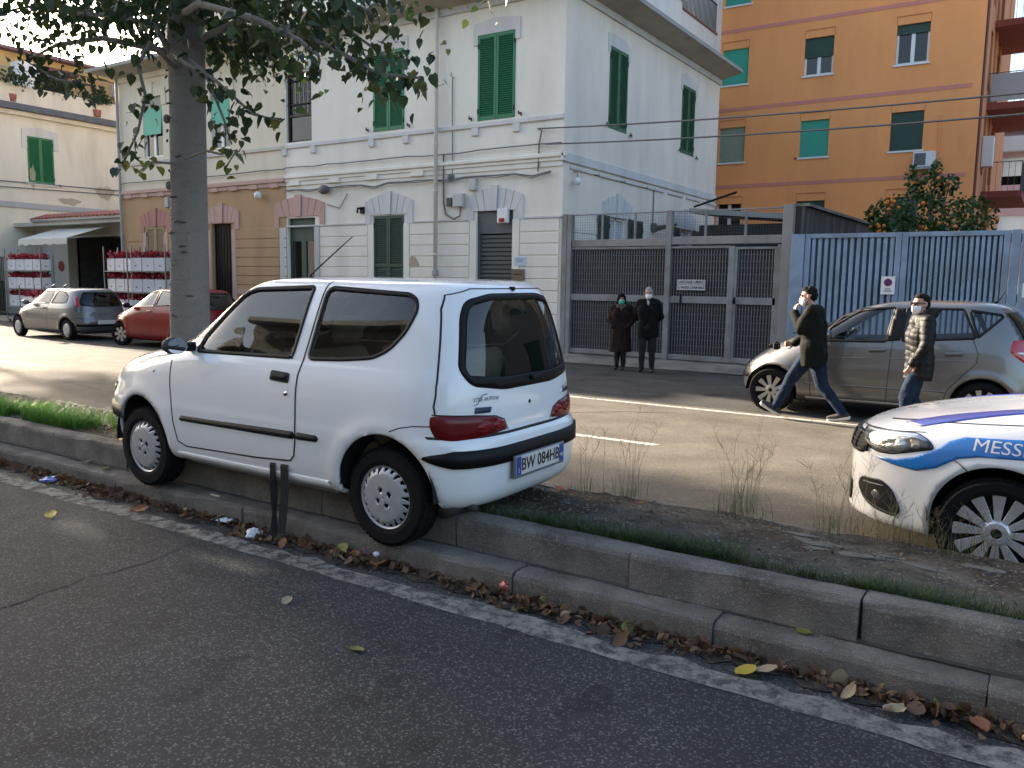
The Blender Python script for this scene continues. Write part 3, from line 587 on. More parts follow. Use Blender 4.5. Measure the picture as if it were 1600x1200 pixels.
    # door mirror
    for sy in (1, -1):
        e = empty('door_mirror', (1.66, sy*.70, .99), (0, 0, 0), root)
        mb = MB(); mb.cbox(-.045, .035, -.02 if sy > 0 else -.055, .055 if sy > 0 else .02, -.02, .038, .012); mb.build('mirror_foot', K['black'], e)
        mb = MB(); mb.ball((.0, sy*.125, .020), (.045, .078, .056), 18, 12); o = mb.build('mirror_shell', mat('mirror_shell_grey', (.05, .05, .052), .5, spec=.3), e, smooth=True)
        mb = MB(); mb.lathe([(.0, .0), (.97, 0), (1, .06)], 24, Matrix.Translation((-.044, sy*.125, .020)) @ Matrix.Rotation(R(-90), 4, 'Y') @ Matrix.Diagonal((.050, .071, .06, 1))); mb.build('mirror_glass', K['mirror'], e)
    # front bumper strip, head lamps, front grille (mostly hidden)
    car.ribbon('bumper_strip', [(.70, .49), (.4, .485), (-.4, .485), (-.70, .49)], 'F', .085, .018, K['black'], root, thick=.025)
    for sy in (1, -1):
        car.patch('head_lamp', smooth_poly([(sy*.66, .70), (sy*.42, .67), (sy*.40, .585), (sy*.62, .595)], .04), 'F', .012, mat('head_lamp_glass', (.35, .36, .38), .08, .3, coat=1), root, .02, .03)
    # underside, wheel housings, exhaust
    mb = MB(); mb.box(-.28, 2.45, -.46, .46, .19, .26); mb.build('underbody', K['interior'], root)
    mb = MB(); mb.lathe([(0, -.22), (.085, -.20), (.095, 0), (.085, .2), (0, .22)], 16, Matrix.Translation((-.30, .38, .235)) @ Matrix.Rotation(R(90), 4, 'X') @ Matrix.Diagonal((1, .7, 1, 1))); mb.tube([(-.36, .48, .24), (-.47, .50, .24)], .02, 10); mb.build('silencer', mat('rusty_exhaust', (.05, .04, .035), .7, .4, var=.4), root, smooth=True)
    for x in (0, 2.2): well(root, x, .335, .40, .70, .305, K['interior'])
    dash(root, 1.55, 2.05, .90, .62, .32, K['interior']); steering(root, 1.42, .33, .93, K['black']); seats(root, .92, .36, K['seat'], .28, .32)
    mb = MB(); mb.cbox(-.35, .02, -.52, .52, .80, .83, .008); mb.build('parcel_shelf', K['interior'], root)
    mb = MB(); mb.cbox(1.36, 1.40, -.10, .10, 1.25, 1.31, .012); mb.build('rear_view_mirror', K['black'], root)
    SC = mat('silver_wheel_cover', (.42, .43, .44), .38, .35, var=.08, vscale=20)
    for (x, y, z, s_) in ((0, .632, .27, 1), (2.2, .632, .27, 1), (0, -.632, .335, -1), (2.2, -.632, .335, -1)): wheel(root, x, y, z, .272, .182, .158, s_, 'cover', SC)
    return root
fiat = white_hatch()
# seat belt hanging from the shut door down to the gutter
e = empty('seat_belt', (-3.75, 3.27, .0)); tag(e, 'black seat belt hanging out under the shut door of the white hatchback', 'strap')
WEB = mat('belt_webbing', (.008, .008, .009), .85, bump=.1, bscale=400)
def belt(line, w, twist, nm):
    mb = MB(); V = []; n = len(line)
    for i, (p, ww, tw) in enumerate(zip(line, w, twist)):
        d = Vector((math.cos(tw), math.sin(tw), 0))*ww/2; nn = Vector((-math.sin(tw), math.cos(tw), 0))*.0018; P_ = Vector(p); V += [P_+d+nn, P_-d+nn, P_-d-nn, P_+d-nn]
    F = [(4*i+a, 4*i+(a+1) % 4, 4*i+4+(a+1) % 4, 4*i+4+a) for i in range(n-1) for a in range(4)]; mb.add(V, F+[(0, 1, 2, 3), (4*n-1, 4*n-2, 4*n-3, 4*n-4)]); mb.at(nm, WEB, e)
def belt_line(x0, y0, dx, z0=.50): return [(x0, y0+.015, z0), (x0, y0-.012, z0-.05), (x0, y0-.010, z0-.10), (x0, y0-.006, z0-.17), (x0+dx*.3, y0-.012, .25), (x0+dx*.6, y0-.02, .16), (x0+dx, y0-.035, .05), (x0+dx, y0-.05, .012)]
belt(belt_line(-3.745, 3.275, -.01), [.062]*8, [0, 0, 0, .03, .05, .08, .05, 0], 'webbing'); belt(belt_line(-3.845, 3.275, .03), [.046, .046, .046, .044, .04, .03, .045, .045], [0, 0, .1, .7, 1.0, 1.4, .6, .2], 'webbing')
mb = MB(); mb.add([(-3.86, 3.205, .010), (-3.72, 3.20, .012), (-3.73, 3.165, .012), (-3.84, 3.17, .010), (-3.86, 3.205, .004), (-3.72, 3.20, .004), (-3.73, 3.165, .004), (-3.84, 3.17, .004)], [(0, 1, 2, 3), (4, 5, 1, 0), (5, 6, 2, 1), (6, 7, 3, 2), (7, 4, 0, 3)]); mb.at('belt_loop', WEB, e)
# ---------------------------------------------------------------- municipal police saloon on the far carriageway
def police():
    hx = -.19; root = empty('police_car', (hx+2.64, 6.27, ZF), (0, 0, R(180))); tag(root, 'white municipal police car with blue stripes and lettering at the right edge', 'car')
    W_ = carpaint('police_white_paint', (.80, .805, .82), 0, .25, .02)
    rows = [(.17, -.70, 3.36, .72), (.20, -.78, 3.50, .80), (.24, -.85, 3.585, .845), (.30, -.87, 3.575, .868), (.42, -.90, 3.575, .882), (.55, -.92, 3.58, .888), (.66, -.92, 3.575, .890), (.74, -.92, 3.555, .886), (.80, -.91, 3.50, .876), (.86, -.90, 3.38, .858), (.91, -.89, 3.22, .838), (.96, -.88, 2.98, .815), (1.00, -.86, 2.70, .795), (1.03, -.83, 2.48, .78), (1.06, -.72, 2.30, .765), (1.15, -.55, 2.08, .72), (1.25, -.35, 1.85, .67), (1.35, -.1, 1.62, .62), (1.42, .1, 1.42, .57), (1.46, .3, 1.2, .48), (1.475, .55, .95, .30), (1.4785, .62, .86, .14)]
    car = Car(rows, 1.1, (7, 3.2), (5.5, 2.4), [(0, .33, .36), (2.64, .33, .36)], 130, 380, .012)
    fw_ = smooth_poly([(2.02, 1.06), (1.45, 1.36), (1.0, 1.40), (.98, 1.05)], .03); rw_ = smooth_poly([(.90, 1.05), (.92, 1.40), (.5, 1.38), (.05, 1.22), (-.1, 1.06)], .03); ws = smooth_poly([(.52, 1.37), (-.52, 1.37), (-.68, 1.09), (0, 1.06), (.68, 1.09)], .05)
    fog = smooth_poly([(3.43, .485), (3.30, .500), (3.23, .455), (3.175, .34), (3.20, .30), (3.33, .315), (3.41, .355), (3.455, .43)], .03)
    for s_ in 'LR':
        car.cut(fw_, s_, 'side_window'); car.cut(rw_, s_, 'side_window'); car.cut(arch_poly(0, .33, .36), s_); car.cut(arch_poly(2.64, .345, .362), s_)
    car.cut(ws, 'F', 'windscreen')
    car.body(root, W_); car.panes(root, K['glass_dark']); finish_windows(car, root, [('L', fw_), ('L', rw_)], .03)
    gap = bpy.data.materials['panel_gap']; BLUE = mat('police_blue', (.012, .16, .50), .3, coat=.6); BLUE2 = mat('police_bonnet_blue', (.05, .075, .36), .3, coat=.6)
    hl = smooth_poly([(3.455, .800), (3.10, .830), (3.03, .800), (3.00, .762), (3.09, .735), (3.24, .690), (3.33, .680), (3.40, .695), (3.455, .745)], .022)
    LENS = glassmat('lamp_glass', (.93, .95, .96), refl=.55)
    for s_ in 'LR':
        car.patch('lamp_housing', hl, s_, .003, mat('lamp_housing_dark', (.03, .03, .034), .3), root, .015)
        h = car.patch('head_lamp', hl, s_, .024, LENS, root, .015, .025, base=.008)
        car.patch('reflector', smooth_poly([(3.43, .79), (3.30, .80), (3.24, .75), (3.27, .705), (3.36, .70), (3.42, .73)], .02), s_, .010, K['chrome'], root, .012, .03, base=.004)
        car.patch('projector', circle(3.195, .752, .042, 24), s_, .016, mat('projector_glass', (.35, .36, .38), .05, .7), root, .008, .035, base=.004)
        car.patch('reflector', smooth_poly([(3.15, .80), (3.08, .80), (3.07, .755), (3.13, .735)], .012), s_, .009, mat('amber_reflector', (.28, .22, .17), .15, .6), root, .01, .02, base=.004)
        car.patch('light_strip', [(3.43, .796), (3.10, .822), (3.07, .812), (3.42, .782)], s_, .012, mat('light_strip_silver', (.6, .61, .63), .2, .5), root, .008)
        car.ribbon('lamp_seal', hl, s_, .010, .004, K['black'], root, closed=True)
        car.patch('fog_recess', fog, s_, .003, K['black'], root, .015); car.ribbon('fog_bezel', fog, s_, .016, .010, mat('bezel_black', (.01, .01, .011), .5, spec=.3), root, closed=True, thick=.012)
        car.patch('fog_lamp', circle(3.33, .40, .035, 20), s_, .012, mat('fog_glass', (.12, .125, .13), .08, .3), root, .008, .03, base=.003)
        car.ribbon('fog_blade', [(3.42, .46), (3.28, .47)], s_, .012, .010, mat('blade_grey', (.04, .04, .042), .5), root)
        car.patch('blue_stripe', [(3.37, .648), (3.23, .660), (3.11, .695), (2.985, .765), (2.925, .815), (2.84, .850), (2.55, .872), (1.2, .885), (-.6, .90), (-.6, .79), (1.2, .775), (2.54, .765), (2.76, .752), (2.87, .725), (2.98, .652), (3.09, .615), (3.22, .622)], s_, .002, BLUE, root, .011)
        car.ribbon('panel_gap', [(2.98, .76), (2.86, .70), (2.80, .655)], s_, .005, .003, gap, root)
        car.ribbon('panel_gap', [(3.30, .868), (3.13, .895), (2.9, .915), (2.45, .955)], s_, .005, .0012, gap, root); car.ribbon('panel_gap', [(2.10, 1.02), (2.06, .7), (2.08, .35), (1.2, .30), (1.06, .32), (1.03, 1.04)], s_, .006, .001, gap, root)
    car.text('side_lettering', 'MESSINA', .098, K['white'], root, 'L', 2.80, .812, .009, align='LEFT', shear=.12, bold=.0, sx=1.16)
    # bonnet stripe and nozzle
    for sy in (1, -1):
        car.patch('bonnet_stripe', [(sy*.53, .872), (sy*.64, .868), (sy*.645, .92), (sy*.625, .96), (sy*.60, .985), (sy*.575, 1.008), (sy*.47, 1.008), (sy*.495, .985), (sy*.515, .96), (sy*.53, .92)], 'F', .0025, BLUE2, root, .012)
    mb = MB(); p = car.PN([(.42, 1.015)], 'F', .006)[0]; mb.cbox(p[0]-.03, p[0]+.03, .39, .43, p[2]-.008, p[2]+.012, .004); mb.build('washer_nozzle', K['black'], root)
    car.ribbon('panel_gap', [(.70, .845), (.60, .82), (.30, .80), (0, .795), (-.30, .80), (-.60, .82), (-.70, .845)], 'F', .006, .001, gap, root)
    # grille
    mb_bk = car.patch('grille', smooth_poly([(.58, .78), (.52, .64), (-.52, .64), (-.58, .78), (0, .775)], .03), 'F', .004, K['black'], root, .02)
    for i in range(5): car.ribbon('grille_bar', [(.56-.012*i, .765-.026*i), (.3, .76-.026*i), (-.3, .76-.026*i), (-.56+.012*i, .765-.026*i)], 'F', .008, .016, K['chrome'] if i == 0 else mat('grille_black', (.03, .03, .03), .2), root, thick=.014)
    for i in range(9): car.ribbon('grille_tooth', [(.55-.135*i, .66), (.55-.135*i, .765)], 'F', .010, .018, K['black'], root, thick=.014)
    car.patch('lower_intake', smooth_poly([(.36, .42), (.34, .28), (-.34, .28), (-.36, .42)], .03), 'F', .004, K['black'], root, .03)
    LIP = mat('scuffed_lip', (.33, .32, .30), .6, var=.3, vscale=12, col2=(.06, .06, .06), mix=(.55, .6), mscale=9)
    car.ribbon('bumper_lip', [(3.42, .222), (3.25, .212), (3.03, .20)], 'L', .03, .005, LIP, root)
    mb = MB(); mb.box(-.5, 3.1, -.6, .6, .19, .26); mb.build('underbody', K['interior'], root)
    for x in (0, 2.64): well(root, x, .37, .45, .84, .345, K['interior'])
    dash(root, 1.9, 2.35, .98, .68, .30, K['interior']); seats(root, 1.0, .35, K['interior'], .2, .36); steering(root, 1.75, .36, 1.0, K['black'])
    ALL = mat('police_alloy', (.62, .62, .64), .32, .6, var=.1, vscale=15)
    for x in (0, 2.64):
        for s_ in (1, -1): wheel(root, x, s_*.775, .318, .318, .235, .20, s_, 'multi', ALL)
    return root
police_car = police()
# ---------------------------------------------------------------- silver compact MPV
def mpv():
    root = empty('silver_compact_car', (-.69, 12.42, ZF), (0, 0, R(180))); tag(root, 'silver five-door compact car with sloping nose parked before the blue gate', 'car')
    S_ = carpaint('silver_car_paint', (.18, .176, .168), .65, .34, .05, (.14, .13, .115))
    rows = [(.18, -.50, 3.02, .72), (.22, -.60, 3.08, .80), (.28, -.66, 3.13, .845), (.42, -.68, 3.155, .872), (.55, -.67, 3.13, .882), (.65, -.65, 3.06, .882), (.75, -.63, 2.95, .876), (.85, -.60, 2.80, .866), (.95, -.57, 2.63, .850), (1.02, -.55, 2.48, .832), (1.08, -.53, 2.34, .815), (1.18, -.49, 2.14, .782), (1.28, -.43, 1.94, .745), (1.38, -.36, 1.74, .705), (1.47, -.28, 1.53, .665), (1.53, -.20, 1.33, .62), (1.565, -.08, 1.10, .55), (1.585, .10, .90, .42), (1.595, .28, .72, .24), (1.5965, .36, .64, .12)]
    car = Car(rows, 1.1, (7, 3.2), (4.2, 2.8), [(0, .31, .36), (2.57, .31, .36)], 90, 280, .02)
    w1 = smooth_poly([(1.98, 1.03), (1.72, 1.36), (1.45, 1.46), (1.06, 1.49), (1.13, 1.05)], .03); w2 = smooth_poly([(.94, 1.07), (.92, 1.49), (.28, 1.49), (.11, 1.14)], .03); w3 = smooth_poly([(.21, 1.48), (-.13, 1.43), (-.15, 1.40), (.09, 1.15)], .02)
    ws = smooth_poly([(.58, 1.45), (-.58, 1.45), (-.72, 1.10), (0, 1.06), (.72, 1.10)], .05); rw = smooth_poly([(.55, 1.46), (-.55, 1.46), (-.66, 1.10), (0, 1.05), (.66, 1.10)], .05)
    for s_ in 'LR':
        for w in (w1, w2, w3): car.cut(w, s_, 'side_window')
        car.cut(arch_poly(0, .31, .345), s_); car.cut(arch_poly(2.57, .31, .345), s_)
    car.cut(ws, 'F', 'windscreen'); car.cut(rw, 'B', 'rear_window'); car.body(root, S_); car.panes(root, K['glass']); finish_windows(car, root, [('L', w1), ('L', w2), ('L', w3)], .03); gap = bpy.data.materials['panel_gap']
    car.ribbon('window_seal', ws, 'F', .03, .003, K['black'], root, closed=True)
    RED = mat('rear_lamp_red', (.38, .008, .012), .15, coat=1)
    for s_ in 'LR':
        car.patch('pillar_trim', [(1.055, 1.485), (1.125, 1.055), (.955, 1.075), (.935, 1.485)], s_, .0025, K['black'], root, .03)
        car.ribbon('panel_gap', [(1.03, 1.51), (1.05, 1.02), (1.08, .27)], s_, .009, .001, gap, root); car.ribbon('panel_gap', [(.15, 1.15), (.07, .95), (.08, .84), (.20, .70), (.37, .50), (.44, .27)], s_, .009, .001, gap, root); car.ribbon('panel_gap', [(2.05, 1.03), (2.08, .8), (2.03, .27)], s_, .009, .001, gap, root)
        car.ribbon('character_line', [(2.1, .44), (.4, .46)], s_, .022, .004, S_, root, thick=.012); car.ribbon('waist_line', [(1.9, .80), (1.0, .845), (.1, .86)], s_, .012, .002, S_, root)
        for hx in (1.22, .33):
            car.patch('handle_cup', smooth_poly([(hx+.11, .90), (hx-.11, .915), (hx-.10, .975), (hx+.10, .965)], .03), s_, .002, mat('handle_cup_dark', (.07, .07, .07), .5), root, .02)
            car.ribbon('door_handle', [(hx+.10, .935), (hx-.10, .95)], s_, .028, .022, S_, root, thick=.018)
        car.patch('tail_lamp', smooth_poly([(-.27, 1.14), (-.25, .98), (-.40, .86), (-.50, .82), (-.50, 1.14)], .03), s_, .014, RED, root, .02, .04); car.patch('reverse_lamp', [(-.31, .975), (-.46, .93), (-.47, .955), (-.36, .985)], s_, .018, K['white'], root, .012)
        car.patch('head_lamp', smooth_poly([(3.03, .66), (2.72, .80), (2.62, .81), (2.80, .66), (2.98, .58)], .03), s_, .012, mat('mpv_lamp_glass', (.55, .54, .50), .1, .4, coat=1), root, .02, .03)
        car.ribbon('sill_trim', [(2.1, .235), (.45, .245)], s_, .05, .01, mat('sill_chrome', (.40, .39, .37), .3, .6), root)
    car.ribbon('bumper_strip', [(.7, .47), (0, .47), (-.7, .47)], 'F', .05, .01, K['black'], root); car.patch('grille', smooth_poly([(.28, .70), (.24, .58), (-.24, .58), (-.28, .70)], .03), 'F', .006, K['black'], root, .02)
    mb = MB(); mb.tube([(2.35, .62, 1.10), (2.28, .2, 1.135)], .012, 6); mb.tube([(2.38, .1, 1.09), (2.30, -.4, 1.13)], .012, 6); mb.build('wiper', K['black'], root)
    for sy in (1, -1):
        e = empty('door_mirror', (1.84, sy*.87, 1.08), (0, 0, 0), root); mb = MB(); mb.ball((0, sy*.10, .04), (.07, .11, .075), 14, 10); mb.build('mirror_shell', S_, e, smooth=True); mb = MB(); mb.cbox(-.04, .04, -.06, .06, -.03, .03, .01); mb.build('mirror_foot', K['black'], e)
    mb = MB(); mb.tube([(-.02, .1, 1.575), (-.06, .1, 1.60), (-.14, .1, 1.74)], [.018, .008, .003], 6); mb.build('aerial', K['black'], root)
    mb = MB(); mb.box(-.4, 2.75, -.6, .6, .2, .27); mb.build('underbody', K['interior'], root)
    for x in (0, 2.57): well(root, x, .355, .45, .83, .31, K['interior'])
    dash(root, 1.8, 2.35, 1.03, .70, .40, K['interior']); seats(root, 1.05, .5, K['interior'], .25, .36); steering(root, 1.68, .36, 1.08, K['black'])
    AL = mat('mpv_alloy', (.48, .46, .43), .35, .6, var=.1, vscale=15)
    for x in (0, 2.57):
        for s_ in (1, -1): wheel(root, x, s_*.775, .305, .305, .215, .19, s_, 'split10', AL)
    return root
mpv_car = mpv()
# ---------------------------------------------------------------- small hatchbacks on the far left
def small_hatch(name, label, loc, rows, wins, rearwin, ws, paint, wb, wheel_r, ww, style, lampspec, extra, front=(4.2, 2.8), steer=0.):
    root = empty(name, loc, (0, 0, R(180))); tag(root, label, 'car'); car = Car(rows, wb*.45, (7, 3.2), front, [(0, .30, .34), (wb, .30, .34)], 64, 200, .018)
    for s_ in 'LR':
        for w in wins: car.cut(w, s_, 'side_window')
        car.cut(arch_poly(0, .30, .335), s_); car.cut(arch_poly(wb, .30, .335), s_)
    car.cut(rearwin, 'B', 'rear_window'); car.cut(ws, 'F', 'windscreen'); car.body(root, paint); car.panes(root, K['glass_dark'] if extra.get('dark') else K['glass']); finish_windows(car, root, [('L', w) for w in wins], .028); gap = bpy.data.materials['panel_gap']
    car.ribbon('window_seal', rearwin, 'B', .03, .003, K['black'], root, closed=True); RED = bpy.data.materials['rear_lamp_red']
    for s_ in 'LR':
        for ln in extra['gaps']: car.ribbon('panel_gap', ln, s_, .010, .001, gap, root)
        for hx, hz in extra['handles']: car.ribbon('door_handle', [(hx+.08, hz), (hx-.08, hz+.005)], s_, .032, .018, extra.get('handle_mat', paint), root, thick=.016)
        car.patch('head_lamp', extra['head'], s_, .012, bpy.data.materials['mpv_lamp_glass'], root, .02, .03)
    for sy in (1, -1): car.patch('tail_lamp', [(sy*a, b) for a, b in extra['tail']], 'B', .014, RED, root, .02, .03)
    car.ribbon('bumper_strip', [(.72, .42), (0, .415), (-.72, .42)], 'B', .07, .01, K['black'], root)
    mb = MB(); p = car.PN([(0, extra['plate'])], 'B', .012)[0]; mb.cbox(p[0]-.006, p[0]+.01, -.26, .26, p[2]-.055, p[2]+.055, .003); mb.build('number_plate', bpy.data.materials['plate_white'], root)
    for sy in (1, -1):
        e = empty('door_mirror', (extra['mir'][0], sy*.82, extra['mir'][1]), (0, 0, 0), root); mb = MB(); mb.ball((0, sy*.10, .03), (.06, .10, .07), 12, 8); mb.build('mirror_shell', extra.get('mirror_mat', K['black']), e, smooth=True); mb = MB(); mb.cbox(-.03, .03, -.06, .06, -.03, .02, .008); mb.build('mirror_foot', K['black'], e)
    mb = MB(); mb.box(-.3, wb+.3, -.55, .55, .2, .27); mb.build('underbody', K['interior'], root)
    for x in (0, wb): well(root, x, .345, .42, .78, .30, K['interior'])
    dash(root, wb*.68, wb*.9, .92, .64, .34, K['interior']); seats(root, wb*.38, .42, K['interior'], .15, .34); steering(root, wb*.62, .34, .98, K['black'])
    for x in (0, wb):
        for s_ in (1, -1): wheel(root, x, s_*.72, wheel_r, wheel_r, ww, .175, s_, style, extra['rim'], steer=steer if x else 0.)
    return root, car
OP = carpaint('grey_silver_paint', (.13, .13, .138), .5, .34, .05, (.10, .098, .095))
rows = [(.18, -.45, 3.02, .70), (.23, -.54, 3.10, .78), (.30, -.60, 3.15, .81), (.45, -.63, 3.18, .825), (.55, -.62, 3.16, .826), (.60, -.595, 3.14, .825), (.70, -.58, 3.08, .82), (.78, -.57, 2.96, .81), (.86, -.55, 2.75, .795), (.92, -.54, 2.52, .78), (.97, -.53, 2.32, .765), (1.08, -.50, 2.10, .725), (1.20, -.45, 1.85, .675), (1.30, -.39, 1.62, .63), (1.37, -.32, 1.42, .58), (1.41, -.22, 1.2, .50), (1.43, -.05, .9, .34), (1.436, .10, .78, .16)]
wins = [smooth_poly([(1.98, .975), (1.42, 1.335), (.78, 1.36), (.92, 1.0)], .03), smooth_poly([(.80, 1.01), (.66, 1.355), (.30, 1.33), (.07, 1.20), (.05, 1.05), (.15, 1.02)], .04)]
opel, oc = small_hatch('grey_hatchback', 'grey silver three-door hatchback with roof bar feet ahead of the red car', (-22.72, 13.03, ZF), [(z, a, b, w) for z, a, b, w in rows], wins, smooth_poly([(.46, 1.31), (-.46, 1.31), (-.62, .98), (-.35, .94), (.35, .94), (.62, .98)], .05), smooth_poly([(.52, 1.30), (-.52, 1.30), (-.66, 1.0), (0, .96), (.66, 1.0)], .05), OP, 2.62, .29, .19, 'cover', None,
    dict(dark=1, gaps=[[(.86, 1.38), (.93, .98), (.97, .85), (.95, .45), (1.0, .28), (2.05, .27), (2.1, .9)], [(-.5, .62), (-.3, .60), (-.2, .57)]], handles=[(1.08, .86)], head=smooth_poly([(3.08, .66), (2.78, .80), (2.72, .77), (2.9, .62)], .03), tail=smooth_poly([(.635, 1.20), (.57, 1.24), (.60, .92), (.70, .92)], .02), plate=.50, mir=(1.86, .98), mirror_mat=OP, handle_mat=K['black'], rim=mat('opel_cover', (.5, .5, .5), .4, .3)))
mb = MB()
for x in (1.25, .62): mb.tube([(x, .47, 1.41), (x, .46, 1.47), (x-.06, .42, 1.52)], [.025, .018, .014], 8); mb.tube([(x, -.47, 1.41), (x, -.46, 1.47), (x-.06, -.42, 1.52)], [.025, .018, .014], 8)
mb.build('roof_bar_foot', K['black'], opel)
RD = mat('red_car_paint', (.19, .003, .007), .16, 0, var=.05, spec=.3)
rows = [(.18, -.50, 3.08, .72), (.23, -.60, 3.16, .79), (.30, -.66, 3.21, .825), (.45, -.70, 3.24, .84), (.58, -.69, 3.22, .842), (.68, -.66, 3.16, .84), (.78, -.63, 3.02, .832), (.86, -.61, 2.84, .82), (.93, -.59, 2.62, .805), (.99, -.57, 2.42, .79), (1.10, -.53, 2.18, .75), (1.22, -.47, 1.92, .70), (1.33, -.40, 1.66, .65), (1.41, -.30, 1.42, .60), (1.46, -.16, 1.12, .50), (1.48, .05, .86, .32), (1.486, .18, .74, .16)]
wins = [smooth_poly([(2.12, 1.0), (1.50, 1.38), (1.02, 1.42), (1.08, 1.04)], .03), smooth_poly([(.98, 1.05), (.94, 1.42), (.35, 1.40), (.05, 1.22), (.10, 1.10)], .03)]
red, rc_ = small_hatch('red_hatchback', 'red hatchback parked behind the tree trunk with its front wheel turned', (-17.65, 13.03, ZF), rows, wins, smooth_poly([(.48, 1.38), (-.48, 1.38), (-.62, 1.04), (-.3, 1.0), (.3, 1.0), (.62, 1.04)], .05), smooth_poly([(.52, 1.35), (-.52, 1.35), (-.68, 1.02), (0, .98), (.68, 1.02)], .05), RD, 2.52, .295, .20, 'plain', None,
    dict(gaps=[[(1.04, 1.44), (1.05, .99), (1.02, .30), (2.02, .28), (2.1, .92)], [(.1, 1.1), (.05, .7), (.35, .5), (.4, .28)]], handles=[(1.2, .91), (.22, .95)], head=smooth_poly([(3.10, .70), (2.70, .88), (2.62, .86), (2.86, .66)], .03), tail=smooth_poly([(.72, .98), (.61, 1.30), (.55, 1.30), (.60, .92)], .02), plate=.62, mir=(1.98, 1.02), rim=mat('red_car_rim', (.4, .4, .4), .35, .6)), steer=R(14))
# ------------------------------------------------------------------ buildings
def plaster(name, col, stain=None, var=.07, st=(1, 1, .22)):
    return mat(name, col, .9, var=var, vscale=1.3, bump=.12, bscale=50, col2=stain or tuple(c*.82 for c in col), mix=(.48, .72), mscale=1.1, stretch=st)
WHITE_P = plaster('white_plaster', (.78, .735, .645), (.67, .63, .555)); GREY_P = plaster('grey_plaster', (.54, .53, .52)); CREAM_P = plaster('cream_plaster', (.70, .625, .49), (.62, .55, .43)); OCHRE_P = plaster('ochre_plaster', (.44, .275, .15), (.37, .24, .135)); PINK_P = plaster('pink_plaster', (.52, .34, .28), (.45, .30, .25)); LIL_P = plaster('lilac_grey_plaster', (.62, .60, .585))
GREEN = mat('green_shutter_paint', (.010, .155, .060), .45, var=.08, vscale=4); DGREEN = mat('dark_green_paint', (.018, .055, .038), .5, var=.1); TEAL = mat('turquoise_blind', (.045, .36, .26), .6, var=.05, vscale=3)
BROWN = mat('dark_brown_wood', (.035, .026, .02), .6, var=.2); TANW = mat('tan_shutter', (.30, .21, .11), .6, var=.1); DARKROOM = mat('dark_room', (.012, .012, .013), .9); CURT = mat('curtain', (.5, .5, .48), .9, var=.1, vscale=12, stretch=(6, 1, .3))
class Wall:
    """wall in a vertical plane: u along, z up, n outward depth; maps to world"""
    def __init__(s, ax, pos, sgn): s.ax, s.pos, s.sgn = ax, pos, sgn      # ax 'x': u = X, plane Y = pos, outward = sgn*Y ; ax 'y': u = Y, plane X = pos
    def p(s, u, z, d=0.): return (u, s.pos+s.sgn*d, z) if s.ax == 'x' else (s.pos+s.sgn*d, u, z)
    def box(s, mb, u0, u1, z0, z1, d0, d1, b=0.):
        a, c = s.p(u0, z0, d0), s.p(u1, z1, d1); lo = [min(x, y) for x, y in zip(a, c)]; hi = [max(x, y) for x, y in zip(a, c)]
        return mb.cbox(lo[0], hi[0], lo[1], hi[1], lo[2], hi[2], b) if b else mb.box(lo[0], hi[0], lo[1], hi[1], lo[2], hi[2])
    def sheet(s, mb, u0, u1, z0, z1, holes, depth=.22, step=None):
        us = sorted({u0, u1, *[h[0] for h in holes], *[h[1] for h in holes]}); zs = sorted({z0, z1, *[h[2] for h in holes], *[h[3] for h in holes]})
        for i in range(len(us)-1):
            for j in range(len(zs)-1):
                cu, cz = (us[i]+us[i+1])/2, (zs[j]+zs[j+1])/2
                if any(h[0] < cu < h[1] and h[2] < cz < h[3] for h in holes): continue
                mb.quad(s.p(us[i], zs[j]), s.p(us[i+1], zs[j]), s.p(us[i+1], zs[j+1]), s.p(us[i], zs[j+1]))
        for h in holes:
            a, b, c, d = h[:4]
            for q in (((a, c), (a, d)), ((b, d), (b, c)), ((a, d), (b, d)), ((b, c), (a, c))):
                mb.quad(s.p(*q[0]), s.p(*q[1]), s.p(*q[1], -depth), s.p(*q[0], -depth))
    def poly(s, mb, pts, d0, d1):
        n = len(pts); V = [s.p(u, z, d1) for u, z in pts]+[s.p(u, z, d0) for u, z in pts]
        mb.add(V, [tuple(range(n)), tuple(range(n, 2*n))[::-1]]+[(i, (i+1) % n, n+(i+1) % n, n+i) for i in range(n)])
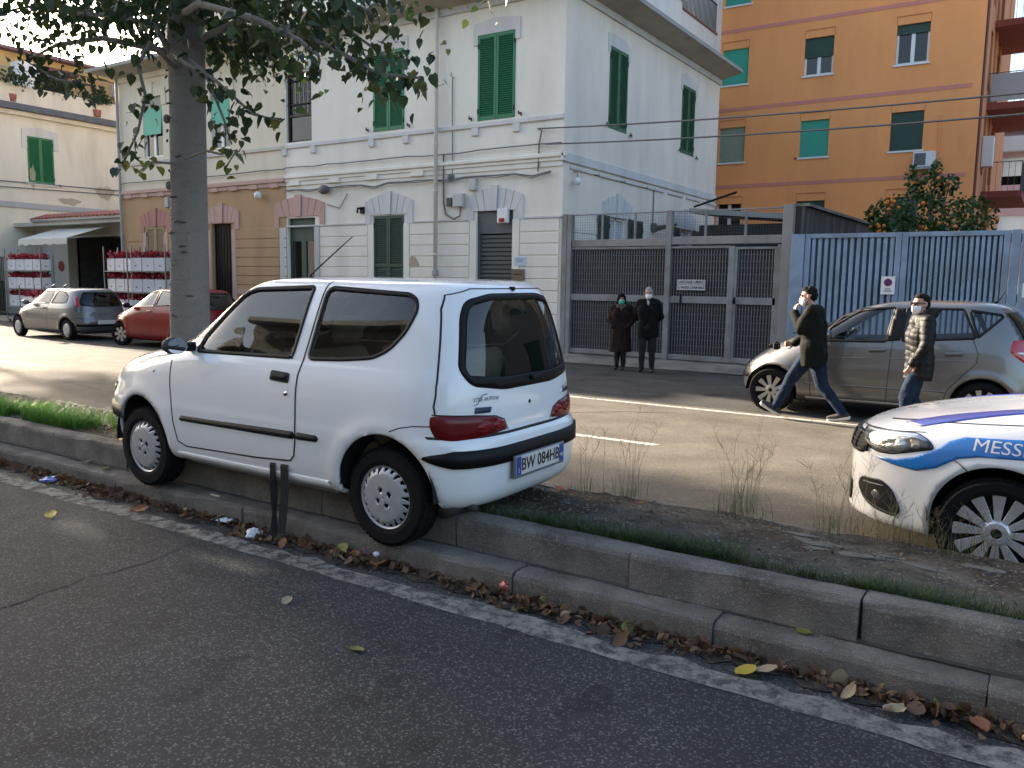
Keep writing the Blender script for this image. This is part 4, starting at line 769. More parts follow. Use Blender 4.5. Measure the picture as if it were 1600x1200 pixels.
def shutters(root, w, u0, u1, z0, z1, m, leaves=2, d=.0, mid=False, slat=.052, ang=0.):
    """closed louvred shutters: leaf frame meshes with joined slats"""
    n = leaves; ww = (u1-u0)/n
    for k in range(n):
        a, b = u0+k*ww+.004, u0+(k+1)*ww-.004; fr = .062; mb = MB()
        w.box(mb, a, a+fr, z0, z1, d, d+.045); w.box(mb, b-fr, b, z0, z1, d, d+.045); w.box(mb, a+fr, b-fr, z0, z0+.10, d, d+.043); w.box(mb, a+fr, b-fr, z1-.08, z1, d, d+.043)
        if mid: w.box(mb, a+fr, b-fr, z0+(z1-z0)*.42, z0+(z1-z0)*.42+.08, d, d+.043)
        o = mb.at('shutter', m, root); mb = MB(); z = z0+.12
        while z < z1-.10:
            if not (mid and abs(z-(z0+(z1-z0)*.42)-.03) < .07):
                P0, P1 = w.p(a+fr, z, d+.040), w.p(b-fr, z, d+.040); Q0, Q1 = w.p(a+fr, z+.036, d+.008), w.p(b-fr, z+.036, d+.008); up = .007
                mb.add([P0, P1, Q1, Q0, (P0[0], P0[1], P0[2]+up), (P1[0], P1[1], P1[2]+up), (Q1[0], Q1[1], Q1[2]+up), (Q0[0], Q0[1], Q0[2]+up)], [(0, 1, 2, 3), (4, 7, 6, 5), (0, 4, 5, 1)])
            z += slat
        tag(mb.at('slats', m, o), kind='stuff')
        mb = MB(); w.box(mb, a+fr, b-fr, z0+.1, z1-.08, d-.005, d+.002); mb.at('shutter_back', DGREEN if m is not TANW else TANW, o)
    mb = MB()
    for zz in (z0+.22, z1-.25):
        for uu in (u0+.02, u1-.02): w.box(mb, uu-.02, uu+.02, zz-.06, zz+.06, d+.045, d+.055)
    mb.at('hinge', K['black'], root)
def lintel(root, w, uc, zt, half, zb, m, arch=True, style='fan', d=.03):
    """plaster surround above an opening, with keystone and voussoir joints"""
    n = 11; top = [(uc+half*math.sin(t), zt-.26+.26*math.cos(t*1.0)) for t in np.linspace(-1, 1, n)]
    e0, e1 = uc-half, uc+half; pts = [(e0, zb), (e0, top[0][1])]+[(uc+half*t, zt-.22*t*t) for t in np.linspace(-1, 1, n)][1:-1]+[(e1, top[-1][1]), (e1, zb)]
    inner = half-.20
    pts += [(uc+inner, zb), (uc+inner, zb+.22), (uc-inner, zb+.22), (uc-inner, zb)]
    mb = MB(); L_ = [(e0, zb), (e0, zt-.20)]; 
    left = [(e0, zb), (uc-inner, zb), (uc-inner, zt-.55), (e0, zt-.20)]; right = [(e1, zb), (e1, zt-.20), (uc+inner, zt-.55), (uc+inner, zb)]
    w.poly(mb, left, 0, d); mb.at('surround', m, root); mb = MB(); w.poly(mb, right, 0, d); mb.at('surround', m, root)
    N_ = 7 if style == 'fan' else 3
    for k in range(N_):                                       # voussoirs as separate stones
        t0, t1 = -1+2*k/N_+.012, -1+2*(k+1)/N_-.012; pr = d+(.035 if k == N_//2 else 0); rise = .06 if k == N_//2 else 0
        f = lambda t: (uc+half*t, zt-.20*t*t); g = lambda t: (uc+inner*t, zt-.55+.0*t)
        mb = MB(); w.poly(mb, [g(t0), g(t1), (f(t1)[0], f(t1)[1]+rise), (f((t0+t1)/2)[0], f((t0+t1)/2)[1]+rise), (f(t0)[0], f(t0)[1]+rise)], 0, pr); mb.at('voussoir', m, root)
def holdback(root, w, u, z):
    mb = MB(); w.box(mb, u-.012, u+.012, z-.012, z+.012, 0, .05); w.box(mb, u-.05, u+.05, z-.01, z+.03, .05, .065); w.box(mb, u-.05, u-.02, z+.03, z+.07, .05, .065); w.box(mb, u+.02, u+.05, z-.05, z-.01, .05, .065); mb.at('shutter_catch', K['black'], root)
def courses(root, w, u0, u1, zs, holes, m, d=.022, gap=.028):
    for a, b in zip(zs[:-1], zs[1:]):
        segs = [(u0, u1)]
        for h in holes:
            if h[2] < b and h[3] > a:
                ns = []
                for s0, s1 in segs:
                    if h[1] <= s0 or h[0] >= s1: ns.append((s0, s1)); continue
                    if h[0] > s0: ns.append((s0, h[0]))
                    if h[1] < s1: ns.append((h[1], s1))
                segs = ns
        for s0, s1 in segs:
            if s1-s0 > .1: mb = MB(); w.box(mb, s0, s1, a+gap/2, b-gap/2, -.01, d, .006); mb.at('plaster_course', m, root)
def wire(name, pts, r, m, label=None, cat='cable', root=None, sag=0., n=1):
    P_ = []
    for a, b in zip(pts[:-1], pts[1:]):
        k = max(1, int(math.dist(a, b)/.4)) if sag else 1
        for i in range(k): t = i/k; P_.append((a[0]+(b[0]-a[0])*t, a[1]+(b[1]-a[1])*t, a[2]+(b[2]-a[2])*t-sag*4*t*(1-t)))
    P_.append(pts[-1]); mb = MB(); mb.tube(P_, r, 5)
    if root: return mb.at(name, m, root)
    return tag(mb.build(name, m), label, cat)
FY = 16.9; HZ = 8.30
WF = Wall('x', FY, -1)
# ---- white corner house
def white_house():
    root = empty('corner_house', (-14.4, 17, 0)); tag(root, 'white two-storey corner house with bright green shutters', 'house')
    X0, X1, Y1 = -19.09, -9.77, 27.0
    up = [(-12.22, -11.13, 5.52, 7.52), (-15.65, -14.57, 5.55, 7.58), (-19.05, -18.0, 5.53, 7.44)]
    lo = [(-19.2+.14, -17.91, -.1, 3.38), (-15.65, -14.58, 1.0, 3.34), (-12.21, -11.13, -.1, 3.37)]
    mb = MB(); WF.sheet(mb, X0, X1, -.1, HZ+.1, up+lo, .20); mb.at('front_wall', WHITE_P, root)
    WS = Wall('y', X1, 1); sw = [(19.10, 20.14, 5.52, 7.50), (23.85, 24.89, 5.57, 7.54), (19.24, 20.30, 1.4, 3.33), (23.9, 24.95, 1.4, 3.33)]
    mb = MB(); WS.sheet(mb, FY, Y1, -.1, HZ+.1, sw, .20); mb.at('side_wall', plaster('side_plaster', (.77, .69, .60), (.66, .595, .525)), root)
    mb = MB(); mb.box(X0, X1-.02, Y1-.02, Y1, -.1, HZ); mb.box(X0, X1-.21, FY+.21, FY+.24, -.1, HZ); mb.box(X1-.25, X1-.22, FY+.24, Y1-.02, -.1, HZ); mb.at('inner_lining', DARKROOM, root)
    # eaves: projecting slab with moulding
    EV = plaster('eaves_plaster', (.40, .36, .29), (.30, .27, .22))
    mb = MB(); WF.box(mb, X0, X1+.06, HZ-.16, HZ+.0, 0, .06); WS.box(mb, FY, Y1, HZ-.16, HZ+.0, 0, .06); mb.at('eaves_moulding', GREY_P, root)
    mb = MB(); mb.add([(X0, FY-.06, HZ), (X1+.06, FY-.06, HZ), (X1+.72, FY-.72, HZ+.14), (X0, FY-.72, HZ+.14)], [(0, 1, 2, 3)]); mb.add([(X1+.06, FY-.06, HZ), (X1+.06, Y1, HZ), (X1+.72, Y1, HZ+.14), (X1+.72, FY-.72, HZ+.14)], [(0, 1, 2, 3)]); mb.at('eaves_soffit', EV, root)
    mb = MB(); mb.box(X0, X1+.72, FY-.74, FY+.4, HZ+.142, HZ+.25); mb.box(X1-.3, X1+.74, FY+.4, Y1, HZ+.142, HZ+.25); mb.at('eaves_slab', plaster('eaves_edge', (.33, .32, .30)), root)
    mb = MB(); mb.box(X0, X1-1.0, FY+.55, 26.0, HZ+.2, HZ+2.35); mb.at('attic_wall', plaster('attic_plaster', (.74, .72, .68)), root)
    mb = MB(); mb.box(X0, X1-.9, FY+.45, 26.1, HZ+2.352, HZ+2.5); mb.at('roof', GREY_P, root)
    WB_ = Wall('y', -11.25, 1); UB = bpy.data.materials['attic_plaster']; mb = MB(); WB_.sheet(mb, 20.0, 31.3, HZ+.2, 14.2, [(25.0, 30.45, 10.83, 13.7)], 1.2); mb.at('upper_storey_wall', UB, root); mb = MB(); mb.box(-18, -12.46, 20.0, 31.3, HZ+.2, 14.2); mb.at('upper_storey', plaster('upper_pink', (.62, .50, .44)), root)
    mb = MB(); mb.box(-11.27, -11.21, 24.9, 30.5, 10.80, 10.86); o = mb.at('balcony_edge', mat('terracotta_edge', (.25, .09, .07), .8), root)
    for q in range(46): mb = MB(); yy = 25.05+q*.119; mb.tube([(-11.26, yy, 10.86), (-11.26, yy, 11.85)], .011, 4); mb.at('baluster', K['black'], o)
    mb = MB(); mb.tube([(-11.26, 25, 11.85), (-11.26, 30.45, 11.85)], .025, 5); mb.at('balcony_rail', K['black'], o); mb = MB(); mb.box(-12.2, -11.5, 28.2, 29.0, 10.9, 11.7); mb.at('air_conditioner', K['white'], o)
    # windows
    for (a, b, c, d) in up[:2]: shutters(root, WF, a, b, c, d, GREEN, 2, -.03)
    a, b, c, d = up[2]; mb = MB(); WF.box(mb, a, a+.06, c, d, -.16, -.08); WF.box(mb, b-.06, b, c, d, -.16, -.08); WF.box(mb, a+.06, b-.06, d-.06, d, -.16, -.08); WF.box(mb, a+.06, b-.06, c, c+.06, -.16, -.08); WF.box(mb, a+.06, b-.06, c+.72, c+.80, -.16, -.08); f = mb.at('window_frame', BROWN, root)
    mb = MB(); WF.box(mb, a+.06, b-.06, c+.06, d-.06, -.125, -.119); mb.at('pane', K['pane'], f)
    for k in range(6): mb = MB(); uu = a+.10+k*(b-a-.2)/5; WF.box(mb, uu-.009, uu+.009, c+.80, d-.02, -.075, -.06); mb.at('bar', K['black'], f)
    for zz in (c+1.05, d-.2): mb = MB(); WF.box(mb, a, b, zz, zz+.03, -.078, -.057); mb.at('cross_bar', K['black'], f)
    for (a, b, c, d) in sw[:2]: shutters(root, WS, a, b, c, d, mat('weathered_green', (.016, .12, .055), .5, var=.12), 2, -.03)
    # plain lintels over the upper windows
    for (a, b, c, d) in up: 
        mb = MB(); uc = (a+b)/2; WF.poly(mb, [(a-.13, d-.22), (a, d-.22), (a, d), (b, d), (b, d-.22), (b+.13, d-.22), (b+.13, d+.27), (uc, d+.36), (a-.13, d+.27)], -.002, .028); mb.at('lintel', LIL_P, root)
    for (a, b, c, d) in sw[:2]:
        mb = MB(); uc = (a+b)/2; WS.poly(mb, [(a-.11, d-.16), (a, d-.16), (a, d), (b, d), (b, d-.16), (b+.14, d-.16), (b+.14, d+.16), (uc+.3, d+.30), (uc-.3, d+.32), (a-.11, d+.28)], -.002, .02); mb.at('lintel', LIL_P, root)
    # sill band, string course
    mb = MB(); WF.box(mb, X0, X1+.0, 5.36, 5.47, -.01, .05, .012); mb.at('sill_band', LIL_P, root)
    for (a, b, c, d) in up:
        for u in (a-.05, b+.07): mb = MB(); WF.box(mb, u-.10, u+.10, 5.17, 5.36, -.01, .06, .01); mb.at('sill_bracket', LIL_P, root)
    for (a, b, c, d) in up[:2]: holdback(root, WF, a-.18, c+.06); holdback(root, WF, b+.18, c+.05)
    for (a, b, c, d) in sw[:2]: holdback(root, WS, a-.14, c+.03); holdback(root, WS, b+.20, c-.02)
    mb = MB(); WF.box(mb, X0, X1+.10, 4.50, 4.60, -.01, .10, .02); WF.box(mb, X0, X1+.05, 4.42, 4.50, -.01, .06, .01); WF.box(mb, X0, X1, 4.30, 4.42, -.01, .03, .008); mb.at('string_course', WHITE_P, root)
    mb = MB(); WS.box(mb, FY-.10, Y1, 4.40, 4.62, -.01, .06, .015); mb.at('string_course', LIL_P, root)
    k = 17.2
    while k < 26.6: mb = MB(); WS.box(mb, k, k+1.15, 4.26, 4.335, -.01, .05, .01); mb.at('string_block', LIL_P, root); k += 1.45
    for u in (-18.9, -17.3, -15.9, -14.3): mb = MB(); WF.box(mb, u, u+.42, 4.30, 4.42, 0, .075, .01); mb.at('string_block', WHITE_P, root)
    # ground floor: rusticated courses, door and window surrounds
    zs = [3.13, 2.81, 2.535, 2.255, 1.975, 1.70, 1.42, 1.14, .86, .58, .30, .02][::-1]
    hl = [(h[0]-.22, h[1]+.22, -1, h[3]+.2) for h in lo]; courses(root, WF, X0+.02, X1-.06, zs, hl, WHITE_P); courses(root, WS, FY+.02, Y1, zs, [(h[0]-.1, h[1]+.1, 1.2, 3.4) for h in sw[2:]], bpy.data.materials['side_plaster'])
    for u0, u1 in ((X0, -17.5), (-17.5, -15.93), (-14.27, -12.48), (-10.82, X1)): mb = MB(); WF.box(mb, u0, u1, 3.12, 3.17, -.005, .045, .008); mb.at('ledge', GREY_P, root)
    lintel(root, WF, -18.56, 3.98, 1.05, 3.12, PINK_P); lintel(root, WF, -15.11, 3.92, .84, 3.12, LIL_P); lintel(root, WF, -11.67, 3.90, .83, 3.12, LIL_P)
    for uc, h in ((-18.56, .64), (-15.11, .54), (-11.67, .545)):
        for s_ in (-1, 1): mb = MB(); a = uc+s_*(h+.09); WF.box(mb, a-.10, a+.10, -.05, 3.12, -.01, .03, .006); mb.at('jamb', WHITE_P if uc > -18 else GREY_P, root)
    # glazed door
    a, b, c, d = lo[0]; mb = MB(); WF.box(mb, a, b, 2.72, d, -.17, -.10); WF.box(mb, a, a+.09, 0, 2.72, -.17, -.10); WF.box(mb, b-.09, b, 0, 2.72, -.17, -.10); WF.box(mb, (a+b)/2-.09, (a+b)/2+.09, 0, 2.72, -.17, -.10); WF.box(mb, a+.09, b-.09, 0, .5, -.168, -.102); f = mb.at('door', DGREEN, root)
    for q0, q1 in ((a+.09, (a+b)/2-.09), ((a+b)/2+.09, b-.09)): mb = MB(); WF.box(mb, q0, q1, .5, 2.72, -.14, -.134); mb.at('pane', glassmat('mirror_pane', (.1, .1, .1), refl=5.) if q0 < a+.2 else bpy.data.materials['mirror_pane'], f)
    shutters(root, WF, *lo[1], DGREEN, 2, -.03, True)
    # roller shutter: separate slats
    a, b, c, d = lo[2]; ST = mat('roller_steel', (.10, .115, .12), .45, .5, var=.15, vscale=8, stretch=(.5, 1, 6)); mb = MB(); WF.box(mb, a, b, 2.80, d, -.14, -.05); WF.box(mb, a, a+.06, 0, 2.8, -.14, -.05); WF.box(mb, b-.06, b, 0, 2.8, -.14, -.05); f = mb.at('roller_shutter', mat('roller_box_grey', (.09, .105, .11), .5, var=.1), root)
    z = 0.0
    while z < 2.78:
        mb = MB(); V = [WF.p(u, z+zz, dd) for u in (a+.06, b-.06) for zz, dd in ((.0, -.115), (.02, -.092), (.085, -.092), (.105, -.115))]; mb.add(V, [(0, 1, 5, 4), (1, 2, 6, 5), (2, 3, 7, 6)]); mb.at('slat', ST, f); z += .107
    # open shutters of the side ground-floor windows
    for (a, b, c, d) in sw[2:]:
        mb = MB(); WS.box(mb, a, b, c, d, -.14, -.10); mb.at('pane', CURT, root); mb = MB(); WS.box(mb, a, a+.07, c, d, -.10, -.05); WS.box(mb, b-.07, b, c, d, -.10, -.05); WS.box(mb, (a+b)/2-.04, (a+b)/2+.04, c, d, -.10, -.05); WS.box(mb, a+.07, b-.07, d-.07, d, -.10, -.05); mb.at('window_frame', K['white'], root)
        shutters(root, WS, a-.62, a-.06, c, d, DGREEN, 1, .05); shutters(root, WS, b+.06, b+.9, c, d, DGREEN, 1, .05)
        lintel(root, WS, (a+b)/2, 3.88, .85, 3.36, LIL_P)
    # drain pipe with collars
    PV = mat('pipe_cream', (.55, .53, .48), .5, var=.05); mb = MB(); mb.tube([(-13.42, FY-.10, 8.35), (-13.42, FY-.12, 8.2), (-13.42, FY-.12, .05)], .055, 14); o = mb.at('drain_pipe', PV, root, True)
    for z in (7.9, 6.3, 5.05, 3.9, 2.3): mb = MB(); mb.lathe([(.058, -.03), (.068, -.03), (.068, .03), (.058, .03)], 14, Matrix.Translation((-13.42, FY-.12, z))); mb.at('pipe_collar', PV, o)
    mb = MB(); mb.cbox(-13.49, -13.35, FY-.19, FY-.05, 1.75, 1.9, .02); mb.at('pipe_shoe', K['plastic_grey'], o)
    # service boxes, siren, lamps
    GB = K['plastic_grey']; WB = mat('box_pale', (.45, .45, .43), .5, var=.06)
    def sbox(nm, u0, u1, z0, z1, d, m): mb = MB(); WF.box(mb, u0, u1, z0, z1, 0, d, .015); return mb.at(nm, m, root)
    sbox('meter_box', -12.88, -12.56, 3.47, 3.80, .14, WB); sbox('junction_box', -12.40, -12.19, 3.85, 4.13, .12, WB); sbox('cable_box', -13.11, -12.95, 3.50, 3.71, .09, mat('box_dark', (.08, .08, .08), .6))
    s = sbox('siren', -11.53, -11.23, 3.04, 3.38, .12, K['white']); mb = MB(); WF.box(mb, -11.46, -11.30, 3.06, 3.15, .12, .135, .008); mb.at('siren_lamp', mat('siren_red', (.35, .01, .01), .3), s)
    s = sbox('name_plate', -11.08, -10.72, 2.0, 2.24, .035, mat('plaque_blue_white', (.50, .57, .63), .4)); font_text('plaque_lettering', 'CASA DEL\nLAVORO', .05, mat('plaque_ink', (.12, .16, .30), .6), s, (-10.9+14.4, FY-.037-17, 2.14), (R(90), 0, 0), .001)
    mb = MB(); WF.box(mb, -11.12, -10.76, 1.66, 1.93, 0, .05); s = mb.at('letter_box', mat('letter_box_brown', (.14, .10, .07), .5, var=.2), root); mb = MB(); WF.box(mb, -11.05, -10.85, 1.80, 1.82, .05, .054); mb.at('slot', K['black'], s)
    mb = MB(); WF.box(mb, -16.12, -15.98, 3.42, 3.60, 0, .05); mb.tube([(-16.05, FY-.05, 3.55), (-16.05, FY-.2, 3.55), (-16.05, FY-.22, 3.42)], .03, 8); mb.at('wall_lamp', K['black'], root)
    mb = MB(); mb.ball((-17.42, FY-.12, 4.12), (.2, .1, .13), 12, 8); mb.at('cable_splice', K['cable'], root, True)
    mb = MB(); mb.lathe([(.0, .1), (.085, .08), (.085, 0), (0, 0)], 16, Matrix.Translation((-13.0, FY-.0, 4.20)) @ Matrix.Rotation(R(90), 4, 'X')); mb.at('round_box', K['cable'], root)
    mb = MB(); mb.tube([(X1+.05, 17.3, 4.2), (X1+.16, 17.3, 4.2), (X1+.16, 17.3, 4.05)], .02, 6); s = mb.at('camera_bracket', K['plastic_grey'], root); mb = MB(); mb.ball((X1+.16, 17.3, 3.98), .09, 14, 10); mb.at('dome_camera', K['white'], s, True)
    # cables along the front
    CB = mat('cable_grey', (.14, .14, .135), .7)
    r2 = random.Random(4); L1 = [(-19.05+i*.58, FY-.09-.01*r2.random(), 4.80+.012*r2.gauss(0, 1)+.01*math.sin(i)) for i in range(17)]; wire('cable', L1, .016, CB, root=root)
    L2 = [(-19.05+i*.5, FY-.07, 4.19+.012*r2.gauss(0, 1)-(.07 if i % 5 == 2 else 0)) for i in range(19)]; wire('cable', L2, .018, CB, root=root); wire('cable', [(x, y-.03, z-.035+.02*math.sin(x*5)) for x, y, z in L2], .012, CB, root=root)
    wire('cable', [(-13.22, FY-.06, 4.78), (-13.22, FY-.05, 3.6), (-13.15, FY-.05, 3.3), (-12.9, FY-.05, 3.18), (-12.7, FY-.05, 3.25), (-12.68, FY-.05, 3.47)], .022, CB, root=root); wire('cable', [(-12.96, FY-.03, 4.2), (-12.98, FY-.03, 6.62)], .012, CB, root=root)
    wire('cable', [(-10.42, FY-.05, 4.20), (-10.40, FY-.05, 4.85), (-10.33, FY-.06, 5.13), (-10.45, FY-.06, 5.18)], .018, CB, root=root); wire('cable', [(-16.6, FY-.03, 3.98), (-16.9, FY-.03, 3.6), (-17.4, FY-.03, 3.72)], .012, CB, root=root)
    wire('antenna_bracket', [(-12.94, FY-.02, 6.62), (-12.94, FY-.16, 6.66), (-12.9, FY-.16, 6.72)], .012, CB, root=root)
    PT = mat('bare_plaster', (.42, .33, .24), .95, var=.2, vscale=8)
    mb = MB(); WF.poly(mb, [(-14.42, 2.12), (-14.30, 2.26), (-14.15, 2.22), (-14.02, 2.02), (-14.10, 1.99), (-14.36, 1.99)], .0, .0235); mb.at('bare_patch', PT, root)
    wire('cable', [(X1+.02, 17.2, 4.28), (X1+.02, 22.0, 4.27), (X1+.02, 22.0, 3.35)], .02, CB, root=root)
    mb = MB(); mb.cbox(X1+.02, X1+.12, 21.9, 22.1, 3.1, 3.35, .02); mb.tube([(X1+.1, 22, 3.2), (X1+.75, 22, 3.3)], [.09, .03], 8); mb.at('side_lamp', mat('lamp_bronze', (.09, .085, .08), .5), root)
    return root
white_house()
wire('overhead_cable', [(-10.42, FY-.06, 5.18), (-.66, 15.0, 4.55), (9, 13.2, 4.3)], .017, K['cable'], 'upper overhead cable crossing before the orange block', sag=.06); wire('overhead_cable', [(-10.2, FY-.12, 4.80), (-.64, 15.0, 4.24), (9, 13.2, 4.0)], .017, K['cable'], 'lower overhead cable crossing before the orange block', sag=.06)
# ---- beige and ochre house to the left
def ochre_house():
    root = empty('ochre_house', (-23.2, 17, 0)); tag(root, 'two-storey house, cream above and ochre with pink trim below, behind the tree', 'house')
    X0, X1, Y1 = -27.4, -19.095, 26.0; up = [(-26.0, -24.95, 5.58, 7.52), (-22.44, -21.55, 5.60, 7.42)]; lo = [(-22.56, -21.6, -.1, 3.31), (-26.03, -25.03, 1.0, 3.31)]
    mb = MB(); WF.sheet(mb, X0, X1, 4.3, HZ+.1, up, .2); mb.at('upper_wall', CREAM_P, root); mb = MB(); WF.sheet(mb, X0, X1, -.1, 4.298, lo, .2); mb.at('lower_wall', OCHRE_P, root)
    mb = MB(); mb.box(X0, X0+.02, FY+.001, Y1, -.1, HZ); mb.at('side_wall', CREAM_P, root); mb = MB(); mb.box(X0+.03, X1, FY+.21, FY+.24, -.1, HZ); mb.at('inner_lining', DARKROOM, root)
    mb = MB(); mb.add([(X0-.06, FY-.06, HZ), (X1, FY-.06, HZ), (X1, FY-.72, HZ+.14), (X0-.7, FY-.72, HZ+.14)], [(0, 1, 2, 3)]); mb.at('eaves_soffit', bpy.data.materials['eaves_plaster'], root); mb = MB(); mb.box(X0-.72, X1, FY-.74, Y1, HZ+.142, HZ+.25); mb.at('eaves_slab', bpy.data.materials['eaves_edge'], root); mb = MB(); WF.box(mb, X0-.06, X1, HZ-.16, HZ, 0, .06); mb.at('eaves_moulding', CREAM_P, root)
    mb = MB(); mb.box(X0+.8, X1, FY+1.2, Y1, HZ+.25, HZ+2.2); mb.at('attic_wall', CREAM_P, root)
    for (a, b, c, d) in up:
        mb = MB(); WF.box(mb, a, a+.06, c, d, -.15, -.06); WF.box(mb, b-.06, b, c, d, -.15, -.06); WF.box(mb, (a+b)/2-.05, (a+b)/2+.05, c, c+.75, -.15, -.06); WF.box(mb, a, b, c-.0, c+.05, -.149, -.061); f = mb.at('window_frame', K['white'], root); mb = MB(); WF.box(mb, a+.06, b-.06, c+.05, d, -.11, -.105); mb.at('pane', K['pane'], f)
        mb = MB(); WF.box(mb, a+.06, (a+b)/2-.2, c+.05, d, -.18, -.17); WF.box(mb, (a+b)/2+.1, b-.06, c+.05, d, -.18, -.17); mb.at('curtain', CURT, f)
        mb = MB(); V = [WF.p(u, z, dd) for z, dd in ((d-.33, -.02), (c+.72, .04)) for u in (a+.03, b-.03)]; mb.add(V+[(p[0], p[1], p[2]) for p in [WF.p(u, z, dd-.02) for z, dd in ((d-.33, -.02), (c+.72, .04)) for u in (a+.03, b-.03)]], [(0, 1, 3, 2), (4, 6, 7, 5), (2, 3, 7, 6)]); mb.at('roll_blind', TEAL, root)
        mb = MB(); WF.box(mb, a+.0, b-.0, d-.33, d, -.10, -.03); mb.at('blind_box', mat('blind_box_grey', (.25, .25, .23), .6), root)
        mb = MB(); uc = (a+b)/2; WF.poly(mb, [(a-.25, d-.3), (a, d-.3), (a, d), (b, d), (b, d-.3), (b+.25, d-.3), (b+.2, d+.26), (uc, d+.42), (a-.2, d+.26)], -.002, .04); mb.at('lintel', CREAM_P, root); mb = MB(); WF.box(mb, uc-.1, uc+.1, d+.05, d+.46, 0, .07, .01); mb.at('keystone', CREAM_P, root)
    mb = MB(); WF.box(mb, X0, X1, 5.36, 5.47, -.01, .05, .012); mb.at('sill_band', plaster('sill_pale', (.55, .52, .46)), root); mb = MB(); WF.box(mb, X0, X1, 4.42, 4.55, -.01, .10, .02); WF.box(mb, X0, X1, 4.31, 4.42, -.01, .05, .01); mb.at('string_course', PINK_P, root)
    for k in range(9): mb = MB(); WF.box(mb, X0+.3+k*.92, X0+.66+k*.92, 4.28, 4.42, 0, .075, .01); mb.at('string_block', PINK_P, root)
    zs = [3.13, 2.81, 2.535, 2.255, 1.975, 1.70, 1.42, 1.14, .86, .58, .30, .02][::-1]; courses(root, WF, X0+.05, X1-.32, zs, [(h[0]-.22, h[1]+.22, -1, 3.5) for h in lo], OCHRE_P); courses(root, WF, X1-.29, X1-.03, zs, [], WHITE_P)
    lintel(root, WF, -22.05, 3.88, .84, 3.12, PINK_P); lintel(root, WF, -25.5, 3.86, .84, 3.12, plaster('red_pink_plaster', (.45, .22, .18)))
    for uc in (-22.08, -25.53):
        for s_ in (-1, 1): mb = MB(); a = uc+s_*.60; WF.box(mb, a-.10, a+.10, -.05, 3.12, -.01, .03, .006); mb.at('jamb', PINK_P, root)
    mb = MB(); WF.box(mb, X0+.05, -22.8, 1.14, 1.3, .0, .06); WF.box(mb, -21.35, X1-.3, 1.14, 1.3, .0, .06); mb.at('plinth_band', PINK_P, root)
    shutters(root, WF, *lo[1], TANW, 2, -.03)
    a, b, c, d = lo[0]; mb = MB(); WF.box(mb, a, b, 0, d, -.18, -.12); f = mb.at('door', BROWN, root)
    for k in range(7): mb = MB(); uu = a+.08+k*(b-a-.16)/6; WF.box(mb, uu-.012, uu+.012, 0, d, -.10, -.07); mb.at('bar', K['black'], f)
    mb = MB(); mb.ball((-20.15, FY-.15, 4.08), .12, 10, 8); mb.at('wall_lamp', K['white'], root, True); mb = MB(); WF.box(mb, -24.85, -24.65, 3.9, 4.25, 0, .1, .02); mb.at('junction_box', K['plastic_grey'], root)
    mb = MB(); mb.tube([(X0+.05, FY-.08, HZ), (X0+.05, FY-.08, 0)], .05, 10); mb.at('drain_pipe', K['plastic_grey'], root); r2 = random.Random(8)
    wire('cable', [(X0+.1+i*.55, FY-.09, 4.78+.012*r2.gauss(0, 1)) for i in range(16)], .016, K['cable'], root=root)
ochre_house()
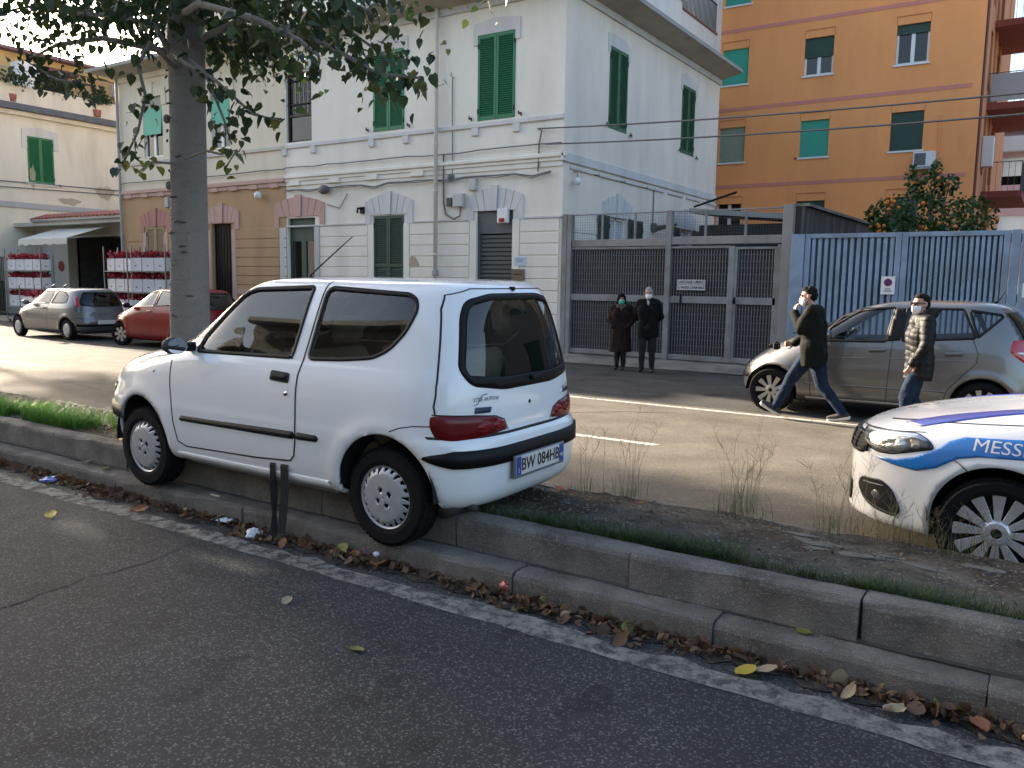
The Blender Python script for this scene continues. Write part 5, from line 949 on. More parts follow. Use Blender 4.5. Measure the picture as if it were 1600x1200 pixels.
# ---- cream building across the side street (its side wall faces right)
def cream_house():
    root = empty('terrace_building', (-41, 22, 0)); tag(root, 'cream two-storey building with roof terrace and green shutters at far left', 'building')
    X1, X0, Y0, Y1 = -38.0, -45.0, 17.0, 36.0; WS = Wall('y', X1, 1); sh = [(19.12, 20.26, 5.68, 7.66), (25.0, 26.1, 5.68, 7.66), (30, 31.1, 5.68, 7.66)]
    CW = plaster('cream_side_plaster', (.70, .655, .55), (.58, .53, .43)); mb = MB(); WS.sheet(mb, Y0, Y1, -.1, 8.7, sh, .2); mb.at('side_wall', CW, root)
    mb = MB(); mb.box(X0, X1-.23, Y0, Y1, -.1, 8.7); mb.at('inner_lining', CW, root)
    for (a, b, c, d) in sh:
        shutters(root, WS, a, b, c, d, GREEN, 2, -.03); mb = MB(); uc = (a+b)/2; WS.poly(mb, [(a-.22, d-.5), (a, d-.5), (a, d), (b, d), (b, d-.5), (b+.22, d-.5), (b+.2, d+.28), (uc, d+.42), (a-.2, d+.28)], -.002, .04); mb.at('lintel', plaster('pale_trim', (.58, .57, .54)), root)
        mb = MB(); WS.box(mb, a-.1, b+.1, c-.08, c, 0, .08); mb.at('sill', K['white'], root); holdback(root, WS, b+.2, c-.03)
    mb = MB(); mb.box(X0, X1+.45, Y0-.4, Y1, 8.64, 8.90); mb.at('cornice', mat('cornice_grey', (.10, .11, .13), .8, var=.2), root); mb = MB(); mb.box(X0, X1+.2, Y0-.2, Y1, 8.45, 8.638); mb.at('cornice_moulding', CW, root)
    mb = MB(); mb.box(X1-.15, X1+.1, Y0-.1, Y1, 8.902, 9.72); mb.at('parapet', CW, root); mb = MB(); WS.box(mb, Y0, Y1, 4.55, 4.78, 0, .07); mb.at('string_course', plaster('band_grey', (.40, .40, .42)), root)
    TP = mat('worn_patch', (.42, .36, .28), .95, var=.2)
    for y, z, a, b in ((22.6, 5.55, .45, .3), (20.9, 5.0, .5, .16), (19.3, 5.9, .12, .5)): mb = MB(); WS.poly(mb, [(y+a*math.cos(t)*(1+.25*math.sin(3*t)), z+b*math.sin(t)*(1+.2*math.cos(5*t))) for t in np.linspace(0, 6.28, 15)[:-1]], -.001, .004); mb.at('worn_patch', TP, root)
    # rooftop room, lattice screens, pergola
    YP = plaster('yellow_plaster', (.62, .44, .20)); X2 = -40.2; WP = Wall('y', X2, 1); mb = MB(); WP.sheet(mb, 18.2, 34, 8.9, 11.6, [(20.3, 22.3, 8.9, 11.0), (25.6, 26.6, 9.6, 11.0)], .25); mb.at('penthouse_wall', YP, root); mb = MB(); mb.box(-44.5, X2-.26, 18.2, 34, 8.9, 11.6); mb.at('penthouse_core', DARKROOM, root)
    mb = MB(); mb.box(-44.8, X2+.5, 17.9, 34.3, 11.602, 11.74); mb.at('penthouse_roof', mat('roof_violet', (.20, .10, .12), .7, var=.2), root)
    LT = mat('lattice_wood', (.10, .055, .05), .7, var=.2); z0, z1 = 9.72, 10.75
    for y0 in (20.6, 22.3, 24.0, 25.7, 27.4):
        mb = MB(); mb.box(X1-.05, X1-.01, y0, y0+1.65, z0, z0+.05); mb.box(X1-.05, X1-.01, y0, y0+1.65, z1-.05, z1); mb.box(X1-.05, X1-.01, y0, y0+.05, z0, z1); mb.box(X1-.05, X1-.01, y0+1.6, y0+1.65, z0, z1); p = mb.at('lattice_screen', LT, root); mb = MB()
        n = 16
        for k in range(-n, n):
            for s_ in (1, -1):
                a = y0+.05+(k*.12) if s_ > 0 else y0+1.6-(k*.12); pts = []
                for t in np.linspace(0, 1, 15):
                    y = a+s_*t*.95; z = z0+.05+t*.93
                    if y0+.05 <= y <= y0+1.6: pts.append((y, z))
                if len(pts) > 1: mb.tube([(X1-.03, pts[0][0], pts[0][1]), (X1-.03, pts[-1][0], pts[-1][1])], .009, 4)
        tag(mb.at('lattice', LT, p), kind='stuff')
    for y in (18.0, 19.4): mb = MB(); mb.box(X1-.1, X1, y, y+.08, 9.7, 10.7); mb.at('terrace_post', K['white'], root)
    mb = MB(); mb.tube([(X1-.05, 17.0, 10.4), (X1-.05, 20.6, 10.4)], .03, 6); mb.tube([(X1-.05, 17.0, 10.05), (X1-.05, 20.6, 10.05)], .02, 6); mb.at('terrace_rail', K['plastic_grey'], root)
    mb = MB(); mb.box(X1-1.2, X1-.4, 19.2, 19.9, 9.0, 10.9); mb.at('terrace_cabinet', K['white'], root); mb = MB(); mb.box(X2+.02, X2+.35, 24.4, 25.2, 10.5, 11.1); mb.at('air_conditioner', K['white'], root)
    mb = MB(); mb.box(X2+.0, X2+.6, 20.1, 22.5, 11.0, 11.18); mb.at('awning_box', mat('awning_maroon', (.16, .05, .04), .7), root)
    mb = MB(); mb.tube([(X1+.08, 17.0, 5.6), (X1+.08, 24, 5.75)], .02, 5); mb.tube([(X1+.08, 17.0, 5.35), (X1+.08, 24, 5.55)], .02, 5); mb.at('cable', K['cable'], root)
cream_house()
# ---- flower shop: single-storey lock-up with awning in the gap
def shop():
    root = empty('flower_shop', (-33, 21, 0)); tag(root, 'single-storey flower shop with striped awning and dark interior at left', 'shop'); GP = plaster('shop_plaster', (.50, .47, .40), (.40, .37, .31)); Y0 = 19.2
    mb = MB(); mb.box(-37.9, -36.6, Y0+.3, Y0+.5, -.1, 3.7); mb.at('wall', mat('corrugated_white', (.55, .55, .53), .6, var=.1, stretch=(1, 1, 8)), root)
    mb = MB(); mb.box(-36.6, -35.25, Y0, Y0+.5, -.1, 3.55); mb.at('pier', GP, root); mb = MB(); mb.box(-28.2, -27.46, 17.6, Y0+.5, -.1, 3.6); mb.at('pier', GP, root)
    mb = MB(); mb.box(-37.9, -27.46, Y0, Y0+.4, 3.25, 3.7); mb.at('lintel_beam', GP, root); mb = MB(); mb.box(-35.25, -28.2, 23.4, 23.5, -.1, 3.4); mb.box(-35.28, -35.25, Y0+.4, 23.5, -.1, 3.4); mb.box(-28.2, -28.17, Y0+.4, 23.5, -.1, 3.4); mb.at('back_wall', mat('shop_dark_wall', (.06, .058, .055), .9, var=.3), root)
    mb = MB(); mb.box(-38, -27.4, 18.4, 24, 3.702, 3.86); mb.at('roof_slab', GP, root)
    TM = mat('terracotta', (.30, .11, .085), .85, var=.3, vscale=6)
    for k in range(30):                                       # roof-edge tiles one by one
        x = -36.2+k*.29; mb = MB(); V = []
        for y, z in ((18.25, 3.94), (18.9, 4.16)):
            V += [(x+.14*math.cos(t), y, z+.075*math.sin(t)) for t in np.linspace(0, math.pi, 7)]
        mb.add(V, [(i, i+1, 8+i, 7+i) for i in range(6)]+[tuple(range(7))]); mb.at('roof_tile', TM, root, True)
    mb = MB(); mb.box(-36.4, -27.45, 18.28, 24, 3.862, 3.93); mb.at('roof_edge', mat('gutter_zinc', (.25, .26, .27), .5, .4), root)
    AW = mat('awning_canvas', (.55, .54, .48), .8, var=.06, vscale=2); mb = MB(); n = 12; V = []; F = []
    for i in range(n+1):
        x = -35.2+i*3.6/n; s_ = .02*math.sin(i*2.2); V += [(x, 18.9, 3.62), (x, 17.2, 3.05+s_), (x, 17.18, 2.80+s_+(.05 if i % 2 else 0))]
        if i: F += [(3*i-3, 3*i, 3*i+1, 3*i-2), (3*i-2, 3*i+1, 3*i+2, 3*i-1)]
    mb.add(V, F); o = mb.at('awning', AW, root); o.modifiers.new('s', 'SOLIDIFY').thickness = .012
    mb = MB(); mb.tube([(-35.2, 18.9, 3.3), (-35.2, 17.2, 3.04)], .02, 6); mb.tube([(-31.6, 18.9, 3.3), (-31.6, 17.2, 3.04)], .02, 6); mb.at('awning_arm', K['plastic_grey'], root)
    mb = MB(); mb.box(-33.6, -30.0, 22.6, 23.2, 0, .9); mb.box(-33.6, -30, 22.9, 23.3, 1.55, 2.25); mb.at('counter', mat('counter_pale', (.30, .30, .28), .7, var=.2), root); mb = MB(); mb.box(-34.9, -34.2, 21.5, 23.2, 0, 2.6); mb.at('shelving', mat('shelf_grey', (.12, .12, .12), .8, var=.3), root)
    mb = MB(); mb.lathe([(0, 0), (.22, 0), (.22, .01), (0, .01)], 20, Matrix.Translation((-35.8, Y0-.02, 2.05)) @ Matrix.Rotation(R(90), 4, 'X')); mb.at('round_sign', mat('sign_red', (.28, .03, .02), .5), root)
    # railings beside the pier
    for k in range(14): mb = MB(); mb.box(-38.0+k*.105-.6, -37.98+k*.105-.6, 17.3, 17.32, -.05, 2.3); mb.at('railing_bar', K['black'], root)
    mb = MB(); mb.box(-38.7, -37.1, 17.29, 17.33, 2.2, 2.25); mb.box(-38.7, -37.1, 17.29, 17.33, .1, .15); mb.at('railing_rail', K['black'], root)
shop()
mb = MB(); 
def fence_left():
    root = empty('iron_fence', (-38, 16.9, 0)); tag(root, 'dark vertical-bar iron fence with green sheet at the left edge', 'fence')
    for k in range(34): mb = MB(); x = -40.6+k*.14; mb.box(x, x+.03, 16.9, 16.93, 0, 2.35); mb.at('bar', K['black'], root)
    mb = MB(); mb.box(-40.7, -35.8, 16.89, 16.94, 2.3, 2.36); mb.box(-40.7, -35.8, 16.89, 16.94, .1, .16); mb.at('rail', K['black'], root); mb = MB(); mb.box(-40.6, -36.2, 17.0, 17.02, .1, 1.4); mb.at('sheet', DGREEN, root)
fence_left()
# ---- flower trolleys: shelf frames; boxes of red plants stand on them as things
BOXM = mat('white_carton', (.62, .61, .62), .7, var=.08, vscale=3); TRM = mat('trolley_steel', (.22, .23, .24), .4, .6); FLM = leafmat('poinsettia_leaf', [(.30, .012, .03), (.42, .02, .05), (.20, .01, .03), (.5, .12, .14), (.03, .07, .03)], .6, .15); FOIL = mat('plastic_sleeve', (.35, .28, .28), .35, var=.2)
def leaf_cloud(P, size, g, up=.4, fold=.25, shape='oval'):
    n = len(P); N_ = g.normal(0, 1, (n, 3)); N_[:, 2] += up*2; N_ /= np.linalg.norm(N_, axis=1)[:, None]; T_ = g.normal(0, 1, (n, 3)); T_ -= (T_*N_).sum(1)[:, None]*N_; T_ /= np.linalg.norm(T_, axis=1)[:, None]; B_ = np.cross(N_, T_)
    s = (size*g.uniform(.65, 1.25, n))[:, None, None]; pr = np.array([(0, 0, 0), (.28, .36, fold*.4), (.62, .34, fold*.4), (1, 0, 0), (.62, -.34, fold*.4), (.28, -.36, fold*.4)]) if shape == 'oval' else np.array([(0, 0, 0), (.2, .46, fold*.5), (.55, .36, fold*.4), (1, 0, -.12), (.55, -.36, fold*.4), (.2, -.46, fold*.5)])
    V = P[:, None]+s*(pr[None, :, :1]*T_[:, None]+pr[None, :, 1:2]*B_[:, None]+pr[None, :, 2:]*N_[:, None])
    F = np.array([(0, 1, 2, 3), (0, 3, 4, 5)]); return V.reshape(-1, 3), (F[None]+6*np.arange(n)[:, None, None]).reshape(-1, 4)
_fb = {}
def flower_box(k):
    if k in _fb: return _fb[k]
    g = np.random.default_rng(40+k); w, d, h = .52, .36, .40
    mb = MB(); mb.cbox(-w/2, w/2, -d/2, d/2, 0, h, .008); b = mb.mesh('carton'); b.materials.append(BOXM); mb = MB(); mb.box(-.045, .045, -d/2-.003, -d/2+.002, h*.35, h*.42); mb.box(w/2-.002, w/2+.003, -.04, .04, h*.35, h*.42); s = mb.mesh('slot'); s.materials.append(K['black'])
    V, F = leaf_cloud(np.stack([g.uniform(-w/2, w/2, 170), g.uniform(-d/2, d/2, 170), h+.02+g.uniform(0, .15, 170)], 1), .10, g); f = mesh_np('flowers', V, F); f.materials.append(FLM); _fb[k] = (b, s, f); return _fb[k]
def trolley(x, y, rz, label, tiers, nb, lab2):
    root = empty('flower_trolley', (x, y, ZF+.02), (0, 0, rz)); tag(root, label, 'trolley', 'steel trolleys stacked with red potted plants'); L_ = .55*nb+.1; H_ = tiers*.66+.55; z0 = .62
    for sx in (-1, 1):
        for sy in (-1, 1): mb = MB(); mb.box(sx*L_/2-.015, sx*L_/2+.015, sy*.24-.015, sy*.24+.015, .1, H_+.2); mb.build('post', TRM, root); mb = MB(); mb.lathe([(.0, -.02), (.06, -.02), (.06, .02), (0, .02)], 14, Matrix.Translation((sx*L_/2*.9, sy*.22, .06)) @ Matrix.Rotation(R(90), 4, 'X')); mb.build('castor', K['black'], root)
    for t in range(tiers): mb = MB(); mb.box(-L_/2, L_/2, -.25, .25, z0+t*.66-.03, z0+t*.66); mb.build('shelf', TRM, root)
    for t in range(tiers):
        for k in range(nb):
            b, s, f = flower_box((t*3+k) % 4); px = -L_/2+.05+.275+k*.55; o = link('flower_carton', b, None); o.location = root.location+Euler((0, 0, rz)).to_matrix() @ Vector((px, 0, z0+t*.66+.002)); o.rotation_euler = (0, 0, rz+random.uniform(-.04, .04)); tag(o, '%s white poinsettia carton on the %s shelf of the %s' % (['leftmost', 'second', 'third', 'rightmost'][k if k < nb-1 else 3], ['bottom', 'middle', 'top'][t] if tiers > 1 else 'only', lab2), 'carton', 'white cartons of red poinsettias'); link('slot', s, None, o); link('flowers', f, None, o)
    return root
trolley(-25.45, 15.7, R(-4), 'tall flower trolley left of the tree nearer the shop doorway', 3, 3, 'trolley by the shop doorway'); trolley(-23.55, 15.45, R(5), 'flower trolley nearest the tree trunk, a little lower than its neighbour', 3, 3, 'trolley nearest the tree')
trolley(-31.9, 15.9, R(3), 'flower trolley beyond the bonnet of the grey hatchback', 3, 4, 'trolley beyond the grey hatchback'); trolley(-29.3, 14.9, R(-8), 'low flower trolley at the left edge of the street', 1, 4, 'low trolley')
# ---- grey wire gate
def grey_gate():
    root = empty('grey_gate', (-7, FY, 0)); tag(root, 'grey steel gate with dark wire mesh panels between the house and the blue gate', 'gate'); GS = mat('gate_grey_paint', (.25, .255, .26), .55, .1, var=.2, vscale=5, col2=(.18, .17, .16), mscale=2.5); GC = plaster('concrete_post', (.27, .26, .245), (.16, .15, .14)); DM = mat('mesh_dark', (.045, .047, .05), .6, .2, var=.2); W_ = Wall('x', FY+.02, -1)
    def bx(nm, u0, u1, z0, z1, d0=-.04, d1=.05, m=GS): mb = MB(); W_.box(mb, u0, u1, z0, z1, d0, d1, .005); return mb.at(nm, m, root)
    bx('post', -9.72, -9.60, -.05, 3.19, -.1, .08); bx('post', -9.585, -9.48, -.05, 3.18, -.08, .09); bx('post', -7.15, -7.03, -.05, 3.19, -.08, .08); bx('concrete_post', -4.68, -4.48, -.05, 3.22, -.12, .08, GC); bx('post', -5.76, -5.63, 0, 2.42)
    bx('top_rail', -9.48, -4.68, 3.15, 3.18, -.015, .015); 
    for u in (-8.72, -7.91, -6.29, -5.44): bx('stanchion', u-.025, u+.025, 2.45, 3.15, -.02, .02)
    mb = MB(); W_.box(mb, -9.48, -7.15, 2.44, 2.60, -.09, .06, .01); W_.box(mb, -7.03, -4.68, 2.46, 2.63, -.09, .06, .01); mb.at('beam', GC, root)
    cells = [(-9.48, -7.15), (-7.03, -5.76), (-5.63, -4.76)]
    for i, (a, b) in enumerate(cells):
        t = 2.43 if i < 2 else 2.40
        for z0, z1 in ((0.0, .11), (1.22, 1.37), (t-.05, t)): bx('rail', a, b, z0, z1, -.035, .04)
        if i == 2: bx('stile', a, a+.06, .11, t-.05, -.035, .04); bx('stile', b-.06, b, .11, t-.05, -.035, .04); bx('stile', b+.002, b+.075, 0, 2.44, -.05, .05)
        for z0, z1 in ((.11, 1.22), (1.37, t-.05)):
            mb = MB(); W_.box(mb, a, b, z0, z1, -.034, -.028); p = mb.at('mesh_panel', DM, root); mb = MB(); u = a+.02
            while u < b-.01: W_.box(mb, u-.008, u+.008, z0, z1, -.012, .008); u += .062
            z = z0+.06
            while z < z1: W_.box(mb, a, b, z-.004, z+.004, .006, .014); z += .135
            tag(mb.at('wire_mesh', mat('wire_grey', (.16, .163, .168), .5, .1) if 'wire_grey' not in bpy.data.materials else bpy.data.materials['wire_grey'], p), kind='stuff')
    mb = MB(); z = 2.62                                        # light netting above the beam
    for k in range(80): u = -9.46+k*.06; mb.box(u-.0015, u+.0015, FY, FY+.003, 2.6, 3.15)
    for k in range(9): mb.box(-9.48, -4.7, FY, FY+.003, 2.63+k*.06, 2.633+k*.06)
    tag(mb.at('netting', K['cable'], root), kind='stuff')
    mb = MB(); W_.box(mb, -6.79, -6.75, 1.17, 1.42, .04, .06); mb.at('bolt', K['black'], root); mb = MB(); mb.ball((-5.60, FY-.05, 1.3), .035); mb.at('lock_knob', K['black'], root)
    s = empty('gate_notice', (-6.53, FY-.05, 1.50)); tag(s, 'two-line hand-lettered keep-clear notice on the grey gate', 'sign'); WP_ = mat('notice_white', (.5, .5, .49), .6, var=.15, vscale=10); INK = mat('notice_ink', (.03, .03, .035), .7)
    for z0, z1, txt, sz in ((1.615, 1.72, 'LASCIARE LIBERO', .082), (1.50, 1.605, 'IL PASSO CARRABILE', .070)): mb = MB(); mb.box(-6.85, -6.22, FY-.058, FY-.052, z0, z1); p = mb.at('board', WP_, s); font_text('lettering', txt, sz, INK, p, (0, -.0095, (z0+z1)/2-1.5), (R(90), 0, 0), .0008, sx=.92, bold=.002)
grey_gate()
# ---- blue slatted gate
def blue_gate():
    Y = 16.75; k_ = Y/16.4; root = empty('blue_gate', (-2.4, Y, 0)); tag(root, 'pale blue steel gate of vertical slats behind the silver car', 'gate'); BP = mat('blue_gate_paint', (.23, .31, .42), .5, var=.12, vscale=3, col2=(.18, .235, .30), mscale=1.4); BS = mat('blue_sheet', (.05, .085, .125), .6, var=.1); W_ = Wall('x', Y, -1); zt = 2.62
    def bx(nm, u0, u1, z0, z1, d0=-.05, d1=.05, m=BP): mb = MB(); W_.box(mb, u0, u1, z0, z1, d0, d1, .006); return mb.at(nm, m, root)
    bx('post', -4.45, -4.20, -.02, zt, -.12, .06); bx('post', -.74, -.60, -.02, zt+.01, -.08, .06); bx('post', -.585, -.30, -.02, zt, -.12, .06); bx('post', 3.0, 3.2, -.02, zt, -.1, .06)
    for a, b, n in ((-4.19, -2.47, 13), (-2.46, -.75, 17), (-.29, 2.99, 30)):
        bx('frame', a, a+.10, .06, zt, -.04, .04); bx('frame', b-.10, b, .06, zt, -.04, .04); bx('frame', a+.10, b-.10, zt-.085, zt, -.04, .04); bx('frame', a+.10, b-.10, .06, .20, -.04, .04); bx('backing', a+.10, b-.10, .2, zt-.085, -.035, -.028, BS)
        st = (b-a-.2)/n
        for q in range(n): u = a+.10+st*(q+.5); bx('slat', u-st*.29, u+st*.29, .2, zt-.085, -.02, .02)
    s = empty('no_parking_sign', (-2.65, Y-.05, 1.6)); tag(s, 'white no-parking sign with red and blue disc on the blue gate', 'sign'); mb = MB(); mb.box(-2.77, -2.53, Y-.058, Y-.052, 1.485, 1.815); mb.at('board', K['white'], s)
    def disc(r0, r1, d, m, nm): mb = MB(); mb.lathe([(r0, 0), (r1, 0)] if r0 else [(r1, 0), (0, 0)], 28, Matrix.Translation((-2.65, Y-.058-d, 1.705)) @ Matrix.Rotation(R(90), 4, 'X')); mb.at(nm, m, s)
    disc(0, .072, .001, mat('sign_rim_red', (.30, .015, .03), .5), 'disc_rim'); disc(0, .054, .002, mat('sign_blue', (.02, .035, .15), .5), 'disc_face'); mb = MB(); mb.box(-.053, .053, 0, .0006, -.009, .009, Matrix.Translation((-2.65, Y-.0612, 1.705)) @ Matrix.Rotation(R(40), 4, 'Y')); mb.at('disc_bar', bpy.data.materials['sign_rim_red'], s)
    I2 = bpy.data.materials['notice_ink']; font_text('lettering', 'PASSO', .034, I2, s, (0, -.0095, -.015), (R(90), 0, 0), .0005, bold=.001); font_text('lettering', 'CARRABILE', .03, I2, s, (0, -.0095, -.055), (R(90), 0, 0), .0005, bold=.001)
    s2 = tag(MB().box(-.52, -.26, Y-.075, Y-.068, 1.47, 1.72).build('gate_notice', K['white']), 'small blank white notice on the blue gate at the right edge', 'sign')
blue_gate()
# boundary wall behind the gates, shed roof
root = empty('boundary_wall', (-3.8, 17.4, 0)); tag(root, 'dark stained sloping concrete boundary wall behind the blue gate', 'wall'); SW = mat('stained_wall', (.055, .05, .045), .95, var=.5, vscale=3, col2=(.10, .095, .09), mscale=2, stretch=(2, 2, .3))
mb = MB(); mb.add([(-4.48, 17.0, -.05), (-4.48, 17.2, -.05), (-4.2, 25.5, -.05), (-4.4, 25.5, -.05), (-4.48, 17.0, 3.18), (-4.30, 17.0, 3.18), (-4.0, 25.5, 3.18), (-4.4, 25.5, 3.18)], [(0, 4, 7, 3), (0, 1, 5, 4), (1, 2, 6, 5), (4, 5, 6, 7), (2, 3, 7, 6)]); mb.at('wall_face', SW, root); mb = MB(); mb.add([(-4.5, 16.98, 3.182), (-4.22, 16.98, 3.182), (-3.95, 25.5, 3.182), (-4.42, 25.5, 3.182), (-4.5, 16.98, 3.24), (-4.22, 16.98, 3.24), (-3.95, 25.5, 3.24), (-4.42, 25.5, 3.24)], [(0, 1, 5, 4), (1, 2, 6, 5), (4, 5, 6, 7), (3, 0, 4, 7)]); mb.at('coping', KERB, root)
root = empty('garden_shed', (-7.0, 24, 0)); tag(root, 'low shed with pale sloping roof behind the grey gate', 'shed'); mb = MB(); mb.box(-8.6, -5.4, 22.6, 26, -.1, 3.3); mb.at('wall', mat('shed_dark', (.03, .032, .033), .8, var=.3), root); mb = MB(); mb.add([(-8.8, 22.3, 3.62), (-5.15, 22.3, 3.30), (-5.15, 26, 3.42), (-8.8, 26, 3.74), (-8.8, 22.3, 3.76), (-5.15, 22.3, 3.44), (-5.15, 26, 3.56), (-8.8, 26, 3.88)], [(0, 1, 5, 4), (1, 2, 6, 5), (4, 5, 6, 7), (3, 0, 4, 7), (0, 3, 2, 1)]); mb.at('roof', plaster('shed_roof', (.38, .36, .33)), root); mb = MB(); mb.tube([(-8.7, 22.4, 3.8), (-7.5, 22.4, 4.15)], .03, 5); mb.at('stove_pipe', K['black'], root)
# ---- orange apartment block
def orange_block():
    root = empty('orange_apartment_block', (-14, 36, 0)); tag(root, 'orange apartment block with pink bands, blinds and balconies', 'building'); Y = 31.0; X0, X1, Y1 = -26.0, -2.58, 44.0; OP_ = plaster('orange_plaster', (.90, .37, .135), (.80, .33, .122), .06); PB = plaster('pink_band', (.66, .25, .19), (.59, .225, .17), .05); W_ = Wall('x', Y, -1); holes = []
    FL = [4.72-2.83, 4.72, 7.53, 10.35, 13.18, 16.0]; cols = [(-11.15, -10.17), (-8.17, -7.18), (-5.18, -4.17), (-14.2, -13.2), (-17.2, -16.2), (-20.2, -19.2)]
    for zt in FL:
        for a, b in cols: holes.append((a, b, zt-1.28, zt))
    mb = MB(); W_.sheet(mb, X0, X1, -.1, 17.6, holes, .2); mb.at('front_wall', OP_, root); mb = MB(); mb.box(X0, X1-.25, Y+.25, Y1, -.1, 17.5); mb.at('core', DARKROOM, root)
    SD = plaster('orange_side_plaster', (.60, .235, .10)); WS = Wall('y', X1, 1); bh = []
    for zt in FL: bh.append((33.2, 34.1, zt-1.9, zt+.1)); bh.append((36.5, 37.4, zt-1.9, zt+.1))
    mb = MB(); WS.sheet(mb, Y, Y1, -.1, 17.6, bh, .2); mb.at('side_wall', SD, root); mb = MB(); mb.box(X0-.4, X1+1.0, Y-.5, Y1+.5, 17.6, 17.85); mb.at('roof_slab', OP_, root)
    for zt in FL: mb = MB(); W_.box(mb, X0, X1-.25, zt+.58, zt+.71, -.002, .012); mb.at('band', PB, root)
    st = {(0, 1): 'slats', (0, 2): 'teal', (0, 3): 'teal', (1, 3): 'half', (1, 2): 'teal', (1, 1): 'dark', (2, 3): 'quarter', (2, 2): 'dark', (2, 1): 'dark', (0, 4): 'teal', (0, 2): 'slats', (0, 3): 'teal', (0, 1): 'open'}
    for zi, zt in enumerate(FL):
        for ci, (a, b) in enumerate(cols):
            s_ = st.get((ci, zi), ['teal', 'dark', 'half'][(ci+zi) % 3]); zb = zt-1.28
            mb = MB(); W_.box(mb, a-.05, b+.05, zb-.06, zb, -.2, .05); mb.at('sill', K['white'], root); mb = MB(); W_.box(mb, a-.02, b+.02, zt+.26, zt+.285, 0, .02); W_.box(mb, a-.02, a, zt, zt+.26, 0, .008); W_.box(mb, b, b+.02, zt, zt+.26, 0, .008); mb.at('blind_box', SD, root)
            cover = {'teal': 1., 'dark': 1., 'slats': 1., 'half': .52, 'quarter': .24, 'open': 0.}[s_]; bm_ = {'teal': TEAL, 'slats': mat('pale_slats', (.28, .33, .24), .6, var=.1) if 'pale_slats' not in bpy.data.materials else bpy.data.materials['pale_slats']}.get(s_, DGREEN)
            if cover < 1:
                mb = MB(); W_.box(mb, a, a+.07, zb, zt, -.16, -.10); W_.box(mb, b-.07, b, zb, zt, -.16, -.10); W_.box(mb, (a+b)/2-.06, (a+b)/2+.06, zb, zt, -.16, -.10); W_.box(mb, a, b, zb, zb+.06, -.159, -.101); f = mb.at('window_frame', K['white'], root); mb = MB(); W_.box(mb, a+.07, b-.07, zb+.06, zt, -.135, -.13); mb.at('pane', K['pane'], f); mb = MB(); W_.box(mb, (a+b)/2+.06 if s_ == 'quarter' else a+.07, b-.07, zb+.06, zt, -.19, -.18); mb.at('curtain', CURT, f)
            if cover:
                mb = MB(); zz = zt; hgt = 1.28*cover; n = max(3, int(hgt/.085)); V = []; F = []
                for q in range(n): z1_ = zt-hgt*q/n; z0_ = zt-hgt*(q+1)/n; W_.box(mb, a, b, z0_+.006, z1_, -.09, -.075); W_.box(mb, a, b, z0_, z0_+.006, -.09, -.082)
                tag(mb.at('roller_blind', bm_, root), kind='stuff' if False else None)
    # balconies on the side, air conditioner, heaters, pipes
    RAIL = K['cable']; BE = plaster('balcony_red', (.28, .07, .05))
    for i, (zt, y0, y1) in enumerate(((5.45-.35, 34.0, 38.5), (8.3-.25, 33.6, 38.5), (11.0, 34.4, 38.5))):
        mb = MB(); mb.box(X1, X1+1.25, y0, y1, zt-.22, zt); o = mb.at('balcony', BE, root); mb = MB()
        for q in range(26): y = y0+.05+q*(y1-y0-.1)/25; mb.tube([(X1+1.2, y, zt), (X1+1.2, y, zt+1.0)], .010, 4)
        for q in range(7): x = X1+.05+q*.19; mb.tube([(x, y0+.04, zt), (x, y0+.04, zt+1.0)], .010, 4)
        mb.tube([(X1, y0+.04, zt+1.0), (X1+1.2, y0+.04, zt+1.0), (X1+1.2, y1, zt+1.0)], .018, 5); mb.at('railing', RAIL, o)
    mb = MB(); mb.box(X1+1.16, X1+1.2, 33.7, 38, 8.1, 9.0); mb.box(X1+.1, X1+1.2, 33.6, 33.63, 8.1, 9.0); mb.at('balcony_screen', mat('screen_pale', (.42, .40, .40), .7, var=.05, stretch=(1, 14, 1)), root); mb = MB(); mb.box(X1+.02, X1+.35, 33.0, 33.5, 5.85, 6.85); mb.at('boiler', K['white'], root)
    mb = MB(); W_.box(mb, -4.36, -3.71, 5.63, 6.12, .08, .42, .01); a = mb.at('air_conditioner', K['white'], root); mb = MB(); W_.box(mb, -4.32, -3.98, 5.68, 6.07, .42, .43); mb.at('fan_grille', mat('fan_grey', (.12, .12, .12), .6), a); mb = MB(); W_.box(mb, -4.4, -3.7, 5.56, 5.62, 0, .42); mb.at('bracket', K['plastic_grey'], a)
    mb = MB(); mb.tube([(X1+.03, Y+.15, 17), (X1+.03, Y+.15, 0)], .05, 8); mb.at('drain_pipe', mat('pipe_red', (.18, .05, .03), .6), root); mb = MB(); mb.tube([(-3.68, Y-.03, 7.3), (-3.66, Y-.03, 6.1)], .03, 6); mb.at('conduit', OP_, root)
    for y in (35.0, 37.0): mb = MB(); mb.tube([(X1+.05, y, 17), (X1+.05, y, 3)], .04, 6); mb.at('conduit', SD, root)
    mb = MB(); W_.box(mb, -8.32, -8.22, 6.22, 6.27, 0, .05); mb.at('shutter_catch', BE, root)
orange_block()
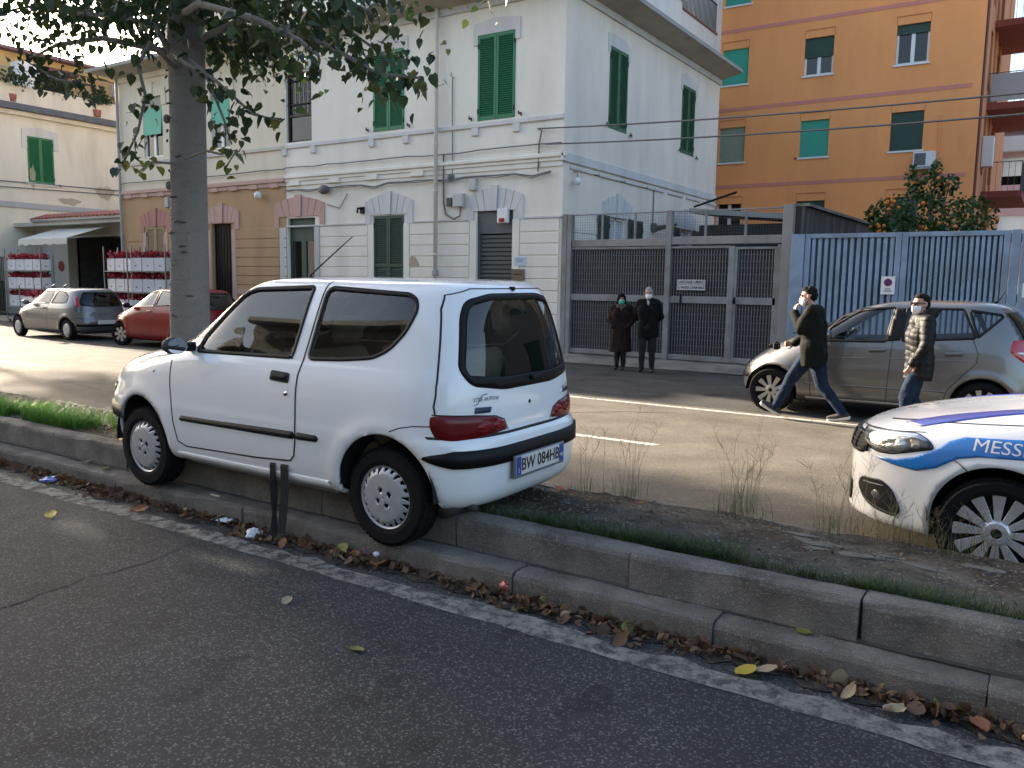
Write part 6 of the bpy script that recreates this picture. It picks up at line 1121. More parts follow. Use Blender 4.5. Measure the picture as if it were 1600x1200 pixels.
def pink_block():
    root = empty('pink_apartment_block', (8, 60, 0)); tag(root, 'pale pink apartment block far behind at the right edge', 'building'); Y = 55.; W_ = Wall('x', Y, -1); PK = plaster('pale_pink_plaster', (.50, .32, .33)); hs = [(x, x+1.4, z, z+1.5) for x in (-3.2, 1.2, 5.6, 10) for z in (1.0, 4.4, 7.6)]
    mb = MB(); W_.sheet(mb, -8, 22, -.1, 10.6, hs, .2); mb.box(-8, 22, Y+.25, 66, -.1, 10.6); mb.at('front_wall', PK, root); mb = MB(); mb.box(-8.3, 22.3, Y-.5, 66, 10.6, 10.9); mb.at('roof_slab', mat('roof_dark', (.06, .06, .065), .8), root); mb = MB(); W_.box(mb, -8, 22, 9.4, 10.2, 0, .6); mb.at('balcony_front', plaster('balcony_white', (.5, .48, .5)), root)
    for a, b, c, d in hs: mb = MB(); W_.box(mb, a, b, c+.5, d, -.15, -.1); mb.at('blind', K['white'], root); mb = MB(); W_.box(mb, a, b, c, c+.5, -.16, -.15); mb.at('pane', K['pane'], root)
pink_block()
# ---- row of houses on the camera's side of the street (behind the viewpoint; unseen, tone and height set for window reflections)
def near_row(x0, x1, h, col, label):
    root = empty('street_house', ((x0+x1)/2, -17, 0)); tag(root, label, 'house'); W_ = Wall('x', -13.5, 1); m = plaster('row_plaster_%d' % int(x0+200), col); hs = []; x = x0+1.4
    while x < x1-2.2:
        z = 1.1
        while z < h-2: hs.append((x, x+1.1, z, z+1.9)); z += 3.3
        x += 3.1
    mb = MB(); W_.sheet(mb, x0, x1, -.05, h, hs, .2); mb.box(x0, x1, -25, -13.75, -.05, h); mb.at('front_wall', m, root); mb = MB(); mb.box(x0-.3, x1+.3, -25, -12.8, h, h+.3); mb.at('eaves_slab', bpy.data.materials['eaves_edge'], root)
    for q, (a, b, c, d) in enumerate(hs): mb = MB(); W_.box(mb, a, b, c, d, -.1, -.05); mb.at('shutter', DGREEN if q % 3 else K['pane'], root)
near_row(-52, -27, 10.5, (.16, .15, .14), 'dark grey house behind the viewpoint, left of the middle one'); near_row(-26.5, -8, 11.4, (.15, .14, .13), 'dark grey house directly behind the viewpoint'); near_row(-7.5, 14, 11, (.14, .135, .13), 'grey house behind the viewpoint to the right')

# ---- house beyond the blue gate, just outside the right edge (seen in the hatchback's rear window)
def right_house():
    root = empty('stone_house', (10, 22, 0)); tag(root, 'grey two-storey house beyond the blue gate, outside the right edge', 'house'); W_ = Wall('x', 17.2, -1); hs = [(x, x+1.1, z, z+1.9) for x in (4.6, 7.6, 10.6, 13.6) for z in (1.0, 5.2)]; m = plaster('grey_house_plaster', (.22, .20, .18)); mb = MB(); W_.sheet(mb, 3.4, 17, -.05, 8.4, hs, .2); mb.box(3.4, 17, 17.45, 27, -.05, 8.4); mb.at('front_wall', m, root); mb = MB(); mb.box(2.9, 17.5, 16.5, 27.4, 8.4, 8.65); mb.at('eaves_slab', bpy.data.materials['eaves_edge'], root)
    for a, b, c, d in hs: mb = MB(); W_.box(mb, a, b, c, d, -.1, -.05); mb.at('shutter', DGREEN, root)
right_house()

# ---- unseen houses added at the left end to cut low sky glare
near_row(-105, -53, 10, (.20, .18, .16), 'long unseen grey house row added behind the viewpoint at far left')
def block(name, x0, x1, y0, y1, h, ax, pos, sgn, label, col):
    root = empty(name, ((x0+x1)/2, (y0+y1)/2, 0)); tag(root, label, 'building'); W_ = Wall(ax, pos, sgn); u0, u1 = (x0, x1) if ax == 'x' else (y0, y1); hs = []; u = u0+1.5
    while u < u1-2.2:
        z = 1.0
        while z < h-2.4: hs.append((u, u+1.1, z, z+1.8)); z += 3.2
        u += 3.4
    m = plaster(name+'_plaster', col); mb = MB(); W_.sheet(mb, u0, u1, -.1, h, hs, .2); e_ = .25
    mb.box(x0+(e_ if ax == 'y' and sgn < 0 else 0), x1-(e_ if ax == 'y' and sgn > 0 else 0), y0+(e_ if ax == 'x' and sgn < 0 else 0), y1-(e_ if ax == 'x' and sgn > 0 else 0), -.1, h); mb.at('front_wall', m, root); mb = MB(); mb.box(x0-.4, x1+.4, y0-.4, y1+.4, h, h+.25); mb.at('roof_slab', bpy.data.materials['eaves_edge'], root)
    for q, (a, b, c, d) in enumerate(hs): mb = MB(); W_.box(mb, a, b, c, d, -.12, -.07); mb.at('shutter', DGREEN, root)
block('end_block', -126, -112, -34, 42, 13, 'y', -112, 1, 'unseen apartment block added far to the left to close off low sky', (.30, .26, .20)); block('far_row_block', -104, -60, 17.5, 28, 9, 'x', 17.5, -1, 'unseen house row added on the far side further left against glare', (.34, .29, .22))
# ------------------------------------------------------------------ trees, grass, leaves, litter
BARK = mat('grey_bark', (.26, .245, .22), .9, var=.3, vscale=5, bump=.6, bscale=34, col2=(.18, .168, .148), mix=(.46, .7), mscale=5, stretch=(1, 1, 2.5))
LEAF = leafmat('tree_leaf', [(.018, .038, .012), (.026, .052, .015), (.015, .030, .011), (.042, .072, .017), (.020, .042, .013), (.07, .085, .02)], .5, .32)
YLEAF = leafmat('yellowing_leaf', [(.10, .13, .02), (.18, .17, .03), (.06, .09, .02)], .5, .35)
def leaves_mesh(P, size, g, droop=.5):
    """heart-shaped drooping leaves, 8-vertex blades with a folded midrib"""
    n = len(P); a = g.uniform(0, 6.283, n); tilt = g.normal(-.9*droop-.15, .45, n); T_ = np.stack([np.cos(a)*np.cos(tilt), np.sin(a)*np.cos(tilt), np.sin(tilt)], 1); U = np.stack([-np.sin(a), np.cos(a), np.zeros(n)], 1); roll = g.normal(0, .5, n)[:, None]; N_ = np.cross(T_, U); B_ = U*np.cos(roll)+N_*np.sin(roll); N_ = np.cross(T_, B_)
    pr = np.array([(0, 0, 0), (-.04, .24, .07), (.22, .44, .12), (.58, .36, .06), (1.08, 0, -.12), (.58, -.36, .06), (.22, -.44, .12), (-.04, -.24, .07), (.5, 0, -.02)])
    s = (size*g.uniform(.55, 1.25, n))[:, None, None]; V = P[:, None]+s*(pr[None, :, :1]*T_[:, None]+pr[None, :, 1:2]*B_[:, None]+pr[None, :, 2:]*N_[:, None]); F = np.array([(0, 1, 2, 8), (8, 2, 3, 4), (0, 8, 6, 7), (8, 4, 5, 6)])
    return V.reshape(-1, 3), (F[None]+9*np.arange(n)[:, None, None]).reshape(-1, 4)
def branch_pts(rr, a, d, L, n=7, wob=.12, sag=.0):
    P = [Vector(a)]; d = Vector(d).normalized()
    for i in range(n): d = (d+Vector((rr.gauss(0, wob), rr.gauss(0, wob), rr.gauss(0, wob)-sag))).normalized(); P.append(P[-1]+d*L/n)
    return P
BSC = mat('bark_scar_dark', (.06, .055, .048), .95, var=.3)
def street_tree():
    root = empty('street_tree', (-6.42, 4.55, .17)); tag(root, 'grey-barked street tree on the median behind the white hatchback', 'tree'); rr = random.Random(11); g = np.random.default_rng(11)
    tr = [(-6.42, 4.55, .05), (-6.42, 4.55, .25), (-6.415, 4.55, .6), (-6.40, 4.55, 1.3), (-6.37, 4.55, 2.2), (-6.355, 4.55, 3.0), (-6.35, 4.55, 3.6), (-6.33, 4.57, 4.4), (-6.30, 4.6, 5.4), (-6.3, 4.6, 6.6), (-6.2, 4.6, 8.0)]; rad = [.24, .19, .168, .162, .158, .155, .15, .13, .10, .07, .03]
    mb = MB(); mb.tube(tr, rad, 22); o = mb.at('trunk', BARK, root, True); me = o.data
    for v in me.vertices: a = math.atan2(v.co.y, v.co.x); k = .006*math.sin(3*a+v.co.z*1.3)+.005*math.sin(5*a-v.co.z*2.1); v.co.x += math.cos(a)*k; v.co.y += math.sin(a)*k
    mb = MB()
    for z, a in ((2.35, 3.9), (1.7, 4.6), (2.9, 4.2), (1.2, 3.6)): mb = MB(); mb.ball((-6.38+.155*math.cos(a), 4.55+.155*math.sin(a), z), (.03, .03, .04), 8, 6); mb.at('burr', BARK, root, True)
    for q in range(26):
        z = .9+q*.105+rr.uniform(-.04, .04); a = rr.uniform(3.3, 5.9); w_ = rr.uniform(.03, .10); mb = MB(); mb.tube([(-6.40+(z-1.3)*.02+.163*math.cos(a+t), 4.55+.163*math.sin(a+t), z+rr.gauss(0, .004)) for t in np.linspace(-w_*4, w_*4, 7)], [.002, .006, .008, .009, .008, .006, .002], 5); mb.at('bark_scar', BSC, root)
    BR = {'L0': [(-6.35, 4.5, 3.3), (-6.42, 4.3, 3.63), (-6.97, 4.3, 3.79), (-7.66, 4.3, 3.92), (-8.32, 4.3, 4.09), (-8.92, 4.3, 4.13)], 'L1': [(-6.3, 4.4, 3.3), (-6.03, 4.0, 3.36), (-6.2, 4.0, 3.22), (-6.11, 4.0, 2.97), (-6.23, 4.0, 2.71), (-6.47, 4.0, 2.46)], 'L2': [(-6.4, 4.55, 3.45), (-7.67, 4.6, 3.78), (-8.45, 4.6, 3.83), (-9.08, 4.6, 3.76), (-8.49, 4.6, 3.5), (-7.82, 4.6, 3.36)], 'L3': [(-6.35, 4.6, 3.8), (-7.45, 5.2, 4.13), (-8.19, 5.2, 4.35), (-9.12, 5.2, 4.66), (-9.89, 5.2, 4.94)],
          'M0': [(-6.3, 4.4, 3.4), (-5.87, 4.2, 3.23), (-5.56, 4.2, 3.09), (-5.31, 4.2, 2.92), (-5.09, 4.2, 2.77), (-4.78, 4.2, 2.69)], 'M1': [(-6.35, 4.6, 3.6), (-6.3, 4.9, 3.65), (-5.88, 4.9, 3.54), (-5.64, 4.9, 3.38)], 'R0': [(-6.3, 4.5, 3.5), (-5.42, 4.4, 3.55), (-4.92, 4.4, 3.4), (-4.46, 4.4, 3.2), (-4.03, 4.4, 2.97), (-3.66, 4.4, 2.9)], 'R1': [(-6.3, 4.6, 3.8), (-6.07, 5.0, 3.94), (-5.44, 5.0, 3.76), (-4.93, 5.0, 3.56), (-4.52, 5.0, 3.3)],
          'R2': [(-6.2, 4.4, 3.7), (-5.15, 3.8, 3.45), (-4.56, 3.8, 3.26), (-4.14, 3.8, 3.06), (-3.97, 3.8, 2.94)], 'R3': [(-6.3, 4.5, 3.9), (-5.12, 4.4, 3.78), (-4.46, 4.4, 3.57), (-4.09, 4.4, 3.38)], 'S2': [(-6.2, 4.4, 3.4), (-5.65, 4.2, 3.15), (-5.53, 4.2, 2.95), (-5.42, 4.2, 2.75), (-5.34, 4.2, 2.57)], 'S0': [(-6.35, 4.38, 2.52), (-6.49, 4.3, 2.53), (-6.72, 4.3, 2.46)], 'S1': [(-6.2, 4.40, 2.55), (-5.78, 4.3, 2.57), (-5.6, 4.3, 2.53), (-5.41, 4.3, 2.55), (-5.55, 4.3, 2.42)]}
    dens = {'L0': 330, 'L1': 48, 'L2': 120, 'L3': 380, 'M0': 36, 'M1': 230, 'R0': 130, 'R1': 200, 'R2': 80, 'R3': 260, 'S0': 9, 'S1': 11, 'S2': 34}; sp = {'L0': .20, 'L1': .05, 'L2': .10, 'L3': .26, 'M0': .04, 'M1': .16, 'R0': .12, 'R1': .20, 'R2': .12, 'R3': .22, 'S0': .03, 'S1': .04, 'S2': .06}
    PL = []; PY = []
    for k, L_ in BR.items():
        r0 = {'S0': .008, 'S1': .008, 'S2': .012, 'L1': .018, 'M0': .016}.get(k, .026); mb = MB(); mb.tube(L_, [r0*(1-i/len(L_))+.004 for i in range(len(L_))], 7); mb.at('branch', BARK, root, True); A = np.array(L_); n = dens[k]; t = np.sqrt(g.uniform(.04, 1, n))*(len(A)-1.001); i = t.astype(int); f = (t-i)[:, None]; P = A[i]*(1-f)+A[i+1]*f+g.normal(0, sp[k], (n, 3))*np.array([1, 1, .8])
        (PY if k in ('S0', 'S1') else PL).append(P)
        if k in ('L1', 'M0', 'R0'): PY.append(A[-1]+g.normal(0, .05, (3, 3)))
    # limbs and the crown above the frame
    for q in range(20):
        a = q*2.4+rr.uniform(-.3, .3); z = 3.8+q*.19; d = (math.cos(a), math.sin(a), .45+.02*q); P = branch_pts(rr, (-6.33, 4.57, z), d, 2.5-.05*q, 7, .14, .03); mb = MB(); mb.tube(P, [.028*(1-i/8)+.005 for i in range(8)], 6); mb.at('branch', BARK, root, True)
        for s_ in range(3, 8):
            P2 = branch_pts(rr, P[s_], (math.cos(a+rr.uniform(-1.2, 1.2)), math.sin(a+rr.uniform(-1.2, 1.2)), rr.uniform(-.4, .5)), .7, 4, .2, .06); mb = MB(); mb.tube(P2, [.012, .01, .008, .006, .004], 5)
            if s_ % 2: mb.at('twig', BARK, root)
            A = np.array([list(p) for p in P2]); i = g.integers(0, 4, 60); f = g.uniform(0, 1, (60, 1)); PL.append(A[i]*(1-f)+A[i+1]*f+g.normal(0, .14, (60, 3)))
    for c_, r_, n_ in (((-6.25, 4.4, 3.80), (.75, .7, .25), 700), ((-5.2, 4.5, 3.72), (.75, .6, .22), 330), ((-7.6, 4.6, 4.15), (.9, .6, .22), 420)): PL.append(np.array(c_)+g.normal(0, .6, (n_, 3))*np.array(r_))
    PL = np.concatenate(PL)
    V, F = leaves_mesh(PL, .078, g, .7); tag(link('crown', mesh_np('crown', V-np.array(root.location), F), LEAF, root), kind='stuff'); V, F = leaves_mesh(np.concatenate(PY), .08, g, .6); tag(link('yellowing_leaves', mesh_np('yellowing_leaves', V-np.array(root.location), F), YLEAF, root), kind='stuff')
street_tree()
def plain_tree(x, y, zb, h0, h1, rx, n, label, seed, leaf=.2, ry=None, tk=1.):
    root = empty('street_tree', (x, y, zb)); tag(root, label, 'tree', 'further street trees'); rr = random.Random(seed); g = np.random.default_rng(seed); mb = MB(); mb.tube([(x, y, zb-.1), (x, y, zb+h0), (x+.1, y, zb+(h0+h1)/2), (x, y, zb+h1*.93)], [.24*tk, .2*tk, .13*tk, .03], 10); mb.at('trunk', BARK, root, True); PL = []; ry = ry or rx
    for q in range(26):
        a = q*2.4; z = zb+h0+(h1-h0)*(q/26)*.85; env = math.sin(math.pi*min(.95, .22+.78*q/26)); L_ = rx*env; P = branch_pts(rr, (x, y, z), (math.cos(a), math.sin(a)*ry/rx, .4), L_, 5, .12); mb = MB(); mb.tube(P, [.05, .04, .03, .02, .012, .006], 5); mb.at('branch', BARK, root); A = np.array([list(p) for p in P]); k = n//26; i = np.minimum(4, (np.sqrt(g.uniform(0, 1, k))*5).astype(int)); f = g.uniform(0, 1, (k, 1)); PL.append(A[i]*(1-f)+A[i+1]*f+g.normal(0, .32, (k, 3)))
    V, F = leaves_mesh(np.concatenate(PL), leaf, g, .6); tag(link('crown', mesh_np('crown', V-np.array(root.location), F), LEAF, root), kind='stuff')
plain_tree(-15.2, 4.3, .17, 4.0, 9.0, 2.7, 6500, 'next street tree along the median to the left, outside the frame', 31, .26); plain_tree(-23.0, 4.3, .17, 3.4, 9.5, 3.0, 6500, 'second street tree further along the median, outside the frame', 32, .26); pass  # unseen; leaves oversized to deepen the shade on the near road
plain_tree(-52, 14.1, ZF, 13.0, 20.5, 2.7, 4200, 'tall unseen tree added at the far kerb to shade the road', 34, .24, tk=.5)  # slender off-frame tree added to shade the near strip of the far road
# ---- orange tree behind the blue gate
def citrus():
    x, y = -2.35, 19.2; root = empty('orange_tree', (x, y, 0)); tag(root, 'orange tree laden with fruit behind the blue gate', 'tree'); g = np.random.default_rng(21); rr = random.Random(21); CL = leafmat('citrus_leaf', [(.022, .06, .016), (.04, .095, .02), (.026, .07, .018), (.08, .14, .03)], .3, .3); mb = MB(); mb.tube([(x, y, -.05), (x, y, 1.4), (x+.05, y, 2.3)], [.11, .10, .07], 10); mb.at('trunk', BARK, root, True); PL = []
    blobs = [(-3.10, 19.2, 3.08, .48, .5, .48), (-2.6, 19.2, 3.25, .55, .6, .42), (-2.0, 19.3, 3.05, .62, .6, .5), (-1.55, 19.2, 3.02, .45, .5, .48), (-2.35, 19.2, 3.62, .30, .3, .42), (-2.55, 19.0, 2.6, .85, .6, .5), (-1.8, 19.0, 2.6, .7, .6, .5), (-2.28, 19.2, 3.95, .10, .15, .30), (-2.72, 19.2, 3.85, .13, .15, .30), (-3.45, 19.2, 3.18, .13, .13, .14), (-3.28, 19.1, 2.9, .18, .2, .25), (-2.02, 19.2, 3.72, .2, .2, .2)]
    fr = []
    for cx, cy, cz, rx, ry, rz in blobs:
        n = int(260*(rx*rz/.16)**.75)+40; d = g.normal(0, 1, (n, 3)); d /= np.linalg.norm(d, axis=1)[:, None]; r_ = g.uniform(.35, 1.0, (n, 1))**.5; PL.append(np.array([cx, cy, cz])+d*r_*np.array([rx, ry, rz])); mb = MB(); mb.tube([(x, y, 1.8), ((x+cx)/2, (y+cy)/2, (1.8+cz)/2), (cx, cy, cz)], [.04, .025, .012], 5); mb.at('branch', BARK, root)
        for q in range(max(1, int(rx*7))): t = rr.uniform(0, 6.28); e_ = rr.uniform(-.5, .8); fr.append((cx+rx*.97*math.cos(t)*math.cos(e_), cy-abs(ry*.97*math.sin(t)*math.cos(e_)), cz+rz*.95*math.sin(e_)))
    for q in range(9): fr.append((-3.02+rr.gauss(0, .06), 18.75, 3.38+rr.gauss(0, .05)))
    for q in range(6): fr.append((-3.22+rr.gauss(0, .05), 18.8, 2.85+rr.gauss(0, .06)))
    P = np.concatenate(PL); V, F = leaf_cloud(P, .085, g, .3); tag(link('crown', mesh_np('crown', V-np.array(root.location), F), CL, root), kind='stuff'); OM = mat('orange_peel', (.55, .17, .015), .45, bump=.1, bscale=300, var=.12); mb = MB(); mb.ball((0, 0, 0), .040, 10, 8); me = mb.mesh('fruit'); me.materials.append(OM); me.shade_smooth()
    for p in fr: link('fruit', me, None, root, Vector(p)-root.location)
citrus()
# terrace plants on the cream building
g = np.random.default_rng(55)
for i, (y, x, z, r_) in enumerate(((18.6, -37.7, 9.9, .45), (20.4, -37.9, 10.0, .55), (22.3, -37.6, 9.75, .35))):
    root = empty('terrace_plant', (x, y, 9.0)); tag(root, ['trailing plant at the left end of the roof terrace', 'bushy plant in the middle of the roof terrace', 'small hanging plant at the right end of the roof terrace'][i], 'plant'); P = np.array([x, y, z])+g.normal(0, .45, (230, 3))*np.array([.35, r_*1.6, r_*.7]); V, F = leaf_cloud(P, .13, g, .2); tag(link('foliage', mesh_np('foliage', V-np.array(root.location), F), LEAF, root), kind='stuff'); mb = MB(); mb.lathe([(.0, 0), (.16, 0), (.2, .3), (0, .3)], 14, Matrix.Translation((x-.3, y, 9.0))); mb.at('pot', TM_ if False else bpy.data.materials['terracotta'], root)
# ---- grass on the median
def blades(name, P, h, w, lean, m, g, label, cat='grass', kind='stuff', seg=3, parent=None):
    n = len(P); a = g.uniform(0, 6.283, n); hh = h*g.uniform(.45, 1.25, n); ln = lean*g.uniform(.2, 1.3, n)*hh; D = np.stack([np.cos(a), np.sin(a), np.zeros(n)], 1); S = np.stack([-np.sin(a), np.cos(a), np.zeros(n)], 1)*(w*g.uniform(.6, 1.3, n))[:, None]; V = []
    for k in range(seg+1):
        t = k/seg; c = P+D*(ln*t*t)[:, None]+np.array([0, 0, 1])*(hh*(t-.12*t*t*lean))[:, None]; q = (1-t)**.7*.5+.02; V += [c-S*q, c+S*q]
    V = np.stack(V, 1).reshape(-1, 3); m2 = 2*(seg+1); F = np.array([(2*k, 2*k+1, 2*k+3, 2*k+2) for k in range(seg)]); F = (F[None]+m2*np.arange(n)[:, None, None]).reshape(-1, 4); me = mesh_np(name, V, F); o = link(name, me, m, parent)
    if label: tag(o, label, cat, None, kind)
    return o
GR = leafmat('grass_blade', [(.018, .045, .010), (.030, .070, .014), (.020, .052, .011), (.045, .08, .018), (.09, .08, .03)], .5, .35); GRL = leafmat('lush_grass', [(.03, .11, .012), (.05, .15, .018), (.075, .19, .02), (.11, .19, .03)], .5, .4); DRY = leafmat('dry_grass', [(.17, .13, .06), (.11, .11, .04), (.05, .08, .025), (.22, .17, .09)], .7, .3)
g = np.random.default_rng(61)
def mz(P): return np.array([median_z(x, y) for x, y in P])-.006
n = 21000; x = g.uniform(-3.0, 2.4, n); cl = .5+.5*np.sin(x*5.3+np.sin(x*11)*1.1)*np.sin(x*1.9+.6); y = 3.635+np.abs(g.normal(0, .048+.085*cl, n)); k = g.uniform(0, 1, n) < np.clip(1.3*cl+.05, .22, 1); P = np.stack([x, y], 1)[k]; blades('kerb_grass', np.column_stack([P, mz(P)]), .060, .0040, 1.0, GR, g, 'low green grass growing along the kerb edge right of the hatchback')
n = 13000; P = np.stack([-6.7-np.abs(g.normal(0, 2.2, n)), 3.64+np.abs(g.normal(0, .30, n))], 1); P = P[(P[:, 1] < 4.5) & (P[:, 0] > -14)]; P = P[np.sin(P[:, 0]*4.3+1)*np.sin(P[:, 1]*7.1)+.5*np.sin(P[:, 0]*11+P[:, 1]*9) > -.35]; blades('lush_grass', np.column_stack([P, mz(P)]), .13, .006, .7, GRL, g, 'lush green grass on the sunlit median at left')
n = 3000; P = np.stack([g.uniform(-7.4, -5.7, n), g.uniform(3.7, 4.85, n)], 1); blades('dry_turf', np.column_stack([P, mz(P)]), .045, .005, 1.3, DRY, g, 'dry yellowish turf in front of the hatchback bumper')
n = 1700; P = np.stack([g.uniform(-4.5, 2, n), g.uniform(3.9, 4.9, n)], 1); P = P[np.sin(P[:, 0]*6)*np.sin(P[:, 1]*9) > .15]; blades('sparse_grass', np.column_stack([P, mz(P)]), .035, .004, 1.2, GR, g, 'sparse short weeds over the bare median soil')
def tuft(x, y, n, h, spread, label, seed, dryf=.7):
    g = np.random.default_rng(seed); z = median_z(x, min(y, 4.9)); root = empty('weed_tuft', (x, y, z)); tag(root, label, 'weeds', 'dry weeds along the far edge of the median'); P = np.column_stack([g.normal(0, spread, (n, 2)), np.zeros(n)]); blades('stalks', P, h, .0022, .5, DRY, g, None, seg=4, parent=root)['kind'] = 'stuff'; P = np.column_stack([g.normal(0, spread*1.1, (n, 2)), np.zeros(n)]); blades('base_leaves', P, h*.42, .0035, .6, GR, g, None, parent=root)['kind'] = 'stuff'
    mb = MB(); r2 = random.Random(seed)
    for q in range(int(n*.30)):                                # seed stalks with little side twigs
        a = r2.uniform(0, 6.28); L_ = h*r2.uniform(.9, 1.6); dx, dy = math.cos(a)*L_*.32, math.sin(a)*L_*.32; P_ = [(0+r2.gauss(0, spread), r2.gauss(0, spread), 0)]; P_ += [(P_[0][0]+dx*.25, P_[0][1]+dy*.25, L_*.5), (P_[0][0]+dx, P_[0][1]+dy, L_)]; mb.tube(P_, [.0013, .001, .0006], 3)
        for s_ in range(7): t = r2.uniform(.45, .95); b = Vector(P_[1]).lerp(Vector(P_[2]), (t-.45)/.5); mb.tube([b, b+Vector((r2.gauss(0, .03), r2.gauss(0, .03), .045))], [.0009, .0007], 3)
    o = mb.build('seed_stalks', DRY, root); o['kind'] = 'stuff'
tuft(-2.60, 4.88, 16, .32, .05, 'thin dry weeds just behind the bumper of the white hatchback', 71); tuft(-2.28, 4.90, 22, .40, .05, 'tall dry weeds close behind the hatchback over the lane dash', 72); tuft(-1.52, 4.90, 46, .40, .06, 'densest tall weed tuft midway between the two white cars', 73); tuft(-.98, 4.92, 30, .32, .07, 'weeds before the front bumper of the police car', 74); tuft(-.62, 4.88, 50, .16, .10, 'short green weeds beside the front wheel arch of the police car', 75); tuft(-.30, 4.86, 50, .13, .10, 'short green weeds under the police car wheel', 76); tuft(-3.05, 4.80, 22, .20, .07, 'small weeds under the right rear wheel of the hatchback', 77)
# pale concrete remains in the soil
PC = mat('old_concrete', (.125, .118, .105), .95, var=.3, bump=.4, bscale=60)
for i, (x, y, a, b) in enumerate(((-.95, 4.42, .13, .07), (-1.05, 4.55, .10, .05), (-.72, 4.25, .11, .06), (-.42, 4.30, .15, .05), (-.62, 4.40, .08, .04), (-.2, 4.55, .10, .05), (.05, 4.25, .12, .05), (-.95, 4.28, .07, .04))):
    mb = MB(); r2 = random.Random(i); pts = [(x+a*math.cos(t)*r2.uniform(.6, 1.2), y+b*math.sin(t)*r2.uniform(.6, 1.2)) for t in np.linspace(0, 6.28, 12)[:-1]]; z = median_z(x, y)+.004; mb.add([(px, py, median_z(px, py)+.005) for px, py in pts]+[(px, py, median_z(px, py)-.03) for px, py in pts], [tuple(range(11))]+[(k, (k+1) % 11, 11+(k+1) % 11, 11+k) for k in range(11)]); o = mb.build('concrete_fragment', PC, bpy.data.objects['median_soil'])
# ---- fallen leaves
BL = leafmat('brown_leaf', [(.10, .055, .028), (.16, .09, .045), (.06, .038, .024), (.13, .06, .03), (.20, .13, .07)], .75, .15); OL = leafmat('russet_leaf', [(.24, .085, .03), (.20, .07, .03), (.28, .13, .05)], .65, .2); GL = leafmat('green_fallen_leaf', [(.12, .16, .03), (.18, .18, .04), (.08, .12, .03)], .6, .2); YL = leafmat('yellow_leaf', [(.42, .33, .03), (.48, .36, .05)], .55, .3); PLf = leafmat('pale_leaf', [(.30, .23, .14), (.34, .27, .17)], .75, .15)
def curl_leaf(seed, L_=.09):
    r2 = random.Random(seed); V = []; F = []; n = 7; c1 = r2.uniform(-.5, .9); c2 = r2.uniform(.2, 1.3)
    for i in range(n):
        t = i/(n-1); w = L_*.40*math.sin(math.pi*min(1, t*.93+.05))**.7+.001
        for s_ in (-1, -.5, 0, .5, 1): yy = s_*w; V.append(((t-.5)*L_, yy*math.cos(c2*abs(s_)*.6), L_*(.16*c1*(t-.5)**2*4+.20*c2*s_*s_*.5)+r2.gauss(0, .0012)))
    for i in range(n-1):
        for j in range(4): F.append((i*5+j, i*5+j+1, (i+1)*5+j+1, (i+1)*5+j))
    mb = MB(); mb.v = V; mb.f = F; mb.tube([(L_*.5, 0, L_*.16*c1), (L_*.62, r2.uniform(-.01, .01), L_*.16*c1+.004), (L_*.75, r2.uniform(-.02, .02), .012)], .0012, 3); return mb.mesh('fallen_leaf')
lv = {}
for nm, m in (('brown', BL), ('russet', OL), ('green', GL), ('yellow', YL), ('pale', PLf)):
    lv[nm] = []
    for k in range(5): me = curl_leaf(hash_ if False else sum(map(ord, nm))+k, .10); me.materials.append(m); me.shade_smooth(); lv[nm].append(me)
g = np.random.default_rng(83); n = 900; P = np.stack([g.uniform(-4.6, 2.0, n), g.uniform(3.7, 4.9, n)], 1); V, F = leaf_cloud(np.column_stack([P, mz(P)+.012]), .024, g, 1.2, .2); tag(link('soil_debris', mesh_np('soil_debris', V, F), leafmat('debris_leaf', [(.09, .06, .035), (.16, .12, .07), (.05, .04, .025), (.12, .10, .05)], .8, .1)), 'small dead leaf crumbs strewn over the bare median soil', 'leaf litter', None, 'stuff')
# dense crumbled litter, uncountable
g = np.random.default_rng(81); n = 4600; x = g.uniform(-8.5, 1.2, n); cl = .5+.5*np.sin(x*2.1+.5)*np.sin(x*5.3); k = g.uniform(0, 1, n) < .3+.7*cl; x = x[k]; y = 3.315-np.abs(g.normal(0, .055, len(x)))*(.6+.9*cl[k]); P = np.column_stack([x, y, .006+np.abs(g.normal(0, .008, len(x)))]); V, F = leaf_cloud(P, .038, g, .6, .3); tag(link('leaf_litter', mesh_np('leaf_litter', V, F), BL), 'crumbled brown leaf litter along the gutter under the kerb', 'leaf litter', None, 'stuff')
mb = MB(); V = []; r2 = random.Random(6)
for i in range(190): xx = -9+i*.06; V += [(xx, 3.20+r2.gauss(0, .022), .0052), (xx, 3.34, .0075)]
mb.v = V; mb.f = [(2*i, 2*i+2, 2*i+3, 2*i+1) for i in range(189)]; tag(mb.build('gutter_dirt', mat('gutter_dirt_soil', (.035, .030, .025), .95, var=.5, vscale=9, bump=.5, bscale=90)), kind='structure')
def drop(kind, x, y, z, label, group, rr, s=1., tilt=.35):
    o = link('fallen_leaf', rr.choice(lv[kind]), None, None, (x, y, z), (rr.gauss(0, tilt), rr.gauss(0, tilt), rr.uniform(0, 6.28))); o.scale = (s, s, s*rr.uniform(.7, 1.3)); return tag(o, label, 'leaf', group)
rr = random.Random(91); i = 0
LBL = {'brown': 'dry brown leaf lying curled in the gutter leaf pile', 'russet': 'russet dead leaf lying in the gutter leaf pile', 'green': 'greenish fallen leaf lying in the gutter leaf pile', 'pale': 'pale tan dead leaf lying in the gutter leaf pile'}
